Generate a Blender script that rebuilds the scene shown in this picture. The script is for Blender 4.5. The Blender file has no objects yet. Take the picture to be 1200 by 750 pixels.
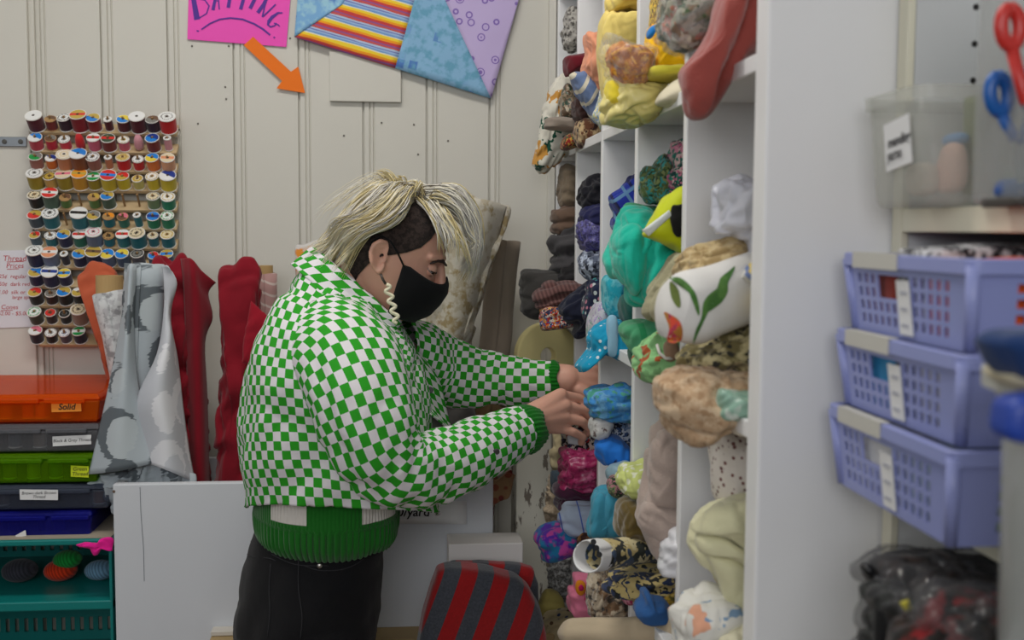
import bpy, bmesh, math, random
import numpy as np
from mathutils import Vector, Matrix, noise
R = math.radians
PI = math.pi
SC = bpy.context.scene
COL = SC.collection
rnd = random.Random(7)

# ---------------------------------------------------------------- camera
F = 1300.0
CAM = Vector((0, 0, 1.55))
yaw, pit, rol = R(5.5), R(4.6), R(0.35)
fwd = Vector((math.sin(yaw) * math.cos(pit), math.cos(yaw) * math.cos(pit), -math.sin(pit)))
r0 = Vector((math.cos(yaw), -math.sin(yaw), 0))
u0 = r0.cross(fwd)
cr = r0 * math.cos(rol) + u0 * math.sin(rol)
cu = u0 * math.cos(rol) - r0 * math.sin(rol)


def P(px, py, Y):
    """the point at depth Y that the photograph shows at (px, py)"""
    d = fwd * F + cr * (px - 600) - cu * (py - 375)
    return CAM + d * (Y / d.y)


cd = bpy.data.cameras.new('camera')
cd.sensor_width = 36
cd.lens = 36 * F / 1200
cd.clip_start = 0.05
cd.dof.use_dof = True
cd.dof.focus_distance = 2.05
cd.dof.aperture_fstop = 5.0
cam = bpy.data.objects.new('camera', cd)
cam.matrix_world = Matrix(((cr.x, cu.x, -fwd.x, CAM.x), (cr.y, cu.y, -fwd.y, CAM.y), (cr.z, cu.z, -fwd.z, CAM.z), (0, 0, 0, 1)))
COL.objects.link(cam)
SC.camera = cam


# ---------------------------------------------------------------- materials
def lin(c):
    c = c / 255.0
    return c / 12.92 if c <= 0.04045 else ((c + 0.055) / 1.055) ** 2.4


def K(r, g, b, k=1.0):
    return (min(lin(r) * k, 0.92), min(lin(g) * k, 0.92), min(lin(b) * k, 0.92), 1)


MATS = {}


def nodes(name):
    m = bpy.data.materials.new(name)
    m.use_nodes = True
    nt = m.node_tree
    b = nt.nodes['Principled BSDF']
    return m, nt, b


def N(nt, t, **kw):
    n = nt.nodes.new(t)
    for k, v in kw.items():
        if k[0] == 'i' and k[1:].isdigit():
            n.inputs[int(k[1:])].default_value = v
        elif hasattr(n, k):
            setattr(n, k, v)
        else:
            n.inputs[k.replace('_', ' ')].default_value = v
    return n


def L(nt, a, ai, b, bi):
    nt.links.new(a.outputs[ai], b.inputs[bi])


def mixc(nt, fac, c1, c2):
    """fac: (node, out) ; c1,c2 colours or (node,out)"""
    m = N(nt, 'ShaderNodeMix', data_type='RGBA')
    if isinstance(fac, tuple):
        nt.links.new(fac[0].outputs[fac[1]], m.inputs[0])
    else:
        m.inputs[0].default_value = fac
    for c, i in ((c1, 6), (c2, 7)):
        if isinstance(c, tuple) and len(c) == 2:
            nt.links.new(c[0].outputs[c[1]], m.inputs[i])
        else:
            m.inputs[i].default_value = c
    return (m, 2)


def step(nt, src, t, w=0.02):
    r = N(nt, 'ShaderNodeMapRange')
    r.clamp = True
    r.inputs[1].default_value = t - w
    r.inputs[2].default_value = t + w
    nt.links.new(src[0].outputs[src[1]], r.inputs[0])
    return (r, 0)


def bump(nt, b, src, strength=0.3, dist=0.002):
    n = N(nt, 'ShaderNodeBump', Strength=strength, Distance=dist)
    nt.links.new(src[0].outputs[src[1]], n.inputs['Height'])
    L(nt, n, 0, b, 'Normal')


def plain(name, c, rough=0.5, metal=0.0, spec=0.5, var=0.0, bmp=0.0, bsc=300, coat=0.0):
    if name in MATS:
        return MATS[name]
    m, nt, b = nodes(name)
    b.inputs['Base Color'].default_value = c
    b.inputs['Roughness'].default_value = rough
    b.inputs['Metallic'].default_value = metal
    b.inputs['Specular IOR Level'].default_value = spec
    b.inputs['Coat Weight'].default_value = coat
    tc = N(nt, 'ShaderNodeTexCoord')
    if var:
        n = N(nt, 'ShaderNodeTexNoise', Scale=6.0, Detail=5.0)
        L(nt, tc, 'Object', n, 0)
        c2 = tuple(x * (1 - var) for x in c[:3]) + (1,)
        o = mixc(nt, (n, 0), c, c2)
        nt.links.new(o[0].outputs[o[1]], b.inputs['Base Color'])
    if bmp:
        n = N(nt, 'ShaderNodeTexNoise', Scale=bsc, Detail=3.0)
        L(nt, tc, 'Object', n, 0)
        bump(nt, b, (n, 0), bmp, 0.001)
    MATS[name] = m
    return m


def clear(name, c, alpha=0.25, rough=0.15, spec=0.5):
    """thin clear or tinted plastic: surface reflection over see-through film"""
    if name in MATS:
        return MATS[name]
    m, nt, b = nodes(name)
    b.inputs['Base Color'].default_value = c
    b.inputs['Roughness'].default_value = rough
    b.inputs['Specular IOR Level'].default_value = spec
    t = N(nt, 'ShaderNodeBsdfTransparent')
    t.inputs[0].default_value = tuple(0.8 + 0.18 * x for x in c[:3]) + (1,)
    mx = N(nt, 'ShaderNodeMixShader')
    mx.inputs[0].default_value = alpha
    L(nt, t, 0, mx, 1)
    L(nt, b, 0, mx, 2)
    L(nt, mx, 0, nt.nodes['Material Output'], 0)
    MATS[name] = m
    return m


def tinted(name, c, tint, alpha=0.5, rough=0.12):
    m = clear(name, c, alpha, rough)
    for n in m.node_tree.nodes:
        if n.type == 'BSDF_TRANSPARENT':
            n.inputs[0].default_value = tint
    return m


def fabric(name, base, kind='solid', cols=(), scale=30.0, rough=0.92, ang=0.0, th=0.35, sheen=0.15, var=0.10, spec=0.25, weave=0.25):
    """woven cloth: weave bump and one of several printed patterns"""
    if name in MATS:
        return MATS[name]
    if kind in ('spots', 'patch', 'blot') and name.startswith('cubby_'):
        scale *= 1.7
    m, nt, b = nodes(name)
    b.inputs['Roughness'].default_value = rough
    b.inputs['Specular IOR Level'].default_value = spec
    b.inputs['Sheen Weight'].default_value = sheen
    b.inputs['Sheen Roughness'].default_value = 0.5
    tc = N(nt, 'ShaderNodeTexCoord')
    mp = N(nt, 'ShaderNodeMapping')
    mp.inputs['Rotation'].default_value = (0, R(ang), R(ang * 0.3))
    L(nt, tc, 'Object', mp, 0)
    out = None
    cols = list(cols)
    if kind == 'solid':
        out = base
    elif kind == 'spots':                       # round motifs, one colour per cell
        v = N(nt, 'ShaderNodeTexVoronoi', Scale=scale, Randomness=0.75)
        L(nt, mp, 0, v, 0)
        out = base
        st = step(nt, (v, 0), th, 0.03)
        ramp = N(nt, 'ShaderNodeValToRGB')
        ramp.color_ramp.interpolation = 'CONSTANT'
        e = ramp.color_ramp.elements
        while len(e) < len(cols):
            e.new(0.5)
        while len(e) > max(len(cols), 1):
            e.remove(e[-1])
        for i, c in enumerate(cols):
            e[i].position = i / len(cols)
            e[i].color = c
        sep = N(nt, 'ShaderNodeSeparateColor')
        L(nt, v, 1, sep, 0)
        L(nt, sep, 0, ramp, 0)
        out = mixc(nt, st, (ramp, 0), base)
    elif kind == 'patch':                       # all-over floral or collage print
        n0 = N(nt, 'ShaderNodeTexNoise', Scale=scale * 0.8, Detail=2.0)
        L(nt, mp, 0, n0, 0)
        add = N(nt, 'ShaderNodeMix', data_type='VECTOR')
        add.inputs[0].default_value = 0.08
        nt.links.new(mp.outputs[0], add.inputs[4])
        nt.links.new(n0.outputs[1], add.inputs[5])
        v = N(nt, 'ShaderNodeTexVoronoi', Scale=scale)
        nt.links.new(add.outputs[1], v.inputs[0])
        ramp = N(nt, 'ShaderNodeValToRGB')
        ramp.color_ramp.interpolation = 'CONSTANT'
        cc = [base] + cols
        e = ramp.color_ramp.elements
        while len(e) < len(cc):
            e.new(0.5)
        for i, c in enumerate(cc):
            e[i].position = i / len(cc)
            e[i].color = c
        sep = N(nt, 'ShaderNodeSeparateColor')
        L(nt, v, 1, sep, 0)
        L(nt, sep, 0, ramp, 0)
        out = (ramp, 0)
    elif kind == 'blot':                        # brocade, batik, soft two or three tone
        n = N(nt, 'ShaderNodeTexNoise', Scale=scale, Detail=3.0, Roughness=0.6)
        L(nt, mp, 0, n, 0)
        out = mixc(nt, step(nt, (n, 0), 0.5 + (th - 0.35), 0.05), base, cols[0])
        if len(cols) > 1:
            n2 = N(nt, 'ShaderNodeTexNoise', Scale=scale * 1.7, Detail=2.0)
            mp2 = N(nt, 'ShaderNodeMapping')
            mp2.inputs['Location'].default_value = (3, 5, 1)
            L(nt, mp, 0, mp2, 0)
            L(nt, mp2, 0, n2, 0)
            out = mixc(nt, step(nt, (n2, 0), 0.58, 0.04), out, cols[1])
    elif kind == 'stripe':
        sx = N(nt, 'ShaderNodeSeparateXYZ')
        L(nt, mp, 0, sx, 0)
        mu = N(nt, 'ShaderNodeMath', operation='MULTIPLY')
        mu.inputs[1].default_value = scale
        L(nt, sx, 0, mu, 0)
        fr = N(nt, 'ShaderNodeMath', operation='FRACT')
        L(nt, mu, 0, fr, 0)
        out = mixc(nt, step(nt, (fr, 0), th, 0.015), cols[0], base)
        if len(cols) > 1:
            out = mixc(nt, step(nt, (fr, 0), 0.86, 0.015), out, cols[1])
    elif kind == 'plaid':
        out = base
        for i, c in enumerate(cols):
            sx = N(nt, 'ShaderNodeSeparateXYZ')
            L(nt, mp, 0, sx, 0)
            for ax in (0, 2):
                mu = N(nt, 'ShaderNodeMath', operation='MULTIPLY')
                mu.inputs[1].default_value = scale
                L(nt, sx, ax, mu, 0)
                ad = N(nt, 'ShaderNodeMath', operation='ADD')
                ad.inputs[1].default_value = 0.37 * i
                L(nt, mu, 0, ad, 0)
                fr = N(nt, 'ShaderNodeMath', operation='FRACT')
                L(nt, ad, 0, fr, 0)
                o = step(nt, (fr, 0), 0.86, 0.01)
                out = mixc(nt, o, out, c)
    if var:
        n = N(nt, 'ShaderNodeTexNoise', Scale=18.0, Detail=4.0)
        L(nt, tc, 'Object', n, 0)
        mm = N(nt, 'ShaderNodeMix', data_type='RGBA', blend_type='MULTIPLY')
        mm.inputs[0].default_value = 1.0
        cr_ = N(nt, 'ShaderNodeMapRange')
        cr_.inputs[1].default_value = 0.3
        cr_.inputs[2].default_value = 0.7
        cr_.inputs[3].default_value = 1 - var
        cr_.inputs[4].default_value = 1.0
        L(nt, n, 0, cr_, 0)
        if isinstance(out, tuple) and len(out) == 2:
            nt.links.new(out[0].outputs[out[1]], mm.inputs[6])
        else:
            mm.inputs[6].default_value = out
        cmb = N(nt, 'ShaderNodeCombineColor')
        for i in range(3):
            L(nt, cr_, 0, cmb, i)
        nt.links.new(cmb.outputs[0], mm.inputs[7])
        out = (mm, 2)
    if isinstance(out, tuple) and len(out) == 2:
        nt.links.new(out[0].outputs[out[1]], b.inputs['Base Color'])
    else:
        b.inputs['Base Color'].default_value = out
    if weave:
        w = N(nt, 'ShaderNodeTexNoise', Scale=420.0, Detail=2.0)
        L(nt, tc, 'Object', w, 0)
        cs = N(nt, 'ShaderNodeTexNoise', Scale=13.0, Detail=3.5, Distortion=0.7)
        cs.noise_type = 'RIDGED_MULTIFRACTAL'
        mp3 = N(nt, 'ShaderNodeMapping')
        mp3.inputs['Rotation'].default_value = (0.4, 0.7, 0.2)
        mp3.inputs['Scale'].default_value = (1.0, 1.0, 0.35)
        L(nt, tc, 'Object', mp3, 0)
        L(nt, mp3, 0, cs, 0)
        b1 = N(nt, 'ShaderNodeBump', Strength=0.65, Distance=0.009)
        L(nt, cs, 0, b1, 'Height')
        b2 = N(nt, 'ShaderNodeBump', Strength=weave, Distance=0.0012)
        L(nt, w, 0, b2, 'Height')
        L(nt, b1, 0, b2, 'Normal')
        L(nt, b2, 0, b, 'Normal')
    MATS[name] = m
    return m


# ---------------------------------------------------------------- mesh building
class MB:
    def __init__(s):
        s.v, s.f, s.mi, s.uv = [], [], [], {}

    def add(s, vs, fs, m=0):
        o = len(s.v)
        s.v += [Vector(v) for v in vs]
        s.f += [[i + o for i in f] for f in fs]
        s.mi += [m] * len(fs)
        return o

    def box(s, lo, hi, m=0):
        x0, y0, z0 = lo
        x1, y1, z1 = hi
        s.add([(x0, y0, z0), (x1, y0, z0), (x1, y1, z0), (x0, y1, z0), (x0, y0, z1), (x1, y0, z1), (x1, y1, z1), (x0, y1, z1)],
              [(0, 3, 2, 1), (4, 5, 6, 7), (0, 1, 5, 4), (1, 2, 6, 5), (2, 3, 7, 6), (3, 0, 4, 7)], m)
        return s

    def hexa(s, c8, m=0):
        """eight corners, bottom ring then top ring"""
        s.add(c8, [(0, 3, 2, 1), (4, 5, 6, 7), (0, 1, 5, 4), (1, 2, 6, 5), (2, 3, 7, 6), (3, 0, 4, 7)], m)
        return s

    def grid(s, g, closed=False, m=0, cap0=False, cap1=False):
        """rows of points -> quads"""
        nr, nc = len(g), len(g[0])
        o = s.add([p for row in g for p in row], [], m)
        for i in range(nr - 1):
            for j in range(nc if closed else nc - 1):
                a, b = i * nc + j, i * nc + (j + 1) % nc
                s.f.append([o + a, o + b, o + b + nc, o + a + nc])
                s.mi.append(m)
        if cap0:
            s.f.append([o + j for j in range(nc)][::-1])
            s.mi.append(m)
        if cap1:
            s.f.append([o + (nr - 1) * nc + j for j in range(nc)])
            s.mi.append(m)
        return o

    def tube(s, pts, rad, n=10, m=0, caps=True, flat=1.0):
        pts = [Vector(p) for p in pts]
        if not hasattr(rad, '__len__'):
            rad = [rad] * len(pts)
        rows = []
        t0 = (pts[1] - pts[0]).normalized()
        a = t0.orthogonal().normalized()
        for i, p in enumerate(pts):
            t = (pts[min(i + 1, len(pts) - 1)] - pts[max(i - 1, 0)]).normalized()
            a = (a - t * a.dot(t)).normalized()
            b = t.cross(a)
            rows.append([p + (a * math.cos(2 * PI * k / n) + b * math.sin(2 * PI * k / n) * flat) * rad[i] for k in range(n)])
        s.grid(rows, True, m, caps, caps)
        return s

    def lathe(s, prof, n=24, m=0, origin=(0, 0, 0), axis=(0, 0, 1), ms=None):
        """prof: list of (r, h)"""
        ax = Vector(axis).normalized()
        a = ax.orthogonal().normalized()
        b = ax.cross(a)
        o = Vector(origin)
        rows = [[o + ax * h + (a * math.cos(2 * PI * k / n) + b * math.sin(2 * PI * k / n)) * max(r, 1e-5) for k in range(n)] for r, h in prof]
        s.grid(rows, True, m, True, True)
        return s

    def prism(s, poly, y0, y1, m=0):
        """poly: list of (x, z) extruded from y0 to y1"""
        n = len(poly)
        s.add([(x, y0, z) for x, z in poly] + [(x, y1, z) for x, z in poly],
              [list(range(n)), list(range(2 * n - 1, n - 1, -1))] + [[i, i + n, (i + 1) % n + n, (i + 1) % n] for i in range(n)], m)
        return s

    def build(s, name, mats, parent=None, smooth=False, bevel=0.0, solid=0.0, subsurf=0, origin=None, off=-1.0, local=False, fix=True):
        me = bpy.data.meshes.new(name)
        if local:
            o = Vector((0, 0, 0))
        elif parent is not None:
            o = root_loc(parent)
        elif origin is not None:
            o = Vector(origin)
        else:
            xs = [v.x for v in s.v]
            ys = [v.y for v in s.v]
            o = Vector(((min(xs) + max(xs)) / 2, (min(ys) + max(ys)) / 2, min(v.z for v in s.v)))
        me.from_pydata([v - o for v in s.v], [], s.f)
        if not isinstance(mats, (list, tuple)):
            mats = [mats]
        for m in mats:
            me.materials.append(m)
        for p, mi in zip(me.polygons, s.mi):
            p.material_index = mi
            p.use_smooth = smooth
        if s.uv:
            ul = me.uv_layers.new(name='UVMap')
            for lp in me.loops:
                ul.data[lp.index].uv = s.uv.get(lp.vertex_index, (0, 0))
        if fix:
            bm = bmesh.new()
            bm.from_mesh(me)
            bmesh.ops.recalc_face_normals(bm, faces=bm.faces)
            bm.to_mesh(me)
            bm.free()
        me.update()
        ob = bpy.data.objects.new(name, me)
        COL.objects.link(ob)
        if parent is not None:
            ob.parent = parent
        elif not local:
            ob.location = o
        if subsurf:
            md = ob.modifiers.new('sub', 'SUBSURF')
            md.levels = md.render_levels = subsurf
        if solid:
            md = ob.modifiers.new('sol', 'SOLIDIFY')
            md.thickness = solid
            md.offset = off
        if bevel:
            md = ob.modifiers.new('bev', 'BEVEL')
            md.width = bevel
            md.segments = 2
            md.limit_method = 'ANGLE'
        return ob


def root_loc(o):
    v = Vector((0, 0, 0))
    while o is not None:
        v += Vector(o.location)
        o = o.parent
    return v


def tag(o, label, cat, group=None, kind=None):
    if label:
        o['label'] = label
    if cat:
        o['category'] = cat
    if group:
        o['group'] = group
    if kind:
        o['kind'] = kind
    return o


def thing(name, label, cat, loc, group=None):
    o = bpy.data.objects.new(name, None)
    o.empty_display_size = 0.05
    COL.objects.link(o)
    o.location = loc
    return tag(o, label, cat, group)


def structure(o):
    o['kind'] = 'structure'
    return o


def catmull(pts, n, closed=True):
    m = len(pts)
    out = []
    for i in range(m if closed else m - 1):
        if closed:
            a, b, c, d = pts[(i - 1) % m], pts[i], pts[(i + 1) % m], pts[(i + 2) % m]
        else:
            a, b, c, d = pts[max(i - 1, 0)], pts[i], pts[i + 1], pts[min(i + 2, m - 1)]
        for k in range(n):
            t = k / n
            out.append(0.5 * ((2 * b) + (c - a) * t + (2 * a - 5 * b + 4 * c - d) * t * t + (3 * b - a - 3 * c + d) * t ** 3))
    if not closed:
        out.append(pts[-1])
    return out


def resample(pts, n, closed=True):
    pp = pts + [pts[0]] if closed else pts
    ln = [0]
    for a, b in zip(pp, pp[1:]):
        ln.append(ln[-1] + (b - a).length)
    out, k = [], 0
    cnt = n if closed else n - 1
    for i in range(n):
        d = ln[-1] * i / cnt
        while k < len(ln) - 2 and ln[k + 1] < d:
            k += 1
        t = (d - ln[k]) / max(ln[k + 1] - ln[k], 1e-9)
        out.append(pp[k].lerp(pp[k + 1], min(max(t, 0), 1)))
    return out


def ridge(p, f, ang, seed, stretch=0.3):
    """cloth-like folds running along ang: round crests with creased valleys between them"""
    ca, sa = math.cos(ang), math.sin(ang)
    a = p.x * ca + p.z * sa
    b = -p.x * sa + p.z * ca
    w = noise.noise(Vector((p.x * 11 + seed, p.z * 11, p.y * 11))) * 0.035
    q = Vector(((a + w) * f * stretch + seed * 3.1, (b + w) * f + seed * 1.7, p.y * f * 0.7))
    n1 = abs(noise.noise(q))
    n2 = abs(noise.noise(q * 2.3 + Vector((5, 3, 1))))
    n3 = abs(noise.noise(Vector((p.x, p.y, p.z)) * f * 2.6 + Vector((seed, 8, 2))))
    return 2.3 * (n1 ** 0.75 - 0.32) + 0.8 * (n2 ** 0.8 - 0.28) + 0.35 * (n3 - 0.2)


def saw(p, f, ang, seed):
    """overlapping folds: a slow rise and a sharp drop, as where one layer of cloth lies over the next"""
    out = 0
    for k, (da, fk, wt) in enumerate(((0.0, 0.42, 1.0), (0.9, 0.30, 0.6))):
        ca, sa = math.cos(ang + da), math.sin(ang + da)
        a = p.x * ca + p.z * sa
        b = -p.x * sa + p.z * ca + p.y * 0.35
        v = b * f * fk + 1.1 * noise.noise(Vector((a * f * 0.16 + seed, b * f * 0.22, p.y * f * 0.2 + k * 7))) + seed * 0.37
        s = v - math.floor(v)
        t = s / 0.88 if s < 0.88 else (1 - s) / 0.12
        msk = 0.5 + 0.9 * noise.noise(Vector((p.x * f * 0.35 + 4 * k, p.z * f * 0.35, seed)))
        out += wt * (t ** 1.3 - 0.42) * min(max(msk, 0), 1)
    return out


def crumple(X, ex, its, kpull, bend, grav):
    """give a sheet more cloth than its shape needs and let it buckle into folds"""
    X0 = X.copy()
    cons = []
    for (di, dj) in ((0, 1), (1, 0), (1, 1), (1, -1)):
        if dj >= 0:
            A, B = (slice(0, X.shape[0] - di), slice(0, X.shape[1] - dj)), (slice(di, None), slice(dj, None))
        else:
            A, B = (slice(0, X.shape[0] - di), slice(1, None)), (slice(di, None), slice(0, X.shape[1] - 1))
        L0 = np.linalg.norm(X[B] - X[A], axis=2) * (1 + ex)
        cons.append((A, B, L0))
    for it in range(its):
        for A, B, L0 in cons:
            d = X[B] - X[A]
            ln = np.linalg.norm(d, axis=2) + 1e-9
            k = 0.24 * (1 - L0 / ln)
            cor = d * k[:, :, None]
            X[A] += cor
            X[B] -= cor
        lap = X[:-2, 1:-1] + X[2:, 1:-1] + X[1:-1, :-2] + X[1:-1, 2:] - 4 * X[1:-1, 1:-1]
        X[1:-1, 1:-1] += bend * lap
        X += kpull * (X0 - X)
        X[:, :, 2] -= grav
    return X


SIM = dict(its=120, kpull=0.0042, bend=0.085, grav=0.00004)


def pillow(name, px, Y, tf, tb, mat, parent=None, amp=0.008, fr=22, ang=0.0, seed=None, sq=2.6, layers=None, rough_edge=0.0, round_=True, centre=None, flat=False, n=160, ex=None, m=None):
    """a soft bundle of cloth: outline at depth Y, front bulge tf toward -Y and tb toward +Y, buckled into folds"""
    seed = rnd.random() * 50 if seed is None else seed
    pts = [P(x, y, Y) for x, y in px]
    if round_:
        pts = catmull(pts, 6)
    pts = resample(pts, n)
    c = sum(pts, Vector()) / n if centre is None else P(centre[0], centre[1], Y)
    if rough_edge:
        pts = [c + (p - c) * (1 + rough_edge * noise.noise(p * 60 + Vector((seed, 0, 0)))) for p in pts]
    a = R(ang)
    zs = [p.z for p in pts]
    zlo, zhi = min(zs), max(zs)
    size = sum((p - c).length for p in pts) / n
    still = amp < 0.0035
    am = min(amp * 1.2, 0.24 * size) * (1.0 if round_ else 0.7)
    fr = fr * 1.45
    if m is None:
        m = 26 if still else (54 if size < 0.03 else 78 if size < 0.055 else 104)
    ext = 1.5
    grid = []
    for i in range(m):
        y_ = -1 + 2 * i / (m - 1)
        row = []
        for j in range(m):
            x_ = -1 + 2 * j / (m - 1)
            u = x_ * math.sqrt(1 - y_ * y_ / 2)
            v = y_ * math.sqrt(1 - x_ * x_ / 2)
            rho = min(math.hypot(u, v), 1.0)
            al = rho * ext * PI / 2
            t_ = (math.atan2(v, u) / (2 * PI) % 1) * n
            k0_ = int(t_) % n
            p = pts[k0_].lerp(pts[(k0_ + 1) % n], t_ - int(t_))
            s = abs(math.sin(al)) ** (2 / sq)
            h = math.copysign(abs(math.cos(al)) ** (2 / sq), math.cos(al))
            q = c + (p - c) * s
            base = Vector((q.x, q.y - (tf if h > 0 else tb) * h, q.z))
            d = am * (0.45 * ridge(base, fr, a, seed) + 0.9 * saw(base, fr, a, seed)) if not still else 0
            if layers:
                la = R(layers[1])
                vv = -(q.x - c.x) * math.sin(la) + (q.z - c.z) * math.cos(la)
                vv = vv / (zhi - zlo) * layers[0]
                d += 1.3 * layers[2] * (abs(math.sin(PI * vv + 0.9 * noise.noise(q * 14 + Vector((seed, 1, 2))))) ** 0.5 - 0.7)
            nr = Vector(((p - c).x, 0, (p - c).z))
            nr = nr / max(nr.length, 1e-6) * (s ** 3)
            nn = nr + Vector((0, -h, 0))
            if nn.length > 1:
                nn.normalize()
            row.append(base + nn * d)
        grid.append(row)
    if not still:
        X = np.array([[tuple(v) for v in r] for r in grid], dtype=float)
        e = ex if ex is not None else min(max(amp * 15, 0.13), 0.26)
        sc_ = (0.0022 / (2.2 * size / m * 1.5))
        X = crumple(X, e, SIM['its'], SIM['kpull'], SIM['bend'], SIM['grav'])
        grid = [[Vector(v) for v in r] for r in X.tolist()]
    mb = MB()
    mb.grid(grid)
    o = mb.build(name, mat, parent, smooth=True, fix=False)
    return o


def roll(name, A, B, r, mat, parent=None, turns=4.0, r_in=0.006, th=0.002, n_ax=18, wob=0.004, squash=1.0, seed=0, tail=0.0, noisef=14, end_wob=0.004):
    """a rolled length of cloth: a spiral sheet along A-B, its coils open at the ends"""
    A, B = Vector(A), Vector(B)
    ax = (B - A).normalized()
    up = Vector((0, 0, 1))
    if abs(ax.z) > 0.9:
        up = Vector((0, -1, 0))
    e1 = (up - ax * up.dot(ax)).normalized()
    e2 = ax.cross(e1)
    nt_ = int(26 * turns)
    mb = MB()
    rows = []
    for i in range(nt_ + 1):
        th_ = 2 * PI * turns * i / nt_
        k = i / nt_
        rr = r_in + (r - r_in) * k
        row = []
        for j in range(n_ax + 1):
            t = j / n_ax
            p = A.lerp(B, t)
            q = p + (e1 * math.cos(th_) * squash + e2 * math.sin(th_)) * rr
            d = wob * noise.noise(q * noisef + Vector((seed * 7.3, 0, 0))) * (0.3 + k)
            ex = end_wob * math.sin(th_ * 1.3 + seed) * (1 if j in (0,) else -1 if j == n_ax else 0)
            row.append(p + ax * ex + (e1 * math.cos(th_) * squash + e2 * math.sin(th_)) * (rr + d))
        rows.append(row)
    mb.grid(rows)
    return mb.build(name, mat, parent, smooth=True, solid=th, off=0)


def sheet(name, rows, mat, parent=None, th=0.002, sub=0, uv=None):
    """a cloth sheet through a grid of points"""
    mb = MB()
    g = [resample(catmull([Vector(p) for p in row], 6, False), 26, False) for row in rows]
    cols = [catmull([g[i][j] for i in range(len(g))], 5, False) for j in range(26)]
    grid = [[cols[j][i] for j in range(26)] for i in range(len(cols[0]))]
    mb.grid(grid)
    if uv:
        nr = len(grid)
        for i in range(nr):
            for j in range(26):
                mb.uv[i * 26 + j] = (uv[0] * j / 25, uv[1] * i / (nr - 1))
    return mb.build(name, mat, parent, smooth=True, solid=th, off=0)


def text_mesh(name, s, size, mat, place, parent=None, shear=0.0, extrude=0.0003, align='CENTER', bold=0.0, spacing=1.0):
    """lettering as a mesh; place maps (x, y) in the text plane to world"""
    cu_ = bpy.data.curves.new('t', 'FONT')
    cu_.body = s
    cu_.size = size
    cu_.align_x = align
    cu_.align_y = 'CENTER'
    cu_.shear = shear
    cu_.offset = bold
    cu_.space_character = spacing
    cu_.space_line = 0.9
    cu_.resolution_u = 3
    ob = bpy.data.objects.new('t', cu_)
    COL.objects.link(ob)
    dg = bpy.context.evaluated_depsgraph_get()
    me = bpy.data.meshes.new_from_object(ob.evaluated_get(dg))
    bpy.data.objects.remove(ob)
    mb = MB()
    mb.add([place(v.co.x, v.co.y) for v in me.vertices], [list(p.vertices) for p in me.polygons])
    bpy.data.meshes.remove(me)
    return mb.build(name, mat, parent, fix=False)


def plane_map(o, ex, ey):
    o, ex, ey = Vector(o), Vector(ex).normalized(), Vector(ey).normalized()
    return lambda x, y: o + ex * x + ey * y
# ---------------------------------------------------------------- the room
YW = 2.66
WX0 = -2.6
M_wall = plain('wall_paint', K(212, 209, 199), 0.55, var=0.05, bmp=0.08, bsc=60)
M_white = plain('white_paint', K(240, 240, 240), 0.45, var=0.03, bmp=0.06, bsc=90)
M_cream = plain('cream_edge', K(226, 222, 200), 0.45)
M_floor = plain('floor_wood', K(120, 96, 72), 0.5, var=0.4)
M_ceil = plain('ceiling_paint', K(225, 224, 220), 0.8)
M_black = plain('black_plastic', K(18, 18, 20), 0.4)
M_wood = plain('pale_wood', K(205, 178, 136), 0.6, var=0.22, bmp=0.1, bsc=120)
M_steel = plain('steel', K(150, 155, 160), 0.35, metal=0.9)

# back wall: beaded boards, one profile run along x
xg = P(500, 130, YW).x
pitch = P(573.5, 130, YW).x - xg
prof = []
k0 = int((WX0 - xg) / pitch) - 1
x_end = 1.2
for k in range(k0, 60):
    x = xg + k * pitch
    if x > x_end - pitch:
        break
    prof += [(x - 0.0025, 0), (x - 0.0018, 0.009), (x + 0.0018, 0.009), (x + 0.0028, 0),
             (x + 0.0135, -0.0006), (x + 0.0148, 0.0035), (x + 0.0164, 0.0035), (x + 0.0176, -0.0008),
             (x + 0.0225, -0.0008), (x + 0.0238, 0.003), (x + 0.0252, 0.003), (x + 0.0268, 0)]
mb = MB()
mb.grid([[(x, YW + d, z) for x, d in prof] for z in (0, 3.0)])
mb.box((prof[0][0], YW + 0.012, 0), (prof[-1][0], YW + 0.1, 3.0))
structure(mb.build('wall_back', M_wall, bevel=0, fix=False))
# nail heads on the boards
structure(MB().box((0.745, -1.6, 0), (0.83, YW, 3.0)).build('wall_right', M_white))
structure(MB().box((WX0 - 0.1, -1.6, 0), (WX0, YW, 0.9)).box((WX0 - 0.1, 1.6, 0.9), (WX0, YW, 3.0)).box((WX0 - 0.1, -1.6, 2.6), (WX0, 1.6, 3.0)).build('wall_left', M_wall))
structure(MB().box((WX0 - 0.1, -1.6, -0.1), (0.83, YW + 0.1, 0)).build('floor', M_floor))
structure(MB().box((WX0 - 0.1, -1.6, 3.0), (0.83, YW + 0.1, 3.1)).build('ceiling', M_ceil))
# flat board at the left of the wall, and the peeling board in the corner
xe = P(37, 200, YW - 0.02).x
structure(MB().box((xe - 0.16, YW - 0.024, 0), (xe, YW - 0.001, 3.0)).box((xe - 0.001, YW - 0.012, 0), (xe + 0.012, YW - 0.001, 3.0)).build('trim_1', M_wall, bevel=0.003))


def peel_mat():
    m, nt, b = nodes('peeling_paint')
    tc = N(nt, 'ShaderNodeTexCoord')
    mp = N(nt, 'ShaderNodeMapping')
    mp.inputs['Scale'].default_value = (1.6, 1, 0.45)
    L(nt, tc, 'Object', mp, 0)
    n = N(nt, 'ShaderNodeTexNoise', Scale=16.0, Detail=7.0, Roughness=0.65)
    L(nt, mp, 0, n, 0)
    o = mixc(nt, step(nt, (n, 0), 0.575, 0.006), K(214, 212, 200), K(120, 112, 102))
    nt.links.new(o[0].outputs[o[1]], b.inputs['Base Color'])
    b.inputs['Roughness'].default_value = 0.6
    bump(nt, b, (n, 0), 0.15, 0.002)
    return m


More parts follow.
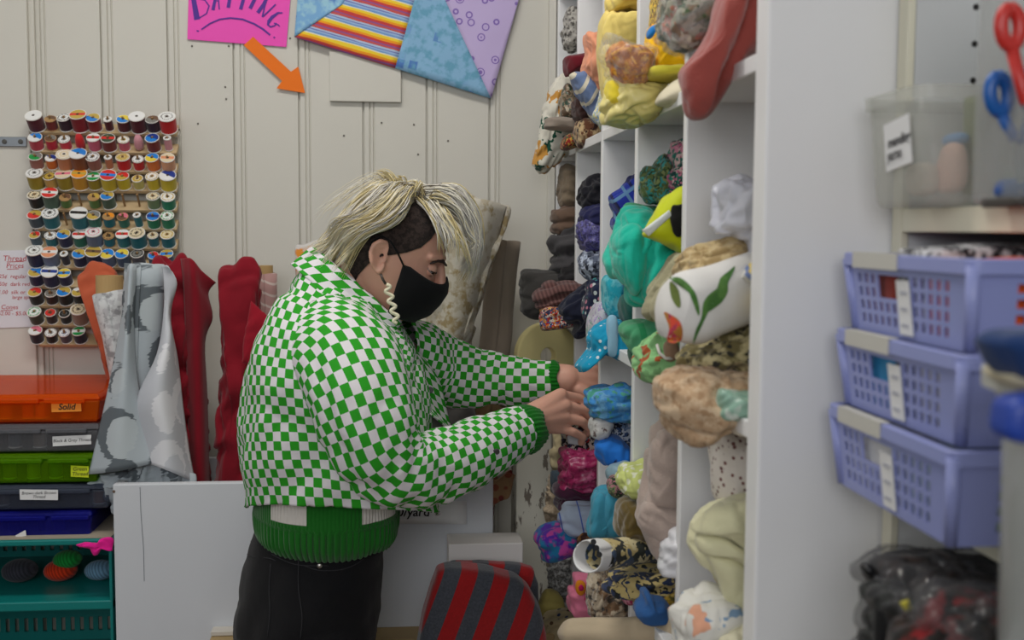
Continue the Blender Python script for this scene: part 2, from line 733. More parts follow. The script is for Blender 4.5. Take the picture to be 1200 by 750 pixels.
M_peel = peel_mat()
xa, xb = P(600, 600, YW - 0.03).x, P(640, 600, YW - 0.03).x
ztr = P(640, 417, 2.57).z - 0.081
mb = MB().box((xa, 2.53, 0), (xb, YW - 0.001, ztr))
mb.box((xb + 0.001, 2.55, 0), (0.352, YW - 0.001, ztr))
structure(mb.build('trim_2', M_peel, bevel=0.004))
structure(MB().box((0.338, YW - 0.02, 0), (0.356, YW - 0.0015, 3.0)).build('trim_3', M_wall, bevel=0.003))

# nail holes in the wall boards
nail = MB()
for px, py in [(225, 54), (268, 54), (232, 145), (264, 102), (265, 116), (403, 159), (447, 144), (485, 146), (525, 165), (490, 181), (340, 45), (210, 152), (560, 300)]:
    p = P(px, py, YW - 0.0005)
    nail.lathe([(0.0, 0), (0.0022, 0), (0.0022, 0.0012), (0.0, 0.0014)], 8, origin=p, axis=(0, -1, 0))
structure(nail.build('wall_back_nail_heads', plain('nail_head', K(80, 74, 66), 0.6)))

# ---------------------------------------------------------------- things on the wall
M_ink = plain('violet_ink', K(84, 44, 150), 0.7)
M_pink = plain('pink_paper', K(255, 84, 190), 0.75, var=0.04)


def flat_poly(name, px, Y, th, mat, parent=None, curl=0.0):
    pts = [P(x, y, Y) for x, y in px]
    mb = MB().prism([(p.x, p.z) for p in pts], Y, Y + th)
    return mb.build(name, mat, parent, bevel=0)


sign = thing('paper_sign', 'bright pink paper sign hand lettered BATTING in violet marker on plank wall', 'sign', P(279, 50, YW - 0.004))
flat_poly('sheet', [(222, -42), (343, -34), (335.5, 55), (219.5, 46)], YW - 0.005, 0.0012, M_pink, sign)


def strokes(name, polys, Y, mat, parent):
    """flat marker strokes; each a list of (px, py, width px)"""
    mb = MB()
    for i, pl in enumerate(polys):
        pts = [Vector((a, b, 0)) for a, b, w in pl]
        ws = [w for a, b, w in pl]
        l, r_ = [], []
        for j, p in enumerate(pts):
            t = (pts[min(j + 1, len(pts) - 1)] - pts[max(j - 1, 0)]).normalized()
            nn = Vector((-t.y, t.x, 0))
            l.append(p + nn * ws[j] / 2)
            r_.append(p - nn * ws[j] / 2)
        y_ = Y - 0.00004 * i
        a = [P(v.x, v.y, y_) for v in l]
        b = [P(v.x, v.y, y_) for v in r_]
        mb.grid([a, b])
    return mb.build(name, mat, parent, fix=False)


B_ = [[(225, -18, 5), (227, 0, 5.5), (231, 23, 7)],
      [(225, -18, 1.5), (236, -16, 1.6), (238, -8, 1.6), (229, -2, 1.5)],
      [(229, -2, 1.4), (240, 0, 1.6), (245, 7, 1.8), (242, 16, 1.6), (232, 22, 1.4)],
      [(254, -12, 3), (252, 0, 3.5), (249.5, 12, 4)], [(254, -12, 1.5), (256, 0, 1.5), (257, 11, 1.6)], [(251, 1, 1.3), (257, 1, 1.3)],
      [(260, -14, 2.5), (278, -13, 2.5)], [(270, -13, 3.5), (269, 0, 4), (267.5, 9, 4.2)],
      [(279, -13, 2.5), (296, -11, 2.5)], [(287, -12, 3.5), (285, 0, 4), (282, 11, 4.2)],
      [(302, -9, 3.4), (298, 0, 4), (293, 10, 4.2)],
      [(314, -5, 4), (309, 5, 4), (302, 15, 4.2)], [(314, -5, 1.6), (310, 8, 1.8), (307.5, 20, 2)], [(307.5, 20, 1.6), (316, 12, 1.8), (323, 5, 1.8)],
      [(331, 15, 1.4), (326, 15, 2.4), (319, 20, 4), (315, 25, 4), (314, 29, 2.6), (317, 31.5, 2), (322, 30, 1.6), (324, 27, 1.6)], [(321, 27, 1.4), (326, 29, 1.4), (327.5, 31, 1.4)],
      [(236, 34.5, 1.6), (246, 27.5, 1.7), (258, 22.5, 1.8), (270, 21, 1.9), (284, 22.5, 2), (298, 28, 2), (308, 34, 2.1), (316.5, 41, 2)],
      [(230.5, 36, 1.6), (233, 36.6, 1.6)], [(320.5, 43.5, 1.7), (322.3, 44.2, 1.7)]]
strokes('lettering', B_, YW - 0.0056, M_ink, sign)

arrow = flat_poly('paper_arrow', [(296.5, 43), (341, 84), (349.5, 78), (357.5, 109), (324, 103.5), (330.5, 95), (285.5, 53)], YW - 0.0085, 0.0012, plain('orange_paper', K(255, 120, 12), 0.75, var=0.03))
tag(arrow, 'orange paper arrow on plank wall pointing down and right below pink sign', 'arrow')

# white cover board under the quilt sample
a, b_ = P(386, 60, YW - 0.01), P(470, 120, YW - 0.01)
brd = MB().box((a.x, YW - 0.012, b_.z), (b_.x, YW - 0.0012, a.z)).build('cover_board', M_wall, bevel=0.0015)
tag(brd, 'white painted square board on plank wall tucked under the patchwork sample', 'board')

# patchwork sample: four printed patches sewn as two blocks
quilt = thing('patchwork_sample', 'patchwork sample of rainbow stripe, blue and purple circle prints pinned to wall', 'patchwork', P(478, 60, YW - 0.01))


def quilt_mats():
    out = []
    # blue mottled print
    for nm, bse, c1, c2, sc in (('quilt_sky', K(128, 178, 222), K(92, 140, 206), K(160, 205, 226), 38), ('quilt_blocks', K(140, 186, 220), K(84, 128, 196), K(108, 166, 196), 30)):
        m, nt, b = nodes(nm)
        tc = N(nt, 'ShaderNodeTexCoord')
        mp = N(nt, 'ShaderNodeMapping')
        mp.inputs['Rotation'].default_value = (0, R(-14), 0)
        L(nt, tc, 'Object', mp, 0)
        v = N(nt, 'ShaderNodeTexVoronoi', Scale=sc, distance='CHEBYCHEV', Randomness=0.85)
        L(nt, mp, 0, v, 0)
        n = N(nt, 'ShaderNodeTexNoise', Scale=60.0, Detail=4.0)
        L(nt, mp, 0, n, 0)
        sep = N(nt, 'ShaderNodeSeparateColor')
        L(nt, v, 1, sep, 0)
        o = mixc(nt, step(nt, (sep, 0), 0.55, 0.02), bse, c1)
        o2 = mixc(nt, step(nt, (v, 0), 0.3, 0.05), o, bse)
        o3 = mixc(nt, step(nt, (n, 0), 0.54, 0.08), o2, c2)
        nt.links.new(o3[0].outputs[o3[1]], b.inputs['Base Color'])
        b.inputs['Roughness'].default_value = 0.95
        out.append(m)
    # rainbow stripes
    m, nt, b = nodes('quilt_rainbow')
    tc = N(nt, 'ShaderNodeTexCoord')
    mp = N(nt, 'ShaderNodeMapping')
    mp.inputs['Rotation'].default_value = (0, R(-15), 0)
    L(nt, tc, 'Object', mp, 0)
    sx = N(nt, 'ShaderNodeSeparateXYZ')
    L(nt, mp, 0, sx, 0)
    n = N(nt, 'ShaderNodeTexNoise', Scale=90.0, Detail=2.0)
    mp2 = N(nt, 'ShaderNodeMapping')
    mp2.inputs['Scale'].default_value = (0.12, 1, 1)
    L(nt, mp, 0, mp2, 0)
    L(nt, mp2, 0, n, 0)
    ma = N(nt, 'ShaderNodeMath', operation='MULTIPLY_ADD')
    ma.inputs[1].default_value = 24.0
    L(nt, sx, 2, ma, 0)
    mm = N(nt, 'ShaderNodeMath', operation='MULTIPLY')
    mm.inputs[1].default_value = 0.16
    L(nt, n, 0, mm, 0)
    L(nt, mm, 0, ma, 2)
    fr = N(nt, 'ShaderNodeMath', operation='FRACT')
    L(nt, ma, 0, fr, 0)
    rp = N(nt, 'ShaderNodeValToRGB')
    rp.color_ramp.interpolation = 'CONSTANT'
    cs = [(0, K(150, 90, 150)), (0.08, K(206, 70, 70)), (0.22, K(250, 160, 40)), (0.34, K(252, 214, 60)), (0.5, K(236, 232, 200)), (0.56, K(120, 160, 214)), (0.66, K(160, 190, 226)), (0.74, K(120, 130, 196)), (0.8, K(180, 200, 226)), (0.88, K(200, 90, 90))]
    e = rp.color_ramp.elements
    while len(e) < len(cs):
        e.new(0.5)
    for i, (p, c) in enumerate(cs):
        e[i].position = p
        e[i].color = c
    L(nt, fr, 0, rp, 0)
    L(nt, rp, 0, b, 'Base Color')
    b.inputs['Roughness'].default_value = 0.95
    out.append(m)
    # purple rings
    m, nt, b = nodes('quilt_rings')
    tc = N(nt, 'ShaderNodeTexCoord')
    v = N(nt, 'ShaderNodeTexVoronoi', Scale=36.0, Randomness=0.55)
    L(nt, tc, 'Object', v, 0)
    mu = N(nt, 'ShaderNodeMath', operation='MULTIPLY')
    mu.inputs[1].default_value = 38.0
    L(nt, v, 0, mu, 0)
    si = N(nt, 'ShaderNodeMath', operation='SINE')
    L(nt, mu, 0, si, 0)
    o = mixc(nt, step(nt, (si, 0), 0.1, 0.25), K(200, 182, 226), K(134, 108, 186))
    o2 = mixc(nt, step(nt, (v, 0), 0.42, 0.02), o, K(200, 182, 226))
    nt.links.new(o2[0].outputs[o2[1]], b.inputs['Base Color'])
    b.inputs['Roughness'].default_value = 0.95
    out.append(m)
    return out


q_sky, q_blk, q_rain, q_ring = quilt_mats()


def patch(name, px, mat, lab):
    mb = MB()
    rows = []
    A_, B2, C_, D_ = px
    for i in range(15):
        t = i / 14
        row = []
        for j in range(15):
            u = j / 14
            x = (A_[0] * (1 - u) + B2[0] * u) * (1 - t) + (D_[0] * (1 - u) + C_[0] * u) * t
            y = (A_[1] * (1 - u) + B2[1] * u) * (1 - t) + (D_[1] * (1 - u) + C_[1] * u) * t
            d = 0.003 * noise.noise(Vector((x * 0.03, y * 0.03, 2))) + 0.004 * t * max(0, (x - 540) / 60)
            row.append(P(x, y, YW - 0.019 + d))
        rows.append(row)
    mb.grid(rows)
    o = mb.build(name, mat, quilt, smooth=True, solid=0.0016)
    o['label'] = lab
    return o


patch('patch', [(352, -40), (425, -40), (401, 5.5), (345, 43.5)], q_sky, 'mottled sky blue patch')
patch('patch', [(425, -40), (497, -40), (463, 80), (345, 43.5)], q_rain, 'rainbow striped patch')
patch('patch', [(497, -40), (503, -40), (575.5, 115.5), (463, 80)], q_blk, 'blue patch with blocky print')
patch('patch', [(503, -40), (616, -40), (608, 0), (575.5, 115.5)], q_ring, 'lilac patch printed with purple rings')

# slotted metal bar on the left board
p0, p1 = P(-40, 159.5, YW - 0.03), P(31, 172, YW - 0.03)
bar = MB()
bar.box((p0.x, YW - 0.03, p1.z), (p1.x, YW - 0.0245, p0.z))
mbr = bar.build('metal_bar', M_steel, bevel=0.0012)
tag(mbr, 'grey slotted metal bar screwed to the flat wall board above paper price list', 'bar')
for px in (24, 5):
    pp = P(px, 166, YW - 0.0312)
    MB().lathe([(0.0055, 0), (0.0055, 0.0014), (0.004, 0.002), (0.0, 0.002)], 14, origin=pp + Vector((0, 0.001, 0)), axis=(0, -1, 0)).build('screw', plain('screw_dark', K(90, 88, 84), 0.4, metal=0.7), mbr, smooth=False)

# thread price list
lst = thing('price_list', 'white paper price list for thread written in red beside the spool rack', 'notice', P(18, 384, YW - 0.027))
flat_poly('sheet', [(-28, 294), (37, 293), (40, 383), (-26, 385)], YW - 0.0265, 0.0008, plain('white_paper', K(226, 226, 232), 0.8), lst)
M_red_ink = plain('red_ink', K(190, 40, 50), 0.7)


def wall_text(name, s, px, py, h, Y, mat, parent, rot=0.0, align='LEFT', shear=0.2, bold=0.0, spacing=1.0):
    o = P(px, py, Y)
    ex = Vector((math.cos(R(rot)), 0, math.sin(R(rot))))
    ey = Vector((-math.sin(R(rot)), 0, math.cos(R(rot))))
    return text_mesh(name, s, h, mat, plane_map(o, ex, ey), parent, shear, align=align, bold=bold, spacing=spacing)


for s, x, y, h in (('Thread', 3, 303, 0.018), ('Prices', 7, 311.5, 0.016), ('.25¢  regular', -3, 324, 0.0125), ('.50¢  dark red', -3, 333, 0.0125), ('$1.00  silk or', -6, 342.5, 0.0125), ('large spool', 14, 348.5, 0.0115), ('Cones', 1, 360, 0.0145), ('$2.00 - $5.00', -3, 367.5, 0.0125)):
    wall_text('lettering', s, x, y, h, YW - 0.0269, M_red_ink, lst, 0, shear=0.15)
strokes('underline', [[(8, 307, 0.8), (28, 306.3, 0.8)], [(8, 315.6, 0.7), (22, 315, 0.7)], [(1, 364, 0.7), (15, 363.4, 0.7)]], YW - 0.027, M_red_ink, lst)

# ---------------------------------------------------------------- spool rack
YR = YW - 0.03
rack = thing('spool_rack', 'pale wooden wall rack with twelve rows of pegs holding coloured thread spools', 'rack', P(122, 404, YR))
SY = [153.5 + 22.65 * i for i in range(12)]
SX = [44, 61.5, 78.2, 95.2, 112, 128.9, 146.2, 163.5, 181, 198]
for x0, x1 in ((59, 68), (190, 198)):
    a, b_ = P(x0, 138, YR), P(x1, 408, YR)
    MB().box((a.x, YW - 0.014, b_.z), (b_.x, YW - 0.001, a.z)).build('upright', M_wood, rack, bevel=0.001)
TILT = R(42)
tdir = Vector((0, -math.sin(TILT), math.cos(TILT)))
ndir = Vector((0, -math.cos(TILT), -math.sin(TILT)))
DROP = 0.0
pegs_base = {}
for i, y in enumerate(SY):
    lo = P(43 + i * 0.25, y, YW - 0.045)
    hi = P(207 - (0 if i > 3 else 0), y - (1 if i == 0 else 0), YW - 0.045)
    # strip tilted so that its pegs lean out from the wall
    c = Vector((0, YW - 0.031, lo.z + 0.006))
    hw, ht = 0.017, 0.004
    cs = []
    for s_n, s_t in ((1, -1), (-1, -1), (-1, 1), (1, 1)):
        cs.append(c + ndir * hw * s_n + tdir * ht * s_t)
    mb = MB()
    mb.hexa([(lo.x, cs[0].y, cs[0].z), (hi.x, cs[0].y, cs[0].z), (hi.x, cs[1].y, cs[1].z), (lo.x, cs[1].y, cs[1].z),
             (lo.x, cs[3].y, cs[3].z), (hi.x, cs[3].y, cs[3].z), (hi.x, cs[2].y, cs[2].z), (lo.x, cs[2].y, cs[2].z)])
    mb.build('peg_strip', M_wood, rack, bevel=0.0008)
    for j, x in enumerate(SX):
        pegs_base[(i, j)] = Vector((P(x, y, YW - 0.04).x, c.y, c.z)) + tdir * 0.004 + ndir * 0.004

M_peg = plain('peg_wood', K(150, 118, 78), 0.6)
CAPS = {}


def capmat(c1, c2, kind):
    key = 'cap_%s_%s_%d' % (c1, c2, kind)
    if key in MATS:
        return MATS[key]
    m, nt, b = nodes(key)
    tc = N(nt, 'ShaderNodeTexCoord')
    sx = N(nt, 'ShaderNodeSeparateXYZ')
    L(nt, tc, 'Object', sx, 0)
    A1, A2 = CAPC[c1], CAPC[c2]
    if kind == 0:       # half and half label
        ad = N(nt, 'ShaderNodeMath', operation='MULTIPLY_ADD')
        ad.inputs[1].default_value = 0.5
        L(nt, sx, 0, ad, 0)
        L(nt, sx, 1, ad, 2)
        o = mixc(nt, step(nt, (ad, 0), 0.0, 0.0006), A1, A2)
    elif kind == 1:     # band across
        ab = N(nt, 'ShaderNodeMath', operation='ABSOLUTE')
        L(nt, sx, 1, ab, 0)
        o = mixc(nt, step(nt, (ab, 0), 0.0045, 0.0006), A2, A1)
    else:               # ring of small print
        le = N(nt, 'ShaderNodeVectorMath', operation='LENGTH')
        mp = N(nt, 'ShaderNodeMapping')
        mp.inputs['Scale'].default_value = (1, 1, 0)
        L(nt, tc, 'Object', mp, 0)
        L(nt, mp, 0, le, 0)
        n = N(nt, 'ShaderNodeTexNoise', Scale=420.0, Detail=1.0)
        L(nt, tc, 'Object', n, 0)
        ri = N(nt, 'ShaderNodeMath', operation='PINGPONG')
        ri.inputs[1].default_value = 0.004
        L(nt, le, 1, ri, 0)
        mu = N(nt, 'ShaderNodeMath', operation='MULTIPLY')
        L(nt, step(nt, (ri, 0), 0.0022, 0.0004)[0], 0, mu, 0)
        L(nt, step(nt, (n, 0), 0.48, 0.03)[0], 0, mu, 1)
        o = mixc(nt, (mu, 0), A1, A2)
    nt.links.new(o[0].outputs[o[1]], b.inputs['Base Color'])
    b.inputs['Roughness'].default_value = 0.4
    MATS[key] = m
    return m


CAPC = dict(white=K(232, 232, 230), cream=K(226, 210, 176), wood=K(176, 140, 92), gold=K(196, 166, 74), blue=K(40, 130, 214), navy=K(36, 60, 140), red=K(214, 52, 46), yellow=K(232, 206, 70), green=K(30, 150, 70), grey=K(130, 128, 122), black=K(30, 28, 28), peach=K(226, 150, 110), pink=K(224, 120, 140), brown=K(110, 80, 60), orange=K(240, 150, 40), darkgreen=K(60, 80, 60))
THR = dict(maroon=K(84, 18, 32), darkred=K(128, 16, 30), red=K(200, 30, 34), purple=K(50, 22, 40), brownred=K(120, 40, 36), rose=K(196, 66, 84), crimson=K(196, 36, 58), pink=K(206, 92, 118), palepink=K(214, 150, 160), dusty=K(150, 92, 80), orange=K(214, 112, 40), tan=K(188, 122, 82), brown=K(126, 70, 40), peach=K(222, 160, 120),
           olive=K(156, 138, 34), straw=K(190, 160, 84), yellow=K(206, 184, 40), amber=K(204, 150, 46), cream=K(204, 194, 110), black=K(24, 26, 26), greygreen=K(74, 100, 84), green=K(92, 128, 62), sage=K(120, 140, 96), emerald=K(16, 128, 92), slate=K(66, 86, 98), teal=K(18, 110, 122), seagreen=K(30, 110, 92), navy=K(26, 34, 74), steel=K(70, 92, 122), ink=K(40, 44, 62), bluegrey=K(96, 112, 140), darkolive=K(50, 54, 36), darkbrown=K(46, 30, 26), beige=K(140, 120, 106), grey=K(84, 86, 96))
# rows of spools: thread, size, cap colours, cap kind (None = bare peg, '' = hidden)
SP = [
    ['maroon b white white 2', 'brownred s wood brown 0', 'purple m white black 2', 'darkred b gold red 1', 'darkred m blue gold 0', 'maroon t white grey 2', 'maroon m blue yellow 0', 'maroon b white white 2', 'purple m grey brown 0', 'red b white grey 2'],
    ['rose m white blue 0', 'crimson s brown grey 0', 'crimson s white grey 2', 'red c', 'pink m white red 1', 'brownred m darkgreen red 1', 'pink s white gold 2', 'palepink c', 'brownred m blue navy 0', 'palepink t white black 2'],
    ['dusty m green grey 0', 'orange s white navy 0', 'tan b cream white 2', 'brown b white blue 0', 'dusty m white black 2', 'tan t white grey 2', 'red m gold cream 2', 'red s white grey 2', 'orange m yellow blue 0', 'peach m cream peach 1'],
    ['olive b white grey 2', 'straw m gold black 2', 'olive b cream pink 1', 'amber b orange gold 1', 'olive m green white 1', 'yellow b red blue 1', 'yellow m gold red 0', 'cream s gold cream 2', 'yellow m white gold 2', 'yellow b white navy 0'],
    ['black m cream black 2', 'greygreen b red white 1', 'green s wood brown 0', None, 'green s wood gold 0', 'greygreen m blue gold 0', None, None, 'sage m cream grey 2', 'emerald m white gold 2'],
    ['slate m red gold 0', 'teal b white black 2', None, 'teal b white black 1', 'seagreen m gold grey 0', 'teal s wood orange 0', 'seagreen s brown pink 0', 'teal t white grey 2', 'emerald m blue navy 1', 'emerald m white green 2'],
    ['slate s gold red 0', 'teal s white grey 2', 'navy m blue gold 0', 'seagreen m white red 1', 'bluegrey b white pink 2', 'teal s wood black 2', 'teal m white red 1', 'teal b cream black 2', 'teal s cream grey 2', 'teal m cream gold 2'],
    ['navy b white grey 2', 'bluegrey b peach white 1', 'ink t white grey 2', 'navy m blue gold 0', 'navy b gold brown 1', 'bluegrey m yellow blue 0', 'steel m blue yellow 0', 'grey m grey black 2', 'steel s blue red 0', 'steel m gold blue 1'],
    ['navy m gold blue 0', 'navy b white navy 1', 'navy m yellow blue 1', '', '', 'steel m grey blue 0', '', '', '', ''],
    ['black m gold red 0', 'darkbrown s grey brown 2', 'black m blue gold 0', 'black m gold white 0', '', '', '', '', '', ''],
    ['darkolive m white green 2', 'darkbrown s red brown 2', 'black s black grey 2', 'beige b cream brown 2', '', '', '', '', '', ''],
    ['ink m white pink 0', 'black s white grey 2', 'grey s white navy 2', 'ink m green white 1', '', '', '', '', '', '']]
SIZE = dict(b=(0.0192, 0.038), m=(0.0158, 0.031), s=(0.0130, 0.027), t=(0.0092, 0.031), c=(0.0108, 0.036))
ORD = ['first', 'second', 'third', 'fourth', 'fifth', 'sixth', 'seventh', 'eighth', 'ninth', 'tenth', 'eleventh', 'twelfth']
CN = dict(maroon='maroon', darkred='dark red', brownred='brownish red', greygreen='grey green', seagreen='sea green', bluegrey='blue grey', darkolive='dark olive', darkbrown='dark brown', palepink='pale pink', dusty='dusty brown', steel='steel blue', ink='ink blue')
for i, row in enumerate(SP):
    for j, d in enumerate(row):
        base = pegs_base[(i, j)]
        if d == '':
            continue
        MB().tube([base - tdir * 0.003, base + tdir * 0.036], 0.0024, 8).build('peg', M_peg, rack)
        if d is None:
            continue
        w = d.split()
        r, h = SIZE[w[1]]
        r *= rnd.uniform(0.95, 1.05)
        h *= rnd.uniform(0.94, 1.06)
        cn = CN.get(w[0], w[0])
        cap = (w[2] + ' capped ') if w[1] != 'c' else 'bare cone of '
        lab = '%s%s thread %s, %s in the %s row of the rack' % (cap, cn, 'spool' if w[1] != 'c' else '', ORD[j], ORD[i])
        lab = lab.replace(' ,', ',')
        t = thing('thread_spool', lab, 'thread spool', base + tdir * 0.0005, 'thread spools on the wall rack')
        t.rotation_euler = (TILT + R(rnd.uniform(-3, 3)), R(rnd.uniform(-4, 4)), 0)
        tm = fabric('thread_' + w[0], THR[w[0]], 'solid', rough=0.6, sheen=0.3, var=0.12, weave=0)
        if w[1] == 'c':
            mb = MB().lathe([(r * 0.75, 0.001), (r, h * 0.25), (r * 0.9, h * 0.7), (r * 0.5, h)], 18)
            mb.build('thread', tm, t, smooth=True, local=True)
            MB().lathe([(r * 0.5, -0.0005), (r * 0.5, 0.0012), (0.003, 0.0012)], 14).build('spool', plain('spool_wood', K(190, 150, 104), 0.5), t, local=True)
        else:
            body = plain('spool_white', K(230, 228, 222), 0.35) if w[2] not in ('wood', 'brown') else plain('spool_wood', K(190, 150, 104), 0.5)
            MB().lathe([(0.0035, 0), (r, 0), (r, 0.0016), (r * 0.45, 0.004), (r * 0.45, h - 0.004), (r, h - 0.0018), (r, h), (0.0035, h)], 22).build('spool', body, t, local=True)
            MB().lathe([(r * 0.46, 0.0022), (r * 0.93, 0.0022), (r * 0.95, h * 0.3), (r * 0.95, h * 0.7), (r * 0.93, h - 0.0024), (r * 0.46, h - 0.0024)], 22).build('thread', tm, t, smooth=False, local=True)
            mb = MB().lathe([(0.0034, 0.0), (r * 0.9, 0.0), (r * 0.9, 0.0005), (0.0034, 0.0005)], 22, origin=(0, 0, h))
            mb.build('cap_label', capmat(w[2], w[3], int(w[4])), t, local=True)
            MB().lathe([(0.0, 0.0), (0.0033, 0.0), (0.0033, 0.0006), (0.0, 0.0006)], 10, origin=(0, 0, h)).build('hole', plain('hole_dark', K(60, 50, 40), 0.8), t, local=True)
# ---------------------------------------------------------------- thread boxes at the left
YB = 2.30


def label_card(name, px, Y, mat, parent, th=0.0006):
    pts = [P(x, y, Y) for x, y in px]
    return MB().prism([(p.x, p.z) for p in pts], Y - th, Y).build(name, mat, parent)


M_inkblk = plain('black_ink', K(22, 22, 26), 0.7)
M_paperw = plain('label_paper', K(228, 228, 228), 0.8)
BX = [('translucent orange plastic thread box, top of the stack beside grey printed roll', (462, 495.5), 117, tinted('plastic_orange', K(240, 108, 20), (1.0, 0.42, 0.06, 1), 0.36), plain('latch_orange', K(250, 130, 40), 0.3), [(60, 471.5), (95, 471), (95.5, 482), (60.5, 483)], plain('card_orange', K(250, 150, 50), 0.8), ('Solid', 78, 477, 0.017)),
      ('clear grey plastic thread box labelled Black and Grey Thread, second from top', (497, 530), 117, tinted('plastic_grey', K(150, 152, 158), (0.62, 0.62, 0.64, 1), 0.32), plain('latch_grey', K(170, 172, 176), 0.3), [(61.5, 511.5), (107, 509.5), (107, 520.5), (62, 523)], M_paperw, ('Black & Grey Thread', 84.5, 516, 0.0088)),
      ('translucent green plastic thread box, third in the stack', (531.5, 566.5), 116, tinted('plastic_green', K(112, 168, 10), (0.42, 0.72, 0.04, 1), 0.38), plain('latch_green', K(160, 214, 40), 0.3), [(83, 545.5), (104, 546.5), (104, 559.5), (83, 558.5)], plain('card_lime', K(206, 220, 30), 0.8), ('Green\nThread', 93.5, 552.5, 0.011)),
      ('smoky clear plastic thread box with taped white label, fourth in the stack', (568, 597.5), 129.5, tinted('plastic_smoke', K(90, 98, 116), (0.42, 0.45, 0.52, 1), 0.42), plain('latch_smoke', K(120, 128, 146), 0.3), [(23, 573.5), (68, 574), (68, 586), (23.5, 585.5)], M_paperw, ('Brown dark Brown\nThread', 45.5, 580, 0.0086)),
      ('translucent deep blue plastic thread box, bottom of the stack on teal crate', (599, 631), 108, tinted('plastic_blue', K(36, 40, 160), (0.12, 0.13, 0.7, 1), 0.42), plain('latch_blue', K(64, 72, 214), 0.3), [(18, 627.5), (30, 621), (31, 628), (19, 629.5)], M_paperw, None)]
spools_in = [[(8, 'amber'), (34, 'orange'), (49, 'orange'), (79, 'amber')], [(47, 'beige'), (18, 'grey')], [(12, 'olive'), (40, 'yellow'), (66, 'green')], [(4, 'beige'), (117, 'tan')], [(18, 'navy'), (53, 'navy'), (71, 'steel')]]
boxn = ['orange', 'clear grey', 'green', 'smoky', 'deep blue']
for bi, (lab, (yt, yb), xr, mt, ml, card, cmat, txt) in enumerate(BX):
    pt, pb = P(xr, yt, YB), P(xr, yb, YB)
    x0, x1 = pt.x - 0.42, pt.x
    zt, zb = pt.z, pb.z
    yback = YW - 0.035
    t = thing('thread_box', lab, 'storage box', ((x0 + x1) / 2, (YB + yback) / 2, zb), 'stack of plastic thread boxes')
    # hollow body and stepped lid
    zl = zb + (zt - zb) * 0.80
    mb = MB().hexa([(x0 + 0.008, YB + 0.008, zb + 0.001), (x1 - 0.008, YB + 0.008, zb + 0.001), (x1 - 0.008, yback - 0.008, zb + 0.001), (x0 + 0.008, yback - 0.008, zb + 0.001),
                    (x0 + 0.002, YB + 0.003, zl), (x1 - 0.002, YB + 0.003, zl), (x1 - 0.002, yback - 0.002, zl), (x0 + 0.002, yback - 0.002, zl)])
    mb.build('body', mt, t, bevel=0.005)
    MB().hexa([(x0, YB, zl + 0.0006), (x1, YB, zl + 0.0006), (x1, yback, zl + 0.0006), (x0, yback, zl + 0.0006),
               (x0 + 0.006, YB + 0.008, zt), (x1 - 0.006, YB + 0.008, zt), (x1 - 0.006, yback - 0.006, zt), (x0 + 0.006, yback - 0.006, zt)]).build('lid', mt, t, bevel=0.004)
    for px0, px1 in ((52, 100), (-30, 46)):
        a, b_ = P(px0 + bi * 2, yt, YB), P(px1 + bi * 2, yt, YB)
        if b_.x > x1 - 0.004:
            b_.x = x1 - 0.006
        MB().box((a.x, YB - 0.008, zl - 0.006), (b_.x, YB + 0.004, zl + 0.0045)).build('latch', mt, t, bevel=0.003)
    yc = YB - 0.0005
    if bi in (0, 1, 2, 3):
        if bi == 3:
            yc = YB - 0.0085
        lc = label_card('label_card', card, yc, cmat, t)
        if txt:
            wall_text('lettering', txt[0], txt[1], txt[2], txt[3], yc - 0.0012, M_inkblk, lc, 1.5 if bi == 1 else 0, align='CENTER', bold=0.0003 if bi == 0 else 0.0)
    else:
        label_card('label_card', card, yc, cmat, t)
    for px, cn in spools_in[bi]:
        c = P(px, yb, YB + 0.045)
        r, h = 0.0135, (zl - zb) * 0.72
        s_ = thing('thread_spool', '%s thread spool seen inside the %s plastic box, %s from its left' % (CN.get(cn, cn), boxn[bi], ORD[[q[0] for q in spools_in[bi]].index(px)]), 'thread spool', Vector((c.x, YB + 0.045, zb + 0.004)), 'thread spools in the plastic boxes')
        MB().lathe([(r * 0.46, 0.003), (r * 0.92, 0.003), (r * 0.92, h - 0.003), (r * 0.46, h - 0.003)], 20).build('thread', fabric('thread_' + cn, THR[cn], 'solid', rough=0.6, sheen=0.3, var=0.12, weave=0), s_, local=True)
        MB().lathe([(0.0035, 0), (r, 0), (r, 0.002), (r * 0.45, 0.004), (r * 0.45, h - 0.004), (r, h - 0.002), (r, h), (0.0035, h)], 20).build('spool', plain('spool_white', K(230, 228, 222), 0.35), s_, local=True)

# teal crate unit under the boxes
M_teal = plain('teal_plastic', K(12, 124, 120), 0.35)
zt = P(60, 632.5, 2.28).z
xr = P(131, 660, 2.28).x
xl = xr - 0.5
zmid = P(60, 705, 2.28).z
zlow = zmid - 0.20
crate = thing('teal_crate', 'teal plastic open fronted crate under the stack of thread boxes', 'crate', ((xl + xr) / 2, 2.44, 0))
tp = MB().box((xl, 2.28, zt - 0.013), (xr, 2.62, zt - 0.0005)).build('top', M_teal, crate, bevel=0.003)
for z in (zmid, zlow, 0.02):
    MB().box((xl, 2.28, z - 0.02), (xr, 2.62, z)).build('tray', M_teal, crate, bevel=0.003)
for x in (xl, xr - 0.006):
    MB().box((x, 2.2805, 0.0), (x + 0.006, 2.619, zt - 0.013)).build('side', M_teal, crate, bevel=0.001)
bk = MB()
for zb_, zc_ in ((zmid, zt - 0.014), (zlow, zmid - 0.021)):
    hh = zc_ - zb_
    nb = 24
    for k in range(nb + 1):
        x = xl + (xr - xl) * k / nb
        bk.box((x - 0.006, 2.606, zb_), (x + 0.006, 2.612, zc_))
    for q in (0.0, 0.3, 0.42, 0.72, 0.86):
        bk.box((xl, 2.6055, zb_ + hh * q), (xr, 2.6125, zb_ + hh * (q + 0.12)))
bk.build('slotted_back', M_teal, crate)
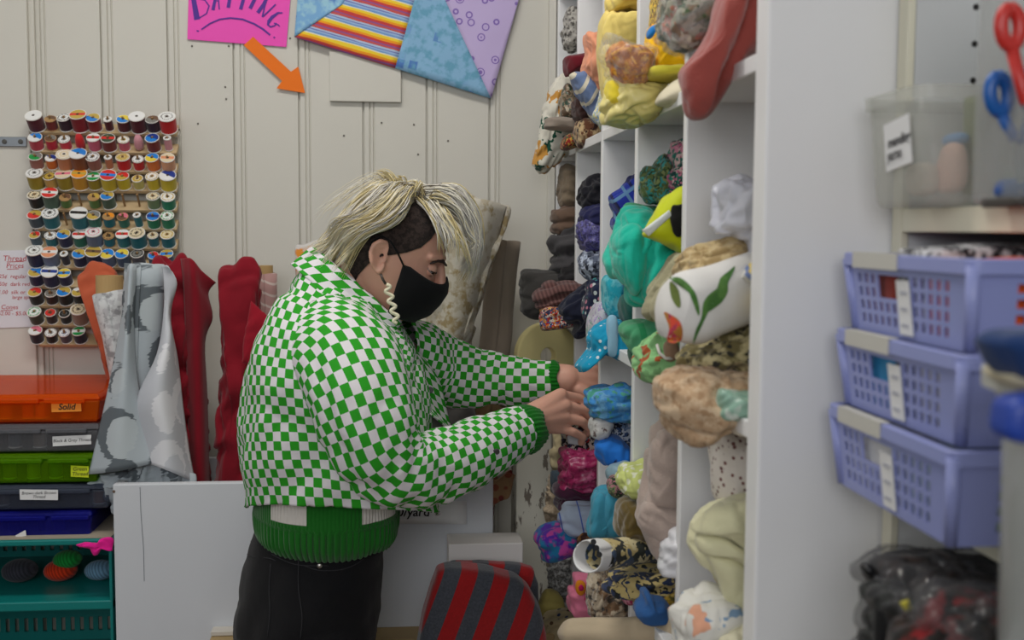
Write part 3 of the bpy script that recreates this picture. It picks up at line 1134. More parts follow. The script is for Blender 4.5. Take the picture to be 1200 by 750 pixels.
# mat on top of the crate
mt_ = MB().box((xl + 0.01, 2.285, zt), (xr - 0.002, 2.61, zt + 0.0028)).build('mat', plain('tan_mat', K(176, 164, 144), 0.85, var=0.15), None)
tag(mt_, 'tan cutting mat lying on top of the teal crate', 'mat')
for o in bpy.data.objects:
    if o.name.startswith('thread_box'):
        pass
pk = pillow('fabric_scrap', [(88, 637), (101, 633), (113, 634), (118, 629), (131, 627), (131.5, 643), (120, 641), (112, 648), (104, 641)], 2.268, 0.006, 0.006, fabric('cloth_hotpink', K(240, 30, 150), var=0.1), amp=0.004, fr=60, ang=15)
tag(pk, 'bright pink fabric scrap hanging over the edge of the teal crate', 'fabric scrap')
for nm, lab, px, c in (('yarn_ball', 'green yarn ball lying inside the teal crate', (80, 682, 13), K(24, 150, 60)), ('yarn_ball', 'red orange yarn ball on the tray of the teal crate', (72, 699, 15), K(220, 60, 24)), ('yarn_ball', 'pale blue yarn ball at right inside the teal crate', (118, 693, 14), K(120, 160, 190)), ('yarn_ball', 'dark grey yarn ball at left inside the teal crate', (24, 690, 16), K(60, 60, 70))):
    c0 = P(px[0], px[1], 2.42)
    r = px[2] * 2.42 / 1300
    c0.z = zmid + r * 0.8 if 'green' not in lab else zmid + r * 1.9
    mb = MB()
    mb.lathe([(r * math.sin(PI * k / 14) * 1.25, -r * 0.8 * math.cos(PI * k / 14)) for k in range(15)], 24, origin=c0)
    o = mb.build(nm, fabric('yarn_' + lab[:6], c, 'stripe', [tuple(x * 0.6 for x in c[:3]) + (1,)], 160, ang=25, th=0.5, weave=0.5), smooth=True)
    tag(o, lab, 'yarn ball')

# ---------------------------------------------------------------- white bin with fabric rolls
YF = 2.25
bl, br_ = P(132, 568, YF), P(578, 576, YF)
M_binp = plain('bin_grey_white', K(214, 217, 222), 0.5, var=0.05, bmp=0.06, bsc=60)
bin_ = thing('fabric_bin', 'white painted wooden bin holding upright fabric rolls behind the person', 'bin', ((bl.x + br_.x) / 2, 2.42, 0))
ztop = bl.z
MB().box((bl.x, YF, 0.0), (br_.x, YF + 0.02, ztop)).build('front_panel', M_binp, bin_, bevel=0.002)
MB().box((bl.x, YF + 0.0205, 0.0), (bl.x + 0.018, 2.62, ztop - 0.001)).build('side_panel', M_binp, bin_, bevel=0.002)
MB().box((br_.x - 0.018, YF + 0.0205, 0.0), (br_.x, 2.62, ztop - 0.001)).build('side_panel', M_binp, bin_, bevel=0.002)
MB().box((bl.x + 0.0185, 2.60, 0.0), (br_.x - 0.0185, 2.618, ztop - 0.02)).build('back_panel', M_binp, bin_, bevel=0.002)
MB().box((bl.x + 0.0185, YF + 0.0205, 0.83), (br_.x - 0.0185, 2.5995, 0.85)).build('bottom_panel', M_binp, bin_)
MB().tube([P(x, y, YF - 0.0004) for x, y in ((164, 571), (165, 600), (168, 640), (169, 681))], 0.0007, 6).build('drip_mark', plain('drip_grey', K(130, 134, 142), 0.5), bin_)
MB().lathe([(0, 0), (0.003, 0), (0.003, 0.001), (0, 0.001)], 8, origin=P(133.5, 576, YF), axis=(0, -1, 0)).build('chip_mark', plain('chip_brown', K(110, 90, 76), 0.8), bin_)

ps = thing('price_sign', 'white paper sign reading $2.00/yard taped to the front of the white bin', 'sign', P(500, 612, YF - 0.002))
mb = MB()
g = []
for i in range(5):
    row = []
    for j in range(9):
        u, v = j / 8, i / 4
        x = 440 + 107 * u
        y = 586 + 27.5 * v + 1 * u
        row.append(P(x, y, YF - 0.0014 - 0.010 * max(0, v - 0.2) * max(0, u - 0.35) ** 2 * 2))
    g.append(row)
mb.grid(g)
mb.build('sheet', M_paperw, ps, smooth=True, solid=0.0004, off=0)
wall_text('lettering', '$2.00/yard', 439, 600.5, 0.026, YF - 0.0042, M_inkblk, ps, -1.0, shear=0.1, bold=0.0004)

TANCORE = plain('cardboard_core', K(190, 158, 106), 0.8, var=0.08)
GREY_A = fabric('damask_grey', K(176, 184, 190), 'spots', [K(112, 120, 126), K(96, 104, 112), K(150, 158, 164)], 11, th=0.42, var=0.05)
# grey damask
gr = thing('fabric_roll', 'grey and white scroll printed fabric roll hanging loose over the bin edge', 'fabric roll', P(165, 566, 2.34))


def damask(name, a, b2, c3):
    m, nt, b = nodes(name)
    tc = N(nt, 'ShaderNodeTexCoord')
    mp = N(nt, 'ShaderNodeMapping')
    mp.inputs['Rotation'].default_value = (0, R(12), 0)
    L(nt, tc, 'Object', mp, 0)
    v = N(nt, 'ShaderNodeTexVoronoi', Scale=9.5, Randomness=0.35)
    L(nt, mp, 0, v, 0)
    n = N(nt, 'ShaderNodeTexNoise', Scale=160.0, Detail=2.0)
    mp2 = N(nt, 'ShaderNodeMapping')
    mp2.inputs['Scale'].default_value = (0.1, 0.1, 1)
    L(nt, mp, 0, mp2, 0)
    L(nt, mp2, 0, n, 0)
    ad = N(nt, 'ShaderNodeMath', operation='MULTIPLY_ADD')
    ad.inputs[1].default_value = 0.14
    L(nt, n, 0, ad, 0)
    L(nt, v, 0, ad, 2)
    mp4 = N(nt, 'ShaderNodeMapping')
    mp4.inputs['Location'].default_value = (0.022, 0, -0.016)
    L(nt, mp, 0, mp4, 0)
    v2 = N(nt, 'ShaderNodeTexVoronoi', Scale=9.5, Randomness=0.35)
    L(nt, mp4, 0, v2, 0)
    ad2 = N(nt, 'ShaderNodeMath', operation='MULTIPLY_ADD')
    ad2.inputs[1].default_value = 0.2
    L(nt, n, 0, ad2, 0)
    L(nt, v2, 0, ad2, 2)
    o = mixc(nt, step(nt, (ad, 0), 0.47, 0.008), c3, b2)
    o = mixc(nt, step(nt, (ad2, 0), 0.60, 0.012), o, a)
    nt.links.new(o[0].outputs[o[1]], b.inputs['Base Color'])
    b.inputs['Roughness'].default_value = 0.8
    w = N(nt, 'ShaderNodeTexNoise', Scale=420.0)
    L(nt, tc, 'Object', w, 0)
    bump(nt, b, (w, 0), 0.2, 0.001)
    MATS[name] = m
    return m


M_dam = damask('damask_face', K(178, 187, 193), K(98, 106, 112), K(186, 194, 198))
M_damw = damask('damask_reverse', K(196, 198, 204), K(226, 226, 230), K(204, 206, 212))
roll('roll', P(158, 640, 2.37), P(171, 311, 2.37), 0.043, M_dam, gr, turns=3, th=0.0025, r_in=0.03)
sheet('loose_end', [[P(150, 313, 2.33), P(153, 309, 2.305), P(160, 310, 2.315)],
                    [P(143, 370, 2.32), P(150, 372, 2.288), P(157, 372, 2.32)],
                    [P(130, 440, 2.31), P(146, 440, 2.276), P(160, 436, 2.315)],
                    [P(117, 500, 2.30), P(142, 498, 2.268), P(172, 492, 2.31)],
                    [P(104, 556, 2.30), P(140, 552, 2.262), P(187, 541, 2.30)]], M_dam, gr)
sheet('reverse_flap', [[P(190, 311, 2.34), P(197, 312, 2.32), P(199, 320, 2.35)],
                       [P(192, 330, 2.33), P(207, 331, 2.33), P(200, 345, 2.36)],
                       [P(192, 365, 2.33), P(198, 358, 2.33), P(200, 380, 2.37)],
                       [P(184, 415, 2.31), P(198, 400, 2.30), P(208, 420, 2.35)],
                       [P(160, 470, 2.30), P(188, 462, 2.275), P(215, 480, 2.34)],
                       [P(168, 520, 2.30), P(196, 512, 2.275), P(222, 530, 2.34)],
                       [P(172, 542, 2.30), P(198, 552, 2.275), P(229, 566, 2.33)]], M_damw, gr)
pillow('hanging_fold', [(112, 562), (150, 545), (186, 536), (214, 545), (226, 560), (226, 600), (150, 600), (115, 566)], 2.33, 0.03, 0.03, M_dam, gr, amp=0.014, fr=30, ang=80)

r1 = thing('fabric_roll', 'dark red fabric roll with frayed wavy edge beside the grey scroll roll', 'fabric roll', P(215, 572, 2.42))
M_redc = fabric('cloth_red', K(136, 16, 34), var=0.14)
pillow('roll', [(181, 304), (199, 300), (220, 303), (226, 330), (233, 380), (240, 450), (244, 520), (246, 640), (196, 640), (191, 480), (186, 380)], 2.44, 0.05, 0.04, M_redc, r1, amp=0.02, fr=16, ang=86, sq=2.0)
sheet('loose_edge', [[P(212, 303, 2.42), P(224, 303, 2.39), P(236, 317, 2.40), P(253, 331, 2.42)],
                     [P(214, 322, 2.41), P(226, 326, 2.38), P(236, 336, 2.40), P(244, 344, 2.42)],
                     [P(216, 350, 2.40), P(228, 352, 2.38), P(240, 360, 2.40), P(249, 372, 2.42)],
                     [P(218, 400, 2.40), P(228, 402, 2.38), P(236, 404, 2.39), P(240, 402, 2.42)],
                     [P(220, 470, 2.40), P(230, 472, 2.38), P(238, 474, 2.39), P(243, 472, 2.42)],
                     [P(222, 600, 2.40), P(232, 600, 2.38), P(240, 600, 2.39), P(246, 600, 2.42)]], M_redc, r1)
r2 = thing('fabric_roll', 'dark red fabric roll with folded flap close behind the person', 'fabric roll', P(280, 572, 2.42))
pillow('roll', [(258, 318), (268, 311), (285, 309), (303, 312), (305, 350), (300, 420), (296, 500), (294, 640), (254, 640), (256, 520), (260, 420), (259, 350)], 2.42, 0.05, 0.04, M_redc, r2, amp=0.014, fr=18, ang=88, sq=2.2)
pillow('folded_flap', [(294, 350), (318, 372), (324, 400), (322, 424), (303, 425), (284, 423), (287, 395)], 2.355, 0.008, 0.008, fabric('cloth_red_bright', K(156, 20, 40), var=0.1), r2, amp=0.006, fr=20, ang=60, round_=False)
r3 = thing('fabric_roll', 'pale pink striped fabric roll with cardboard core behind the second red roll', 'fabric roll', P(318, 572, 2.52))
roll('roll', P(320, 640, 2.53), P(311, 322, 2.53), 0.030, fabric('cloth_palestripe', K(214, 196, 190), 'stripe', [K(190, 150, 146)], 46, ang=60, th=0.8), r3, turns=3, r_in=0.018)
MB().tube([P(320, 640, 2.53), P(311, 311, 2.53)], 0.0165, 20).build('core', TANCORE, r3, smooth=False)
r4 = thing('fabric_roll', 'white and grey printed fabric roll on cardboard core left of the grey roll', 'fabric roll', P(132, 572, 2.46))
roll('roll', P(190, 640, 2.44), P(129, 344, 2.46), 0.036, fabric('cloth_newsprint', K(214, 216, 216), 'blot', [K(150, 150, 152), K(190, 190, 192)], 34, th=0.42, ang=70), r4, turns=4, r_in=0.029, wob=0.008)
mb = MB().lathe([(0.026, 0), (0.028, 0.0), (0.028, 0.05), (0.0245, 0.05), (0.0245, 0.002)], 26, origin=P(128.3, 350, 2.46), axis=P(128, 323, 2.46) - P(128.3, 350, 2.46))
mb.build('core', TANCORE, r4)
r5 = pillow('fabric_piece', [(92, 324), (100, 313), (120, 306), (133, 314), (137, 335), (142, 420), (178, 600), (156, 600), (122, 420), (113, 372), (104, 352)], 2.55, 0.03, 0.03, fabric('cloth_terracotta', K(196, 96, 64), var=0.1), amp=0.012, fr=24, ang=60)
tag(r5, 'terracotta cotton cloth bunched behind the white roll with cardboard core', 'fabric')
r6 = thing('fabric_roll', 'tall beige and cream brocade roll leaning behind the masked person', 'fabric roll', P(500, 572, 2.42))
M_broc = fabric('cloth_brocade', K(206, 200, 186), 'blot', [K(164, 146, 108), K(188, 178, 156)], 30, th=0.40, var=0.12)
pillow('roll', [(500, 232), (520, 221), (545, 229), (570, 233), (597, 242), (588, 268), (576, 310), (561, 360), (546, 412), (532, 480), (520, 640), (440, 640), (460, 480), (480, 340)], 2.44, 0.085, 0.05, M_broc, r6, amp=0.012, fr=20, ang=70, sq=2.0, centre=(525, 420))
sheet('overlap', [[P(520, 224, 2.40), P(548, 231, 2.355), P(575, 235, 2.36), P(594, 242, 2.40)], [P(512, 300, 2.38), P(535, 300, 2.345), P(560, 305, 2.35), P(575, 310, 2.39)], [P(500, 420, 2.38), P(515, 415, 2.345), P(533, 410, 2.345), P(547, 408, 2.39)]], M_broc, r6)
r7 = thing('fabric_roll', 'brown fabric roll with dark red flower print behind the beige brocade roll', 'fabric roll', P(575, 572, 2.5))
roll('roll', P(555, 640, 2.53), P(580, 420, 2.53), 0.043, fabric('cloth_brownfloral', K(140, 116, 84), 'spots', [K(110, 40, 40), K(128, 56, 44), K(96, 84, 60)], 26, th=0.38), r7, turns=3, r_in=0.02)
roll('wrapped_top', P(577, 440, 2.53), P(592, 283, 2.53), 0.039, fabric('cloth_taupe', K(158, 144, 128), var=0.12), r7, turns=3, r_in=0.02)
pillow('hanging_end', [(540, 560), (556, 552), (580, 560), (600, 548), (600, 570), (596, 582), (576, 590), (562, 586)], 2.262, 0.007, 0.007, fabric('cloth_brownfloral2', K(150, 118, 84), 'spots', [K(120, 50, 44), K(134, 74, 54)], 40, th=0.34), r7, amp=0.006, fr=40, ang=20)
r8 = pillow('fabric_piece', [(346, 297), (351, 287), (364, 284), (378, 290), (382, 420), (384, 640), (350, 640), (349, 420)], 2.5, 0.035, 0.035, fabric('cloth_paleorange', K(206, 202, 198), 'blot', [K(220, 140, 50)], 22, th=0.47), amp=0.008, fr=22, ang=80)
tag(r8, 'pale cloth with orange print peeping out behind the jacket collar', 'fabric')
r9 = pillow('fabric_piece', [(500, 470), (520, 455), (545, 470), (560, 500), (562, 640), (505, 640)], 2.36, 0.03, 0.03, fabric('cloth_charcoal', K(70, 68, 66), var=0.15), amp=0.01, fr=24, ang=80)
tag(r9, 'charcoal cloth seen between the two outstretched jacket sleeves', 'fabric')

# pale yellow ring of foam on the corner post
rg = MB()
rc = P(640, 417, 2.57)
rr_ = 0.0
axis = Vector((0.35, -1, 0.05)).normalized()
prf = [(0.020, -0.012), (0.077, -0.012), (0.080, -0.009), (0.080, 0.009), (0.077, 0.012), (0.020, 0.012)]
ax = axis
a_ = ax.orthogonal().normalized()
b_ = ax.cross(a_)
rows = [[rc + ax * h + (a_ * math.cos(2 * PI * k / 48) + b_ * math.sin(2 * PI * k / 48)) * r for k in range(48)] for r, h in prf]
rows.append(rows[0])
rg.grid(rows, True)
ringo = rg.build('foam_ring', fabric('foam_yellow', K(248, 232, 166), var=0.06), smooth=False, bevel=0.002)
tag(ringo, 'pale yellow foam ring standing on the peeling corner post', 'ring')

# ---------------------------------------------------------------- ledge, white box, striped blanket
zled = P(360, 741, YF - 0.02).z
led = thing('wooden_ledge', 'narrow wooden ledge along the foot of the white bin', 'ledge', (-0.05, 2.21, 0))
MB().box((P(250, 740, YF).x, YF - 0.075, zled - 0.018), (0.30, YF - 0.001, zled)).build('board', plain('ledge_wood', K(176, 150, 104), 0.6, var=0.2), led, bevel=0.002)
for x in (-0.36, 0.0, 0.27):
    MB().box((x, YF - 0.06, 0), (x + 0.025, YF - 0.004, zled - 0.0185)).build('leg', M_wood, led, bevel=0.002)
mb = MB().box((P(250, 740, YF).x, YF - 0.03, zled + 0.0005), (P(283, 740, YF).x, YF - 0.001, zled + 0.011))
o = mb.build('wood_offcut', plain('offcut_white', K(206, 200, 190), 0.6), bevel=0.002)
tag(o, 'small white painted wood offcut on the ledge behind the jeans', 'wood offcut')
pa, pb = P(525.5, 638, 2.165), P(613, 638, 2.165)
wb = MB().box((pa.x, 2.165, zled + 0.001), (pb.x, 2.245, pa.z)).build('white_box', plain('box_card_white', K(240, 236, 232), 0.7), bevel=0.002)
tag(wb, 'plain white cardboard box behind the folded red and grey striped blanket', 'box')
st = thing('stool', 'low wooden stool under the folded striped blanket', 'stool', (0.13, 2.02, 0))
MB().box((0.02, 1.90, 0.665), (0.25, 2.155, 0.685)).build('seat', M_wood, st, bevel=0.003)
for x in (0.04, 0.21):
    for y in (1.92, 2.11):
        MB().box((x, y, 0), (x + 0.025, y + 0.025, 0.6645)).build('leg', M_wood, st, bevel=0.002)
bl_ = thing('blanket', 'folded red and charcoal striped wool blanket in front of the white box', 'blanket', (0.13, 2.02, 0.721))


def wool():
    m, nt, b = nodes('wool_stripe')
    tc = N(nt, 'ShaderNodeTexCoord')
    mp = N(nt, 'ShaderNodeMapping')
    mp.inputs['Rotation'].default_value = (0, R(-20), 0)
    L(nt, tc, 'Object', mp, 0)
    sx = N(nt, 'ShaderNodeSeparateXYZ')
    L(nt, mp, 0, sx, 0)
    mu = N(nt, 'ShaderNodeMath', operation='MULTIPLY_ADD')
    mu.inputs[1].default_value = 1 / 0.060
    mu.inputs[2].default_value = 10.62
    L(nt, sx, 0, mu, 0)
    fr = N(nt, 'ShaderNodeMath', operation='FRACT')
    L(nt, mu, 0, fr, 0)
    n = N(nt, 'ShaderNodeTexNoise', Scale=260.0, Detail=3.0)
    L(nt, tc, 'Object', n, 0)
    g = mixc(nt, (n, 0), K(84, 88, 98), K(40, 43, 50))
    r = mixc(nt, (n, 0), K(176, 12, 18), K(138, 6, 10))
    o = mixc(nt, step(nt, (fr, 0), 0.5, 0.012), r, g)
    nt.links.new(o[0].outputs[o[1]], b.inputs['Base Color'])
    b.inputs['Roughness'].default_value = 0.95
    b.inputs['Sheen Weight'].default_value = 0.3
    bump(nt, b, (n, 0), 0.4, 0.002)
    return m


M_wool = wool()
pillow('top_fold', [(480, 812), (487, 760), (495, 716), (505, 682), (512, 663), (524, 659), (545, 660), (578, 665), (604, 672), (618, 684), (632, 708), (640, 736), (640, 812)], 2.02, 0.045, 0.05, M_wool, bl_, amp=0.004, fr=9, ang=60, sq=5, round_=False, centre=(560, 760))
pillow('lower_fold', [(519, 662), (530, 656), (560, 655), (600, 656), (624, 662), (630, 680), (632, 730), (628, 812), (540, 812), (520, 720)], 2.10, 0.03, 0.03, M_wool, bl_, amp=0.004, fr=10, ang=60, sq=4, round_=False)
# ---------------------------------------------------------------- cubby shelving for fabric
XS = 0.357
YK = [1.115, 1.41, 1.715, 2.02, 2.325, 2.632]
ZM, ZT, ZL = 1.352, 1.733, 0.98
XB = 0.72
cub = thing('cubby_shelving', 'white floor to ceiling cubby shelving packed with folded fabric', 'shelving', (0.54, 1.88, 0))
MB().box((XS, 1.086, 0), (XB + 0.02, 1.125, 2.9)).build('end_panel', M_white, cub, bevel=0.003)
for y in YK[1:]:
    MB().box((XS, y - 0.009, 0), (XB, y + 0.009, 2.9)).build('divider', M_white, cub, bevel=0.002)
for z in (0.12, 0.61, ZL, ZM, ZT, 2.11, 2.5):
    MB().box((XS + 0.0008, 1.1255, z - 0.0185), (XB, YK[5] + 0.008, z)).build('shelf', M_white, cub, bevel=0.0015)
MB().box((XB + 0.0005, 1.1255, 0), (XB + 0.018, YK[5] + 0.009, 2.9)).build('back_panel', M_white, cub)
YC = [(YK[i] + YK[i + 1]) / 2 for i in range(5)]
GT, GM, GL = 'fabrics on the upper cubby row', 'fabrics in the middle cubby row', 'fabrics in the lower cubby row'


def fab(lab, col, px, mat, grp, tf=0.07, tb=0.07, Y=None, **kw):
    Y = YC[col] if Y is None else Y
    o = pillow(kw.pop('name', 'folded_fabric'), px, Y, tf, tb, mat, **kw)
    tag(o, lab, 'fabric', grp)
    return o


def cl(name, c, **kw):
    return fabric('cubby_' + name, c, **kw)


# ---- upper row
fab('cream cloth with dark green leaf print hanging over the far end of the upper shelf', 4,
    [(634, 200), (627, 190), (629, 165), (634, 142), (642, 112), (656, 88), (672, 82), (682, 100), (684, 160), (668, 176), (650, 192)],
    cl('leafprint', K(222, 218, 204), kind='patch', cols=[K(222, 218, 204), K(222, 218, 204), K(30, 84, 66), K(222, 218, 204), K(206, 150, 70), K(222, 218, 204)], scale=24), GT, 0.05, 0.05, Y=2.46, amp=0.012, ang=70)
fab('grey and white knitted bundle in the topmost far cubby', 4, [(661, 52), (660, 38), (663, 14), (670, 8), (679, 14), (681, 36), (678, 54), (668, 58)],
    cl('knitgrey', K(190, 186, 178), kind='blot', cols=[K(96, 92, 88)], scale=60, th=0.38, weave=0.8), GT, 0.05, 0.05, Y=2.50, amp=0.012, fr=50)
fab('dark maroon folded cloth on top of the leaf print pile', 3, [(660, 68), (662, 65), (686, 61), (700, 62), (702, 84), (690, 83), (664, 87), (661, 80)], cl('maroon', K(110, 20, 34)), GT, 0.06, 0.05, Y=2.34, amp=0.004, round_=False)
fab('plastic wrapped brown print bundle with red tag, far end of upper shelf', 4, [(656, 128), (657, 108), (662, 98), (670, 100), (675, 112), (675, 132), (668, 138), (659, 136)],
    cl('brownjar', K(150, 130, 104), kind='patch', cols=[K(90, 70, 50), K(176, 160, 136), K(60, 84, 66)], scale=40, rough=0.35, spec=0.6), GT, 0.03, 0.03, Y=2.38, amp=0.006, fr=40)
fab('taupe folded cloth below the brown wrapped bundle on the upper shelf', 4, [(639, 143), (643, 136), (672, 138), (680, 144), (678, 152), (640, 149)], cl('taupe', K(150, 138, 126)), GT, 0.04, 0.04, Y=2.36, amp=0.004)
fab('dark brown curly pile cloth on the far part of the upper shelf', 3, [(673, 136), (672, 118), (679, 110), (690, 116), (700, 134), (696, 146), (682, 142)], cl('curlbrown', K(64, 38, 34), weave=0.9), GT, 0.05, 0.05, Y=2.27, amp=0.01, fr=60)
fab('brown and cream animal print cloth lying on the upper shelf edge', 3, [(672, 162), (674, 146), (684, 138), (702, 140), (706, 152), (700, 166), (684, 171), (676, 170)],
    cl('animalbrown', K(110, 70, 48), kind='blot', cols=[K(208, 180, 136), K(50, 30, 26)], scale=32), GT, 0.06, 0.05, Y=2.26, amp=0.008)
fab('small red and green print cloth beside the leaf print cloth', 4, [(657, 172), (659, 160), (668, 154), (676, 160), (676, 170), (666, 174)], cl('redgreen', K(140, 40, 32), kind='patch', cols=[K(60, 90, 60), K(190, 140, 60), K(90, 40, 30)], scale=60), GT, 0.04, 0.04, Y=2.31, amp=0.006)
fab('cream cloth with blue dashes draped over the upper shelf edge', 3, [(669, 88), (680, 82), (694, 88), (706, 104), (712, 130), (712, 146), (702, 142), (690, 132), (678, 112)],
    cl('bluedash', K(220, 212, 190), kind='stripe', cols=[K(110, 130, 170)], scale=42, ang=-25, th=0.72), GT, 0.05, 0.05, Y=2.18, amp=0.008, ang=50)
fab('peach cotton folded upright on the upper shelf', 3, [(685, 44), (687, 37), (700, 37), (712, 40), (714, 70), (712, 100), (702, 106), (693, 96), (684, 80), (688, 62)], cl('peach', K(240, 162, 126)), GT, 0.06, 0.05, Y=2.15, amp=0.012, ang=70)
fab('pastel floral cotton under the pale yellow satin on the upper shelf', 2, [(697, 134), (702, 116), (706, 98), (722, 104), (730, 136), (726, 146), (706, 148)],
    cl('pastelfloral', K(216, 220, 220), kind='patch', cols=[K(216, 220, 220), K(120, 160, 200), K(240, 220, 120), K(216, 220, 220), K(150, 190, 150)], scale=60), GT, 0.05, 0.05, Y=2.04, amp=0.008)
fab('pale yellow cloth folded in tall layers at the top of the upper row', 2, [(711, 14), (713, -14), (722, -30), (750, -30), (756, 10), (750, 17), (735, 12), (722, 15)], cl('butter', K(236, 212, 116)), GT, 0.07, 0.07, amp=0.01, ang=5)
fab('butter yellow cloth folded square above the bag of orange yarn', 2, [(708, 112), (705, 60), (709, 18), (722, 13), (752, 15), (772, 18), (776, 70), (774, 132), (740, 134), (716, 128)], cl('butter2', K(238, 214, 124)), GT, 0.06, 0.07, amp=0.006, ang=85, layers=(2, 90, 0.008))
fab('glossy pale yellow satin slumped over the edge of the upper shelf', 2, [(709, 138), (707, 112), (712, 94), (730, 92), (752, 94), (772, 98), (778, 112), (770, 132), (752, 144), (732, 142), (718, 140)],
    cl('satinyellow', K(236, 222, 140), rough=0.4, spec=0.6, weave=0.05), GT, 0.075, 0.06, Y=1.60, amp=0.022, fr=18, ang=35)
fab('bright yellow cloth edge pressed against the satin', 2, [(711, 118), (711, 94), (718, 90), (726, 100), (732, 124), (726, 130), (718, 122)], cl('brightyellow', K(248, 222, 60)), GT, 0.03, 0.03, Y=1.57, amp=0.006)
bg_o = fab('clear plastic bag of orange yarn on the yellow cloth', 2, [(711, 66), (714, 56), (726, 48), (742, 52), (756, 58), (764, 66), (758, 88), (742, 96), (728, 94), (718, 82)],
           cl('orangeyarn', K(226, 140, 24), kind='blot', cols=[K(176, 92, 16), K(240, 176, 60)], scale=46, rough=0.5), GT, 0.045, 0.045, Y=1.56, amp=0.014, fr=34, name='yarn_bag')
M_film = clear('clear_film', K(235, 238, 240), 0.16, 0.08, 0.8)
pillow('plastic_film', [(706, 62), (710, 44), (714, 38), (722, 47), (742, 52), (758, 53), (768, 60), (762, 90), (742, 99), (726, 96), (714, 82)], 1.56, 0.052, 0.052, M_film, bg_o, amp=0.016, fr=40, ang=70)
fab('bright yellow and orange cloth in an upright fold on the upper shelf', 1, [(760, 90), (757, 70), (760, 40), (764, 26), (774, 24), (786, 32), (806, 52), (812, 78), (800, 90), (780, 92)], cl('sunyellow', K(250, 196, 20), kind='blot', cols=[K(246, 170, 20)], scale=12, th=0.42), GT, 0.06, 0.06, Y=1.58, amp=0.012, ang=75)
fab('lemon yellow cloth under the bright yellow fold', 1, [(757, 88), (758, 78), (776, 76), (796, 76), (806, 86), (792, 92), (766, 92)], cl('lemon', K(226, 214, 70)), GT, 0.06, 0.06, Y=1.54, amp=0.008)
fab('small blue cloth loop beside the bright yellow fold', 1, [(758, 40), (760, 30), (770, 25), (778, 26), (776, 31), (766, 34), (763, 42)], cl('blueloop', K(30, 130, 210)), GT, 0.02, 0.02, Y=1.50, amp=0.004)
fab('yellow and black print cloth above the blue loop', 1, [(764, 26), (766, 8), (768, -12), (782, -14), (790, 10), (784, 28), (772, 26)], cl('yellowprint', K(230, 190, 40), kind='patch', cols=[K(60, 50, 30), K(240, 210, 80), K(160, 120, 40)], scale=70), GT, 0.05, 0.05, amp=0.006)
fb = fab('clear bag of grey green floral cloth squeezed against the terracotta fleece', 1, [(776, 34), (778, 10), (782, -16), (820, -20), (838, 4), (838, 28), (822, 48), (806, 55), (790, 52), (782, 44)],
         cl('greyfloral', K(168, 166, 148), kind='patch', cols=[K(120, 124, 104), K(190, 130, 110), K(80, 100, 70), K(206, 200, 180), K(140, 120, 100)], scale=34), GT, 0.045, 0.045, Y=1.345, amp=0.014, fr=30, name='fabric_bag')
pillow('plastic_film', [(774, 34), (775, 8), (780, -20), (822, -24), (842, 4), (841, 30), (824, 51), (806, 58), (788, 55), (779, 46)], 1.345, 0.052, 0.052, M_film, fb, amp=0.016, fr=40, ang=40)
fab('cream cloth lying behind the hanging terracotta fleece', 1, [(770, 118), (775, 104), (790, 92), (804, 90), (815, 104), (812, 120), (790, 122)], cl('cream', K(228, 218, 190)), GT, 0.05, 0.05, Y=1.50, amp=0.008)
fab('terracotta pink fleece spilling far over the near end of the upper shelf', 0,
    [(833, 18), (840, -12), (870, -40), (930, -40), (930, 30), (908, 46), (884, 62), (866, 80), (850, 98), (838, 122), (828, 138), (814, 143), (802, 136), (799, 122), (801, 104), (797, 88), (800, 76), (814, 62), (826, 44)],
    cl('fleece', K(158, 74, 66), weave=0.6, sheen=0.4), GT, 0.07, 0.08, Y=1.26, amp=0.012, fr=8, ang=55, sq=1.9, centre=(862, 40), m=52, ex=0.10)

# ---- middle row
fab('tan rough cloth bundle high in the far middle cubby', 4, [(655, 238), (654, 215), (658, 195), (668, 194), (676, 205), (676, 238), (664, 244)], cl('tanrough', K(140, 124, 104), weave=0.8), GM, 0.06, 0.05, amp=0.01, fr=30)
fab('brown folded cloth below the tan bundle in the far middle cubby', 4, [(648, 268), (648, 248), (654, 240), (668, 238), (680, 242), (680, 272), (660, 276)], cl('brownfold', K(110, 88, 74)), GM, 0.06, 0.06, Y=2.45, amp=0.008, layers=(2, 0, 0.01))
fab('charcoal folded cloths in the far middle cubby', 4, [(646, 304), (645, 284), (650, 272), (662, 264), (682, 266), (682, 324), (660, 322), (650, 314)], cl('charcoal', K(74, 72, 74), weave=0.6), GM, 0.06, 0.06, Y=2.43, amp=0.010, layers=(3, 10, 0.014))
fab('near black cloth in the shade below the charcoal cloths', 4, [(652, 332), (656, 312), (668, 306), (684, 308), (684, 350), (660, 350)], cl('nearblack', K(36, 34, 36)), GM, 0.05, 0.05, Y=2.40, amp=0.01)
fab('charcoal wool folded square and jutting out of the far middle cubby', 4, [(611, 352), (610, 330), (612, 314), (630, 313), (660, 316), (684, 320), (684, 350), (650, 362), (628, 372), (612, 364)], cl('charcoal2', K(66, 64, 62), weave=0.7), GM, 0.05, 0.06, Y=2.42, amp=0.006, ang=10, rough_edge=0.02)
fab('mauve brown ribbed knit folded on the charcoal wool', 4, [(626, 352), (628, 342), (636, 332), (648, 327), (664, 328), (682, 334), (682, 356), (652, 358), (632, 358)], cl('mauverib', K(118, 84, 80), kind='stripe', cols=[K(92, 62, 60)], scale=120, ang=20, th=0.5, weave=0.8), GM, 0.06, 0.05, Y=2.33, amp=0.008, layers=(2, 15, 0.012))
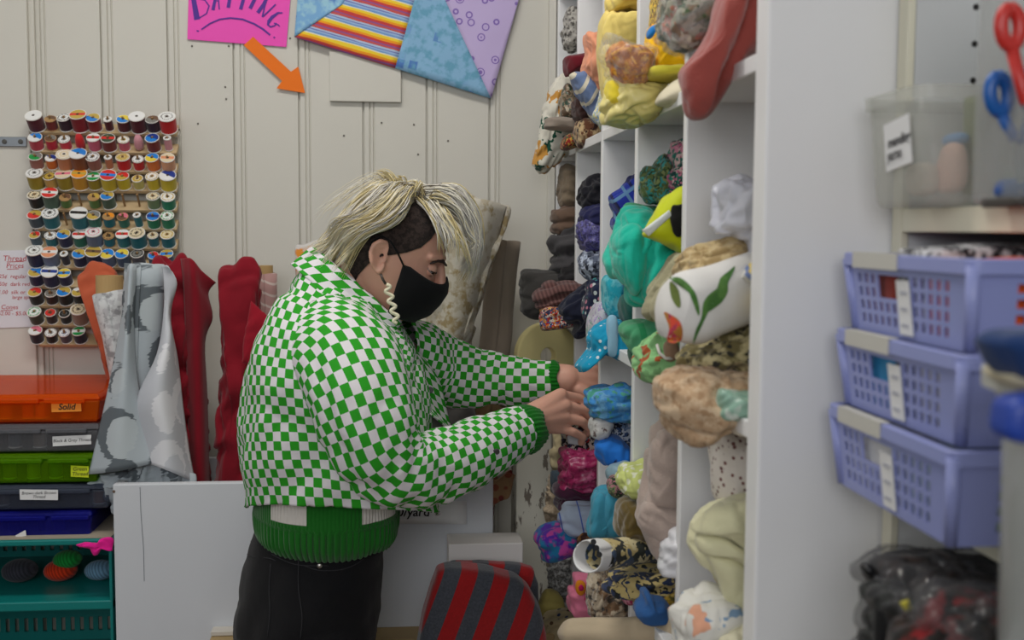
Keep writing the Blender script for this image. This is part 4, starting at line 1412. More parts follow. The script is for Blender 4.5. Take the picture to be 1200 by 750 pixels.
fab('navy orange and white printed cloth below the mauve knit', 4, [(632, 376), (634, 360), (645, 354), (662, 358), (676, 364), (676, 378), (654, 384), (636, 385)],
    cl('navyprint', K(36, 40, 70), kind='patch', cols=[K(210, 110, 40), K(190, 40, 40), K(36, 40, 70), K(220, 210, 200), K(60, 90, 150), K(220, 180, 80)], scale=64), GM, 0.04, 0.04, Y=2.30, amp=0.008)
fab('dark navy cloth hanging in a point below the navy print cloth', 3, [(658, 366), (662, 352), (676, 338), (694, 328), (712, 334), (712, 370), (700, 382), (680, 392), (672, 390), (676, 378)], cl('darknavy', K(28, 32, 52)), GM, 0.05, 0.06, Y=2.20, amp=0.012, ang=50)
fab('black curly knit at the top of the second middle cubby from the wall', 3, [(680, 240), (678, 226), (684, 216), (690, 206), (704, 203), (714, 206), (714, 244), (694, 246)], cl('blackknit', K(26, 26, 34), weave=0.9), GM, 0.05, 0.05, amp=0.012, fr=46)
fab('navy cloth folded under the black curly knit', 3, [(682, 264), (680, 250), (688, 240), (702, 236), (716, 240), (716, 268), (694, 268)], cl('navy', K(34, 36, 78)), GM, 0.06, 0.05, Y=2.15, amp=0.01, fr=34)
fab('violet sequinned cloth under the navy cloth', 3, [(679, 284), (677, 266), (684, 254), (700, 258), (716, 262), (716, 294), (694, 294)], cl('violet', K(48, 40, 110), kind='blot', cols=[K(100, 96, 170), K(24, 22, 60)], scale=110, rough=0.45, spec=0.7, weave=0.6), GM, 0.06, 0.06, Y=2.14, amp=0.010, fr=40)
fab('grey blue and white knit loop on the navy floral cloth', 3, [(680, 314), (679, 300), (688, 292), (704, 292), (716, 296), (716, 322), (694, 326)], cl('greyloop', K(96, 104, 124), kind='blot', cols=[K(190, 200, 220), K(40, 44, 60)], scale=36), GM, 0.05, 0.05, Y=2.13, amp=0.014, fr=30, ang=20)
fab('navy cloth with pale pink flowers in the second middle cubby from the wall', 3, [(683, 372), (685, 348), (690, 328), (706, 322), (722, 326), (722, 362), (704, 372)], cl('navyflower', K(28, 36, 66), kind='spots', cols=[K(200, 130, 150), K(200, 210, 210), K(60, 150, 150)], scale=52, th=0.36), GM, 0.05, 0.05, Y=2.10, amp=0.010)
fab('royal blue plaid cloth leaning on the jade fleece', 2, [(714, 234), (716, 226), (728, 218), (744, 200), (762, 204), (768, 262), (768, 345), (738, 346), (730, 290), (721, 268), (720, 248)], cl('royalplaid', K(30, 50, 150), kind='plaid', cols=[K(16, 24, 80), K(90, 130, 170)], scale=26, ang=35), GM, 0.06, 0.05, Y=1.91, amp=0.01)
fab('jade green fleece folded thick and bulging from its cubby', 2,
    [(717, 300), (718, 280), (726, 262), (728, 248), (744, 243), (770, 245), (790, 260), (798, 290), (794, 318), (784, 340), (768, 351), (748, 352), (734, 346), (732, 330), (720, 318)],
    cl('jade', K(24, 190, 164), weave=0.5, sheen=0.35), GM, 0.065, 0.06, Y=1.60, amp=0.022, fr=13, ang=65, sq=2.4, m=84, ex=0.24, layers=(1.6, 62, 0.014))
fab('mid green cotton with faint print folded on the jade fleece', 2, [(728, 256), (729, 240), (736, 234), (756, 236), (772, 240), (772, 262), (744, 264)], cl('midgreen', K(60, 160, 112), kind='spots', cols=[K(100, 150, 130)], scale=60, th=0.22), GM, 0.03, 0.03, Y=1.665, amp=0.006)
fab('olive and teal leaf print cloth bunched upright above the jade fleece', 1, [(752, 224), (752, 208), (757, 194), (766, 192), (772, 184), (782, 188), (786, 212), (782, 236), (762, 236)],
    cl('oliveleaf', K(96, 112, 66), kind='patch', cols=[K(60, 150, 150), K(60, 84, 56), K(130, 140, 90), K(40, 64, 50)], scale=52), GM, 0.05, 0.05, Y=1.62, amp=0.016, fr=34, ang=80, rough_edge=0.08)
fab('teal and pink floral cloth in clear wrap above the lime vest cloth', 1, [(776, 214), (778, 196), (786, 178), (792, 164), (808, 158), (820, 164), (820, 226), (794, 232), (780, 228)],
    cl('tealpink', K(40, 110, 100), kind='patch', cols=[K(214, 130, 160), K(60, 140, 120), K(220, 190, 190), K(30, 70, 70), K(190, 90, 130)], scale=52), GM, 0.06, 0.06, Y=1.60, amp=0.012, fr=30)
lv = fab('lime yellow vest cloth with silver reflective band', 1, [(751, 272), (760, 254), (774, 234), (792, 218), (806, 214), (820, 218), (820, 296), (800, 296), (790, 288), (772, 282), (758, 278)], cl('lime', K(206, 216, 18), rough=0.6), GM, 0.03, 0.03, Y=1.485, amp=0.008, ang=40, fr=12, m=60)
pillow('reflective_band', [(752, 270), (784, 246), (788, 252), (760, 277)], 1.452, 0.004, 0.002, plain('reflective', K(214, 220, 214), 0.35), lv, amp=0.0, round_=False)
pillow('black_lining', [(786, 240), (794, 236), (806, 238), (808, 262), (796, 276), (788, 270)], 1.452, 0.006, 0.004, cl('blacklining', K(26, 26, 24)), lv, amp=0.004)
fab('frosted white plastic bag stuffed in the near middle cubby', 0, [(839, 262), (842, 240), (846, 212), (862, 206), (888, 206), (912, 210), (914, 310), (892, 306), (876, 290), (864, 270), (848, 268)], clear('frosted_bag', K(232, 234, 246), 0.62, 0.3, 0.5), GM, 0.06, 0.06, Y=1.28, amp=0.02, fr=26, ang=40, name='plastic_bag')
fab('buff lace cloth bunched on the white leaf print roll', 0, [(795, 320), (798, 300), (812, 288), (832, 280), (856, 276), (874, 284), (880, 306), (866, 322), (830, 326)], cl('bufflace', K(206, 184, 138), kind='blot', cols=[K(176, 150, 104)], scale=50, weave=0.9), GM, 0.06, 0.06, Y=1.32, amp=0.014, fr=40)
fab('sage beige cloth behind the white leaf print roll', 1, [(758, 362), (764, 336), (776, 318), (788, 300), (800, 296), (812, 306), (810, 340), (790, 368), (770, 372)], cl('sagebeige', K(172, 166, 134), weave=0.6), GM, 0.06, 0.06, Y=1.46, amp=0.016, fr=30, ang=60)

# white roll with a green leaf print
wr = thing('fabric_roll', 'white cloth roll printed with a long green leaf and red flower', 'fabric roll', P(830, 400, 1.27), GM)
M_wht = cl('white', K(230, 228, 224), var=0.06)


def ptube(name, prof, mat, parent, n=40, amp=0.004, seed=3):
    """a soft tube through (px, py, Y, radius px), elliptical folds"""
    mb = MB()
    rows = []
    pts = [P(a, b, c) for a, b, c, d in prof]
    for i, (a, b, c, d) in enumerate(prof):
        t = (pts[min(i + 1, len(pts) - 1)] - pts[max(i - 1, 0)]).normalized()
        u = Vector((0, -1, 0))
        u = (u - t * u.dot(t)).normalized()
        v = t.cross(u)
        r = d * c / F
        row = []
        for k in range(n):
            q = pts[i] + (u * math.cos(2 * PI * k / n) * 0.85 + v * math.sin(2 * PI * k / n)) * r
            q += (q - pts[i]).normalized() * amp * ridge(q, 16, 0.4, seed)
            row.append(q)
        rows.append(row)
    cols = [catmull([rows[i][k] for i in range(len(rows))], 5, False) for k in range(n)]
    mb.grid([[cols[k][i] for k in range(n)] for i in range(len(cols[0]))], True, 0, True, True)
    return mb.build(name, mat, parent, smooth=True), [[cols[k][i] for k in range(n)] for i in range(len(cols[0]))]


body, G = ptube('roll', [(786, 362, 1.215, 34), (794, 363, 1.22, 41), (812, 361, 1.225, 45), (836, 353, 1.235, 44), (864, 341, 1.245, 43), (905, 326, 1.26, 40)], M_wht, wr)


def decal(name, px, Y0, mat, parent, lift=0.0015):
    """a printed motif laid on the front of a roll, following its surface by projection along the depth axis"""
    bpy.context.view_layer.update()
    dg = bpy.context.evaluated_depsgraph_get()
    pts = resample(catmull([Vector((x, y, 0)) for x, y in px], 5), 48)
    c = sum(pts, Vector()) / len(pts)
    rings = [[c + (p - c) * s for p in pts] for s in (1, 0.75, 0.5, 0.25, 0.02)]
    par = parent
    chs = [o for o in par.children if o.type == 'MESH' and o.name.startswith('roll')]
    mb = MB()
    g = []
    for rg_ in rings:
        row = []
        for p in rg_:
            q = P(p.x, p.y, Y0)
            d = (q - CAM).normalized()
            best = None
            for o in chs:
                mi = o.matrix_world.inverted()
                ok, loc, nn, _ = o.ray_cast(mi @ CAM, (mi.to_3x3() @ d).normalized())
                if ok:
                    w_ = o.matrix_world @ loc
                    if best is None or (w_ - CAM).length < (best - CAM).length:
                        best = w_
            row.append((best if best is not None else q) - d * lift)
        g.append(row)
    mb.grid(g, True)
    return mb.build(name, mat, par, smooth=True)


M_lf = cl('leafgreen', K(74, 120, 58), kind='blot', cols=[K(96, 140, 70)], scale=30, weave=0.1)
decal('leaf_print', [(812, 404), (815, 388), (822, 372), (824, 356), (830, 346), (842, 336), (844, 326), (856, 316), (862, 311), (858, 322), (853, 332), (853, 342), (846, 354), (836, 362), (826, 370), (818, 390)], 1.2, M_lf, wr)
decal('leaf_print', [(784, 326), (796, 325), (808, 334), (816, 346), (820, 364), (818, 370), (815, 352), (806, 338), (795, 330)], 1.2, M_lf, wr)
decal('leaf_print', [(785, 330), (794, 338), (797, 350), (797, 360), (792, 358), (786, 346)], 1.2, cl('leafolive', K(110, 126, 60), weave=0.1), wr)
decal('flower_print', [(778, 366), (788, 370), (796, 376), (800, 388), (797, 400), (782, 400), (784, 384)], 1.2, cl('flowerred', K(214, 72, 48), kind='blot', cols=[K(176, 120, 50), K(170, 50, 80)], scale=50, weave=0.1), wr)
fab('yellow and blue striped white cloth at the right of the leaf print roll', 0, [(872, 320), (880, 304), (896, 300), (914, 304), (914, 372), (890, 370), (884, 350), (888, 336)], cl('yelblue', K(224, 222, 214), kind='stripe', cols=[K(226, 200, 100), K(110, 130, 180)], scale=22, ang=60, th=0.6), GM, 0.04, 0.05, Y=1.20, amp=0.008)
fab('olive and cream animal print cloth crumpled under the leaf print roll', 0, [(800, 422), (806, 406), (828, 396), (856, 384), (876, 372), (906, 372), (908, 434), (870, 436), (830, 430)],
    cl('oliveanimal', K(120, 110, 72), kind='blot', cols=[K(196, 184, 140), K(52, 50, 44)], scale=34, th=0.36), GM, 0.06, 0.06, Y=1.28, amp=0.018, fr=30, ang=-25)
fab('ochre yellow cloth edge beside the animal print cloth', 1, [(796, 424), (800, 408), (812, 400), (818, 412), (814, 426)], cl('ochre', K(190, 156, 50)), GM, 0.03, 0.03, Y=1.32, amp=0.004)
fab('turquoise roll of cloth standing above the dotted aqua cloth', 2, [(708, 362), (706, 340), (708, 326), (718, 321), (728, 324), (732, 344), (730, 368), (718, 372)], cl('turquoise', K(40, 170, 190), kind='blot', cols=[K(110, 200, 210)], scale=30), GM, 0.035, 0.035, Y=1.93, amp=0.010, ang=85)
fab('dark green cloth tucked beside the turquoise roll', 2, [(727, 368), (726, 350), (732, 342), (744, 346), (750, 366), (742, 376), (732, 376)], cl('darkgreen', K(30, 92, 84)), GM, 0.04, 0.04, Y=1.84, amp=0.008)
fab('pale lavender floral cloth above the dotted aqua cloth', 3, [(688, 392), (689, 372), (696, 354), (706, 350), (714, 362), (714, 386), (704, 396), (692, 400)], cl('lavfloral', K(198, 196, 204), kind='patch', cols=[K(170, 150, 190), K(198, 196, 204), K(120, 170, 150), K(198, 196, 204)], scale=50), GM, 0.04, 0.04, Y=1.97, amp=0.01, ang=70)
aq = fab('aqua cloth with white dots bundled and hanging over the middle shelf', 2, [(680, 432), (677, 424), (688, 408), (690, 388), (700, 378), (716, 372), (734, 374), (744, 388), (744, 408), (728, 418), (708, 414), (692, 424)],
         cl('aquadots', K(24, 156, 196), kind='spots', cols=[K(226, 236, 240)], scale=52, th=0.25), GM, 0.05, 0.05, Y=1.88, amp=0.012, ang=40)
pillow('ribbon', [(712, 372), (722, 371), (724, 392), (722, 416), (713, 416), (711, 394)], 1.838, 0.012, 0.012, cl('ribbonblue', K(150, 196, 220)), aq, amp=0.003)
fab('emerald cloth roll with a pale band on the middle shelf edge', 1, [(727, 386), (731, 376), (748, 371), (768, 370), (782, 376), (784, 396), (770, 410), (750, 416), (736, 404)], cl('emerald', K(54, 162, 104), kind='stripe', cols=[K(90, 180, 130)], scale=16, ang=10, th=0.85), GM, 0.055, 0.05, Y=1.62, amp=0.008, ang=20)
fab('dark emerald cloth below the emerald roll', 1, [(737, 416), (739, 404), (748, 402), (754, 416), (744, 428)], cl('darkemerald', K(20, 90, 66)), GM, 0.03, 0.03, Y=1.66, amp=0.004)
lg = fab('pale green cloth with orange print tied with white cord', 1, [(747, 436), (746, 414), (756, 398), (772, 386), (790, 386), (806, 400), (806, 430), (790, 446), (768, 446)],
         cl('palegreen', K(150, 206, 140), kind='patch', cols=[K(150, 206, 140), K(176, 90, 50), K(150, 206, 140), K(130, 180, 120)], scale=30), GM, 0.06, 0.06, Y=1.50, amp=0.014, fr=26)
MB().tube([P(770, 404, 1.445), P(773, 414, 1.435), P(780, 420, 1.432), P(790, 420, 1.44)], 0.0022, 8).build('cord', plain('cord_white', K(226, 222, 214), 0.8), lg, smooth=True)
pillow('knot', [(779, 400), (790, 396), (796, 408), (790, 420), (779, 418)], 1.445, 0.012, 0.012, cl('knotbrown', K(150, 120, 96)), lg, amp=0.004)

# ---- lower row
bt = pillow('fabric_roll', [(770, 462), (772, 444), (780, 430), (796, 422), (822, 420), (852, 427), (910, 438), (912, 498), (868, 494), (845, 500), (822, 511), (804, 512), (790, 502), (778, 490), (770, 476)], 1.215, 0.05, 0.05, cl('jacquard', K(196, 164, 130), kind='blot', cols=[K(214, 188, 156), K(176, 142, 108)], scale=40, th=0.36), amp=0.016, fr=12, ang=20, ex=0.2, m=84)
tag(bt, 'tan jacquard cloth roll jutting out below the leaf print roll', 'fabric roll', GL)
fab('sage green satin scrap in clear wrap on the tan jacquard roll', 0, [(836, 480), (836, 460), (842, 450), (866, 452), (892, 450), (908, 456), (908, 494), (884, 496), (858, 486), (844, 486)], cl('sagesatin', K(140, 178, 158), kind='blot', cols=[K(206, 214, 204)], scale=22, th=0.40, rough=0.35, spec=0.6), GL, 0.03, 0.04, Y=1.175, amp=0.012, fr=26)
fab('ivory cloth end below the sage satin scrap', 0, [(858, 504), (860, 494), (874, 486), (890, 476), (908, 476), (908, 510), (886, 512), (870, 508)], cl('ivoryend', K(222, 214, 196)), GL, 0.03, 0.03, Y=1.175, amp=0.008)
fab('white cotton with brown paw print standing folded in the near lower cubby', 0, [(836, 520), (834, 504), (846, 496), (880, 496), (912, 500), (912, 592), (880, 590), (850, 586), (840, 576)], cl('pawprint', K(222, 214, 206), kind='spots', cols=[K(110, 66, 66), K(126, 84, 80)], scale=72, th=0.30), GL, 0.05, 0.06, Y=1.30, amp=0.006, ang=80)
fab('cream fleece folded over thickly in the near lower cubby', 0, [(814, 618), (818, 606), (836, 592), (862, 580), (900, 578), (912, 584), (912, 690), (898, 712), (866, 712), (852, 690), (838, 664), (822, 650), (815, 636)], cl('creamfleece', K(226, 222, 182), weave=0.6, sheen=0.3), GL, 0.07, 0.07, Y=1.26, amp=0.02, fr=10, ang=-45, sq=2.2, m=84, ex=0.22)
fab('white cotton with blue and coral sketch print under the cream fleece', 0, [(792, 730), (800, 706), (822, 690), (846, 686), (870, 696), (876, 724), (850, 760), (800, 770)], cl('sketch', K(226, 224, 216), kind='patch', cols=[K(226, 224, 216), K(130, 160, 190), K(226, 224, 216), K(230, 170, 140), K(226, 224, 216), K(226, 224, 216), K(226, 224, 216)], scale=24), GL, 0.05, 0.06, Y=1.22, amp=0.012)
fab('ivory cloth with looped folds at the bottom of the near lower cubby', 0, [(820, 780), (826, 742), (838, 720), (866, 712), (912, 712), (912, 790), (860, 800)], cl('ivoryloop', K(228, 222, 192)), GL, 0.06, 0.06, Y=1.20, amp=0.02, fr=18, ang=-30)
fab('taupe suede cloth draped in heavy folds down the lower cubby', 1, [(748, 610), (752, 584), (760, 556), (762, 530), (768, 506), (782, 497), (800, 498), (812, 520), (812, 650), (790, 660), (768, 648), (754, 632)], cl('taupesuede', K(178, 160, 150), weave=0.6, sheen=0.3), GL, 0.06, 0.07, Y=1.53, amp=0.020, fr=11, ang=-50, sq=2.2, m=70, ex=0.2)
coil = roll('folded_fabric', P(783, 588, 1.46), P(800, 590, 1.60), 0.020, cl('taupesuede', K(178, 160, 150)), turns=3, th=0.002, n_ax=8)
tag(coil, 'tight taupe coil tucked in the taupe suede drape', 'fabric', GL)
fab('ivory plastic wrapped cloth beside the taupe suede drape', 1, [(772, 660), (776, 640), (784, 620), (796, 612), (808, 618), (808, 668), (784, 672)], cl('ivoryplastic', K(222, 222, 226), rough=0.35, spec=0.6), GL, 0.03, 0.03, Y=1.44, amp=0.012, fr=30)
fab('lime and white floral cloth puffed up beside the taupe drape', 1, [(725, 566), (726, 550), (734, 542), (748, 540), (762, 536), (770, 552), (766, 574), (752, 584), (736, 578)], cl('limefloral', K(206, 216, 130), kind='spots', cols=[K(232, 236, 206), K(240, 240, 224)], scale=46, th=0.36), GL, 0.05, 0.05, Y=1.66, amp=0.012, fr=34)
fab('olive brown velvet under the lime floral cloth', 1, [(722, 616), (724, 590), (732, 580), (748, 580), (760, 590), (764, 624), (742, 628), (728, 626)], cl('olivebrown', K(100, 82, 36), sheen=0.5), GL, 0.05, 0.05, Y=1.65, amp=0.012, ang=80)
fab('dark green and pink print scrap above the teal blue cloth', 2, [(712, 572), (714, 558), (722, 554), (730, 560), (730, 574), (722, 580)], cl('greenpink', K(50, 70, 56), kind='patch', cols=[K(180, 120, 130), K(40, 54, 40), K(120, 130, 90)], scale=60), GL, 0.025, 0.025, Y=1.74, amp=0.006)
fab('pale blue grey wrapped cloth standing under the bright blue loop', 2, [(712, 560), (712, 545), (722, 540), (740, 542), (740, 562), (724, 566)], cl('bluegreywrap', K(140, 170, 184), rough=0.4), GL, 0.03, 0.03, Y=1.80, amp=0.006)
fab('teal blue cloth hanging in soft folds over the lower shelf', 2, [(690, 622), (694, 600), (695, 580), (704, 570), (722, 570), (734, 584), (732, 606), (724, 624), (706, 628)], cl('tealblue', K(66, 150, 176), weave=0.4), GL, 0.045, 0.05, Y=1.80, amp=0.016, fr=18, ang=70)
fab('bright blue cloth looped over on itself below the aqua mesh', 2, [(697, 520), (701, 512), (714, 509), (728, 512), (738, 524), (738, 544), (722, 544), (716, 534), (709, 542), (702, 534)], cl('brightblue', K(40, 124, 220), weave=0.3), GL, 0.04, 0.05, Y=1.86, amp=0.012, fr=20, ang=50)
fab('blue white and grey print cloth behind the bright blue loop', 2, [(706, 510), (708, 496), (720, 486), (738, 486), (746, 504), (744, 520), (724, 514)], cl('bluewhiteprint', K(190, 196, 206), kind='patch', cols=[K(60, 80, 120), K(200, 204, 210), K(120, 140, 170), K(40, 44, 60)], scale=48), GL, 0.05, 0.05, Y=1.92, amp=0.012, fr=30)
fab('white and brown print paper on the edge beside the blue print cloth', 2, [(693, 508), (692, 492), (700, 484), (712, 484), (718, 494), (712, 508), (702, 512)], cl('whitebrown', K(214, 212, 210), kind='blot', cols=[K(110, 90, 90)], scale=44, th=0.44), GL, 0.03, 0.03, Y=1.86, amp=0.01, fr=30)
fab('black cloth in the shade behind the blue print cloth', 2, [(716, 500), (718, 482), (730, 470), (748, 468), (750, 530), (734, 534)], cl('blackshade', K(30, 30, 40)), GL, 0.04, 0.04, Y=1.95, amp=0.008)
fab('sky blue tulle mesh rolled at the edge of the lower cubby', 2, [(689, 474), (686, 462), (692, 454), (712, 450), (738, 450), (752, 458), (752, 486), (726, 492), (702, 490), (694, 484)], cl('skytulle', K(66, 140, 204), kind='blot', cols=[K(110, 170, 214), K(80, 160, 140)], scale=26, th=0.40, weave=0.9), GL, 0.045, 0.05, Y=1.86, amp=0.014, fr=26, ang=10)
fab('magenta cloth in a glossy bag below the reaching hand', 3, [(655, 566), (656, 540), (658, 526), (672, 522), (690, 524), (704, 530), (706, 570), (682, 576), (664, 574)], cl('magenta', K(176, 36, 100), kind='blot', cols=[K(206, 90, 140), K(130, 20, 70)], scale=36, th=0.40, rough=0.35, spec=0.7), GL, 0.055, 0.05, Y=2.17, amp=0.014, fr=26)
fab('dark plum cloth under the magenta bag', 3, [(652, 588), (653, 570), (660, 560), (680, 566), (706, 568), (708, 596), (680, 600), (660, 598)], cl('plum', K(70, 26, 54), sheen=0.4), GL, 0.055, 0.05, Y=2.17, amp=0.01, layers=(2, 0, 0.01))
fab('black red and white print cloths stacked above the magenta bag', 3, [(660, 526), (662, 506), (672, 494), (690, 490), (706, 494), (708, 530), (684, 534)], cl('blackred', K(34, 32, 40), kind='patch', cols=[K(214, 206, 200), K(170, 30, 40), K(34, 32, 40), K(60, 60, 90), K(206, 200, 190)], scale=42), GL, 0.05, 0.05, Y=2.2, amp=0.014, fr=26, ang=-30)
fab('periwinkle blue printed cloth roll on the lower shelf', 3, [(657, 614), (656, 596), (662, 587), (680, 585), (700, 587), (712, 594), (712, 618), (690, 622), (668, 624)], cl('periwinkle', K(88, 118, 206), kind='stripe', cols=[K(190, 206, 230)], scale=26, ang=12, th=0.93), GL, 0.05, 0.05, Y=2.12, amp=0.008)
fab('blue purple and pink tie dye cloth poking out of the lower cubby', 3, [(628, 632), (632, 622), (644, 614), (660, 612), (672, 620), (677, 640), (664, 648), (648, 655), (638, 654), (634, 642)], cl('tiedye', K(40, 130, 180), kind='blot', cols=[K(96, 50, 176), K(206, 80, 170)], scale=17, th=0.36), GL, 0.045, 0.05, Y=2.12, amp=0.008, ang=20)
fab('orange and dark brown print cloth beside the tie dye cloth', 3, [(673, 654), (675, 636), (682, 624), (696, 624), (706, 634), (706, 660), (688, 664)], cl('orangebrown', K(70, 34, 26), kind='blot', cols=[K(206, 140, 60)], scale=26, th=0.42), GL, 0.04, 0.05, Y=2.08, amp=0.01)
fab('beige crochet lace hanging in the far lower cubby', 4, [(641, 612), (640, 584), (643, 562), (652, 554), (664, 560), (668, 616), (654, 620)], cl('crochet', K(206, 188, 162), weave=1.0, kind='blot', cols=[K(180, 160, 136)], scale=90), GL, 0.03, 0.03, Y=2.42, amp=0.01, fr=50)
fab('cream cloth twist standing above the crochet lace', 4, [(645, 546), (644, 530), (648, 518), (648, 506), (656, 504), (660, 520), (662, 548), (652, 552)], cl('creamtwist', K(212, 196, 156)), GL, 0.02, 0.02, Y=2.40, amp=0.006)
fab('dark slate cloth between the crochet lace and the plum cloth', 4, [(646, 572), (646, 552), (654, 548), (664, 552), (666, 574), (654, 578)], cl('slate', K(70, 84, 96)), GL, 0.03, 0.03, Y=2.36, amp=0.008)
fab('grey and white lace ruffle low in the far cubby', 4, [(644, 690), (643, 668), (647, 652), (656, 648), (668, 654), (668, 694), (654, 698)], cl('lace', K(190, 190, 188), weave=1.0, kind='blot', cols=[K(120, 118, 116)], scale=100), GL, 0.03, 0.03, Y=2.40, amp=0.014, fr=60)
fab('pale yellow felt piece leaning in the corner behind the striped blanket', 4, [(632, 726), (632, 702), (640, 690), (654, 692), (662, 704), (658, 726), (644, 734)], cl('paleyellow', K(206, 190, 110)), GL, 0.03, 0.03, Y=2.32, amp=0.006)
ow = thing('fabric_roll', 'cream cloth roll with black owl and leaf print, hollow white end showing', 'fabric roll', P(716, 668, 1.61), GL)
M_owl = cl('owl', K(204, 184, 126), kind='patch', cols=[K(40, 42, 40), K(60, 76, 100), K(204, 184, 126), K(46, 52, 44), K(220, 206, 160)], scale=32)
roll('roll', P(702, 650, 1.57), P(775, 641, 1.66), 0.0262, M_owl, ow, turns=1.6, r_in=0.024, th=0.0022, squash=0.85, n_ax=24, wob=0.005)
roll('selvedge', P(688, 652, 1.555), P(704, 650, 1.573), 0.0267, M_paperw, ow, turns=1.15, r_in=0.0258, th=0.002, squash=0.85)
for q in range(3):
    MB().lathe([(0, 0), (0.0042, 0), (0.0042, 0.0006), (0, 0.0006)], 14, origin=P(697.5 + q * 3.4 - 2, 643 + [0, 7, 15][q] - 8, 1.535), axis=(-0.2, -1, 0.25)).build('colour_dot', M_inkblk, ow)
fab('navy check and cream leaf print cloth below the owl print roll', 1, [(712, 690), (716, 672), (730, 664), (760, 660), (790, 660), (806, 668), (806, 686), (776, 690), (740, 694)], cl('navyleaf', K(196, 176, 118), kind='patch', cols=[K(40, 42, 40), K(40, 54, 86), K(50, 60, 90), K(196, 176, 118)], scale=34), GL, 0.05, 0.05, Y=1.63, amp=0.01, layers=(2, 0, 0.008))
fab('brown and grey fur cloth bunched below the owl print roll', 2, [(691, 716), (690, 690), (692, 670), (708, 668), (728, 670), (738, 684), (738, 712), (724, 728), (702, 728)], cl('fur', K(120, 92, 66), kind='blot', cols=[K(196, 180, 156), K(60, 54, 48)], scale=26, th=0.36, weave=1.0, sheen=0.5), GL, 0.05, 0.05, Y=1.80, amp=0.016, fr=40, ang=80)
pkt = fab('pink felt cloth with orange flower patch at the lower cubby edge', 3, [(664, 694), (666, 686), (672, 684), (672, 670), (684, 668), (698, 672), (702, 700), (700, 724), (682, 722), (668, 716)], cl('pinkfelt', K(232, 130, 160)), GL, 0.035, 0.035, Y=1.98, amp=0.008)
pillow('flower_patch', [(674, 688), (676, 681), (681, 680), (686, 684), (686, 693), (681, 698), (676, 695)], 1.943, 0.006, 0.004, cl('orangeflower', K(230, 140, 30)), pkt, amp=0.001)
pillow('flower_centre', [(678, 688), (681, 685), (684, 688), (683, 692), (679, 692)], 1.937, 0.004, 0.003, cl('magflower', K(190, 20, 90)), pkt, amp=0.0)
pillow('pink_patch', [(685, 704), (688, 686), (692, 684), (693, 702)], 1.942, 0.004, 0.003, cl('magflower', K(190, 20, 90)), pkt, amp=0.0)
fab('magenta print scrap between the fur cloth and the gold cloth', 2, [(728, 694), (732, 682), (744, 680), (750, 690), (742, 702), (732, 704)], cl('magscrap', K(170, 50, 90), kind='blot', cols=[K(220, 150, 170)], scale=60), GL, 0.03, 0.03, Y=1.72, amp=0.008)
fab('gold and olive print cloth behind the knotted blue cloth', 1, [(744, 704), (746, 684), (760, 676), (786, 676), (804, 684), (804, 720), (780, 726), (756, 722)], cl('goldolive', K(190, 156, 60), kind='blot', cols=[K(90, 84, 40), K(214, 190, 110)], scale=30), GL, 0.05, 0.05, Y=1.62, amp=0.012)
fab('denim blue cloth tied in a knot at the front of the lower cubby', 1, [(744, 716), (744, 706), (752, 700), (753, 690), (759, 688), (763, 698), (776, 700), (784, 710), (780, 724), (760, 727)], cl('denimknot', K(46, 92, 150), weave=0.5), GL, 0.035, 0.035, Y=1.55, amp=0.012, fr=26)
fab('beige cloth roll with floral end at the foot of the striped blanket', 4, [(632, 742), (634, 726), (646, 716), (666, 712), (686, 716), (692, 734), (684, 756), (650, 758)], cl('beigefloral', K(176, 160, 124), kind='spots', cols=[K(40, 54, 90), K(90, 70, 50), K(60, 70, 50)], scale=34, th=0.24), GL, 0.045, 0.045, Y=2.22, amp=0.012, ang=10)
tl, _ = ptube('fabric_roll', [(664, 744, 1.72, 13), (672, 743, 1.69, 19), (690, 742, 1.66, 20), (740, 741, 1.6, 21), (800, 738, 1.52, 21)], cl('oatmeal', K(196, 178, 150)), None, amp=0.004)
tag(tl, 'long oatmeal cloth roll lying along the bottom of the lower cubbies', 'fabric roll', GL)


# ---- single folds lying on the larger bundles
def folds(start, polys, Y, tf, mat, amp=0.010, ang=60, fr=14):
    root = [o for o in COL.objects if o.get('label', '').startswith(start)][0]
    for i, px in enumerate(polys):
        pillow('fold', px, Y - 0.004 * i, tf, tf, mat, root, amp=amp, fr=fr, ang=ang, ex=0.16)


folds('jade green fleece', [[(718, 296), (724, 268), (738, 256), (750, 264), (755, 292), (750, 326), (742, 344), (728, 326)], [(750, 268), (768, 250), (788, 262), (797, 292), (790, 326), (768, 350), (752, 344), (748, 310)]], 1.56, 0.034, MATS['cubby_jade'], ang=70)
folds('cream fleece', [[(826, 646), (850, 640), (880, 652), (908, 642), (908, 706), (880, 714), (860, 706), (846, 684)], [(816, 624), (838, 620), (866, 632), (900, 640), (902, 664), (870, 656), (842, 642), (820, 640)], [(813, 618), (822, 602), (842, 588), (868, 579), (910, 577), (910, 632), (880, 640), (852, 626), (828, 622)]], 1.205, 0.028, MATS['cubby_creamfleece'], ang=-40)
folds('taupe suede', [[(756, 592), (762, 556), (768, 510), (782, 497), (804, 499), (808, 590), (786, 598), (764, 602)], [(757, 616), (790, 622), (810, 620), (810, 660), (788, 662), (768, 650)], [(748, 600), (756, 584), (780, 592), (810, 600), (810, 630), (786, 638), (764, 628), (750, 614)]], 1.475, 0.024, MATS['cubby_taupesuede'], ang=-50)
folds('teal blue cloth', [[(691, 620), (695, 584), (706, 572), (714, 590), (712, 624), (700, 628)], [(708, 582), (722, 572), (734, 586), (732, 608), (722, 625), (710, 618)]], 1.765, 0.018, MATS['cubby_tealblue'], ang=75)
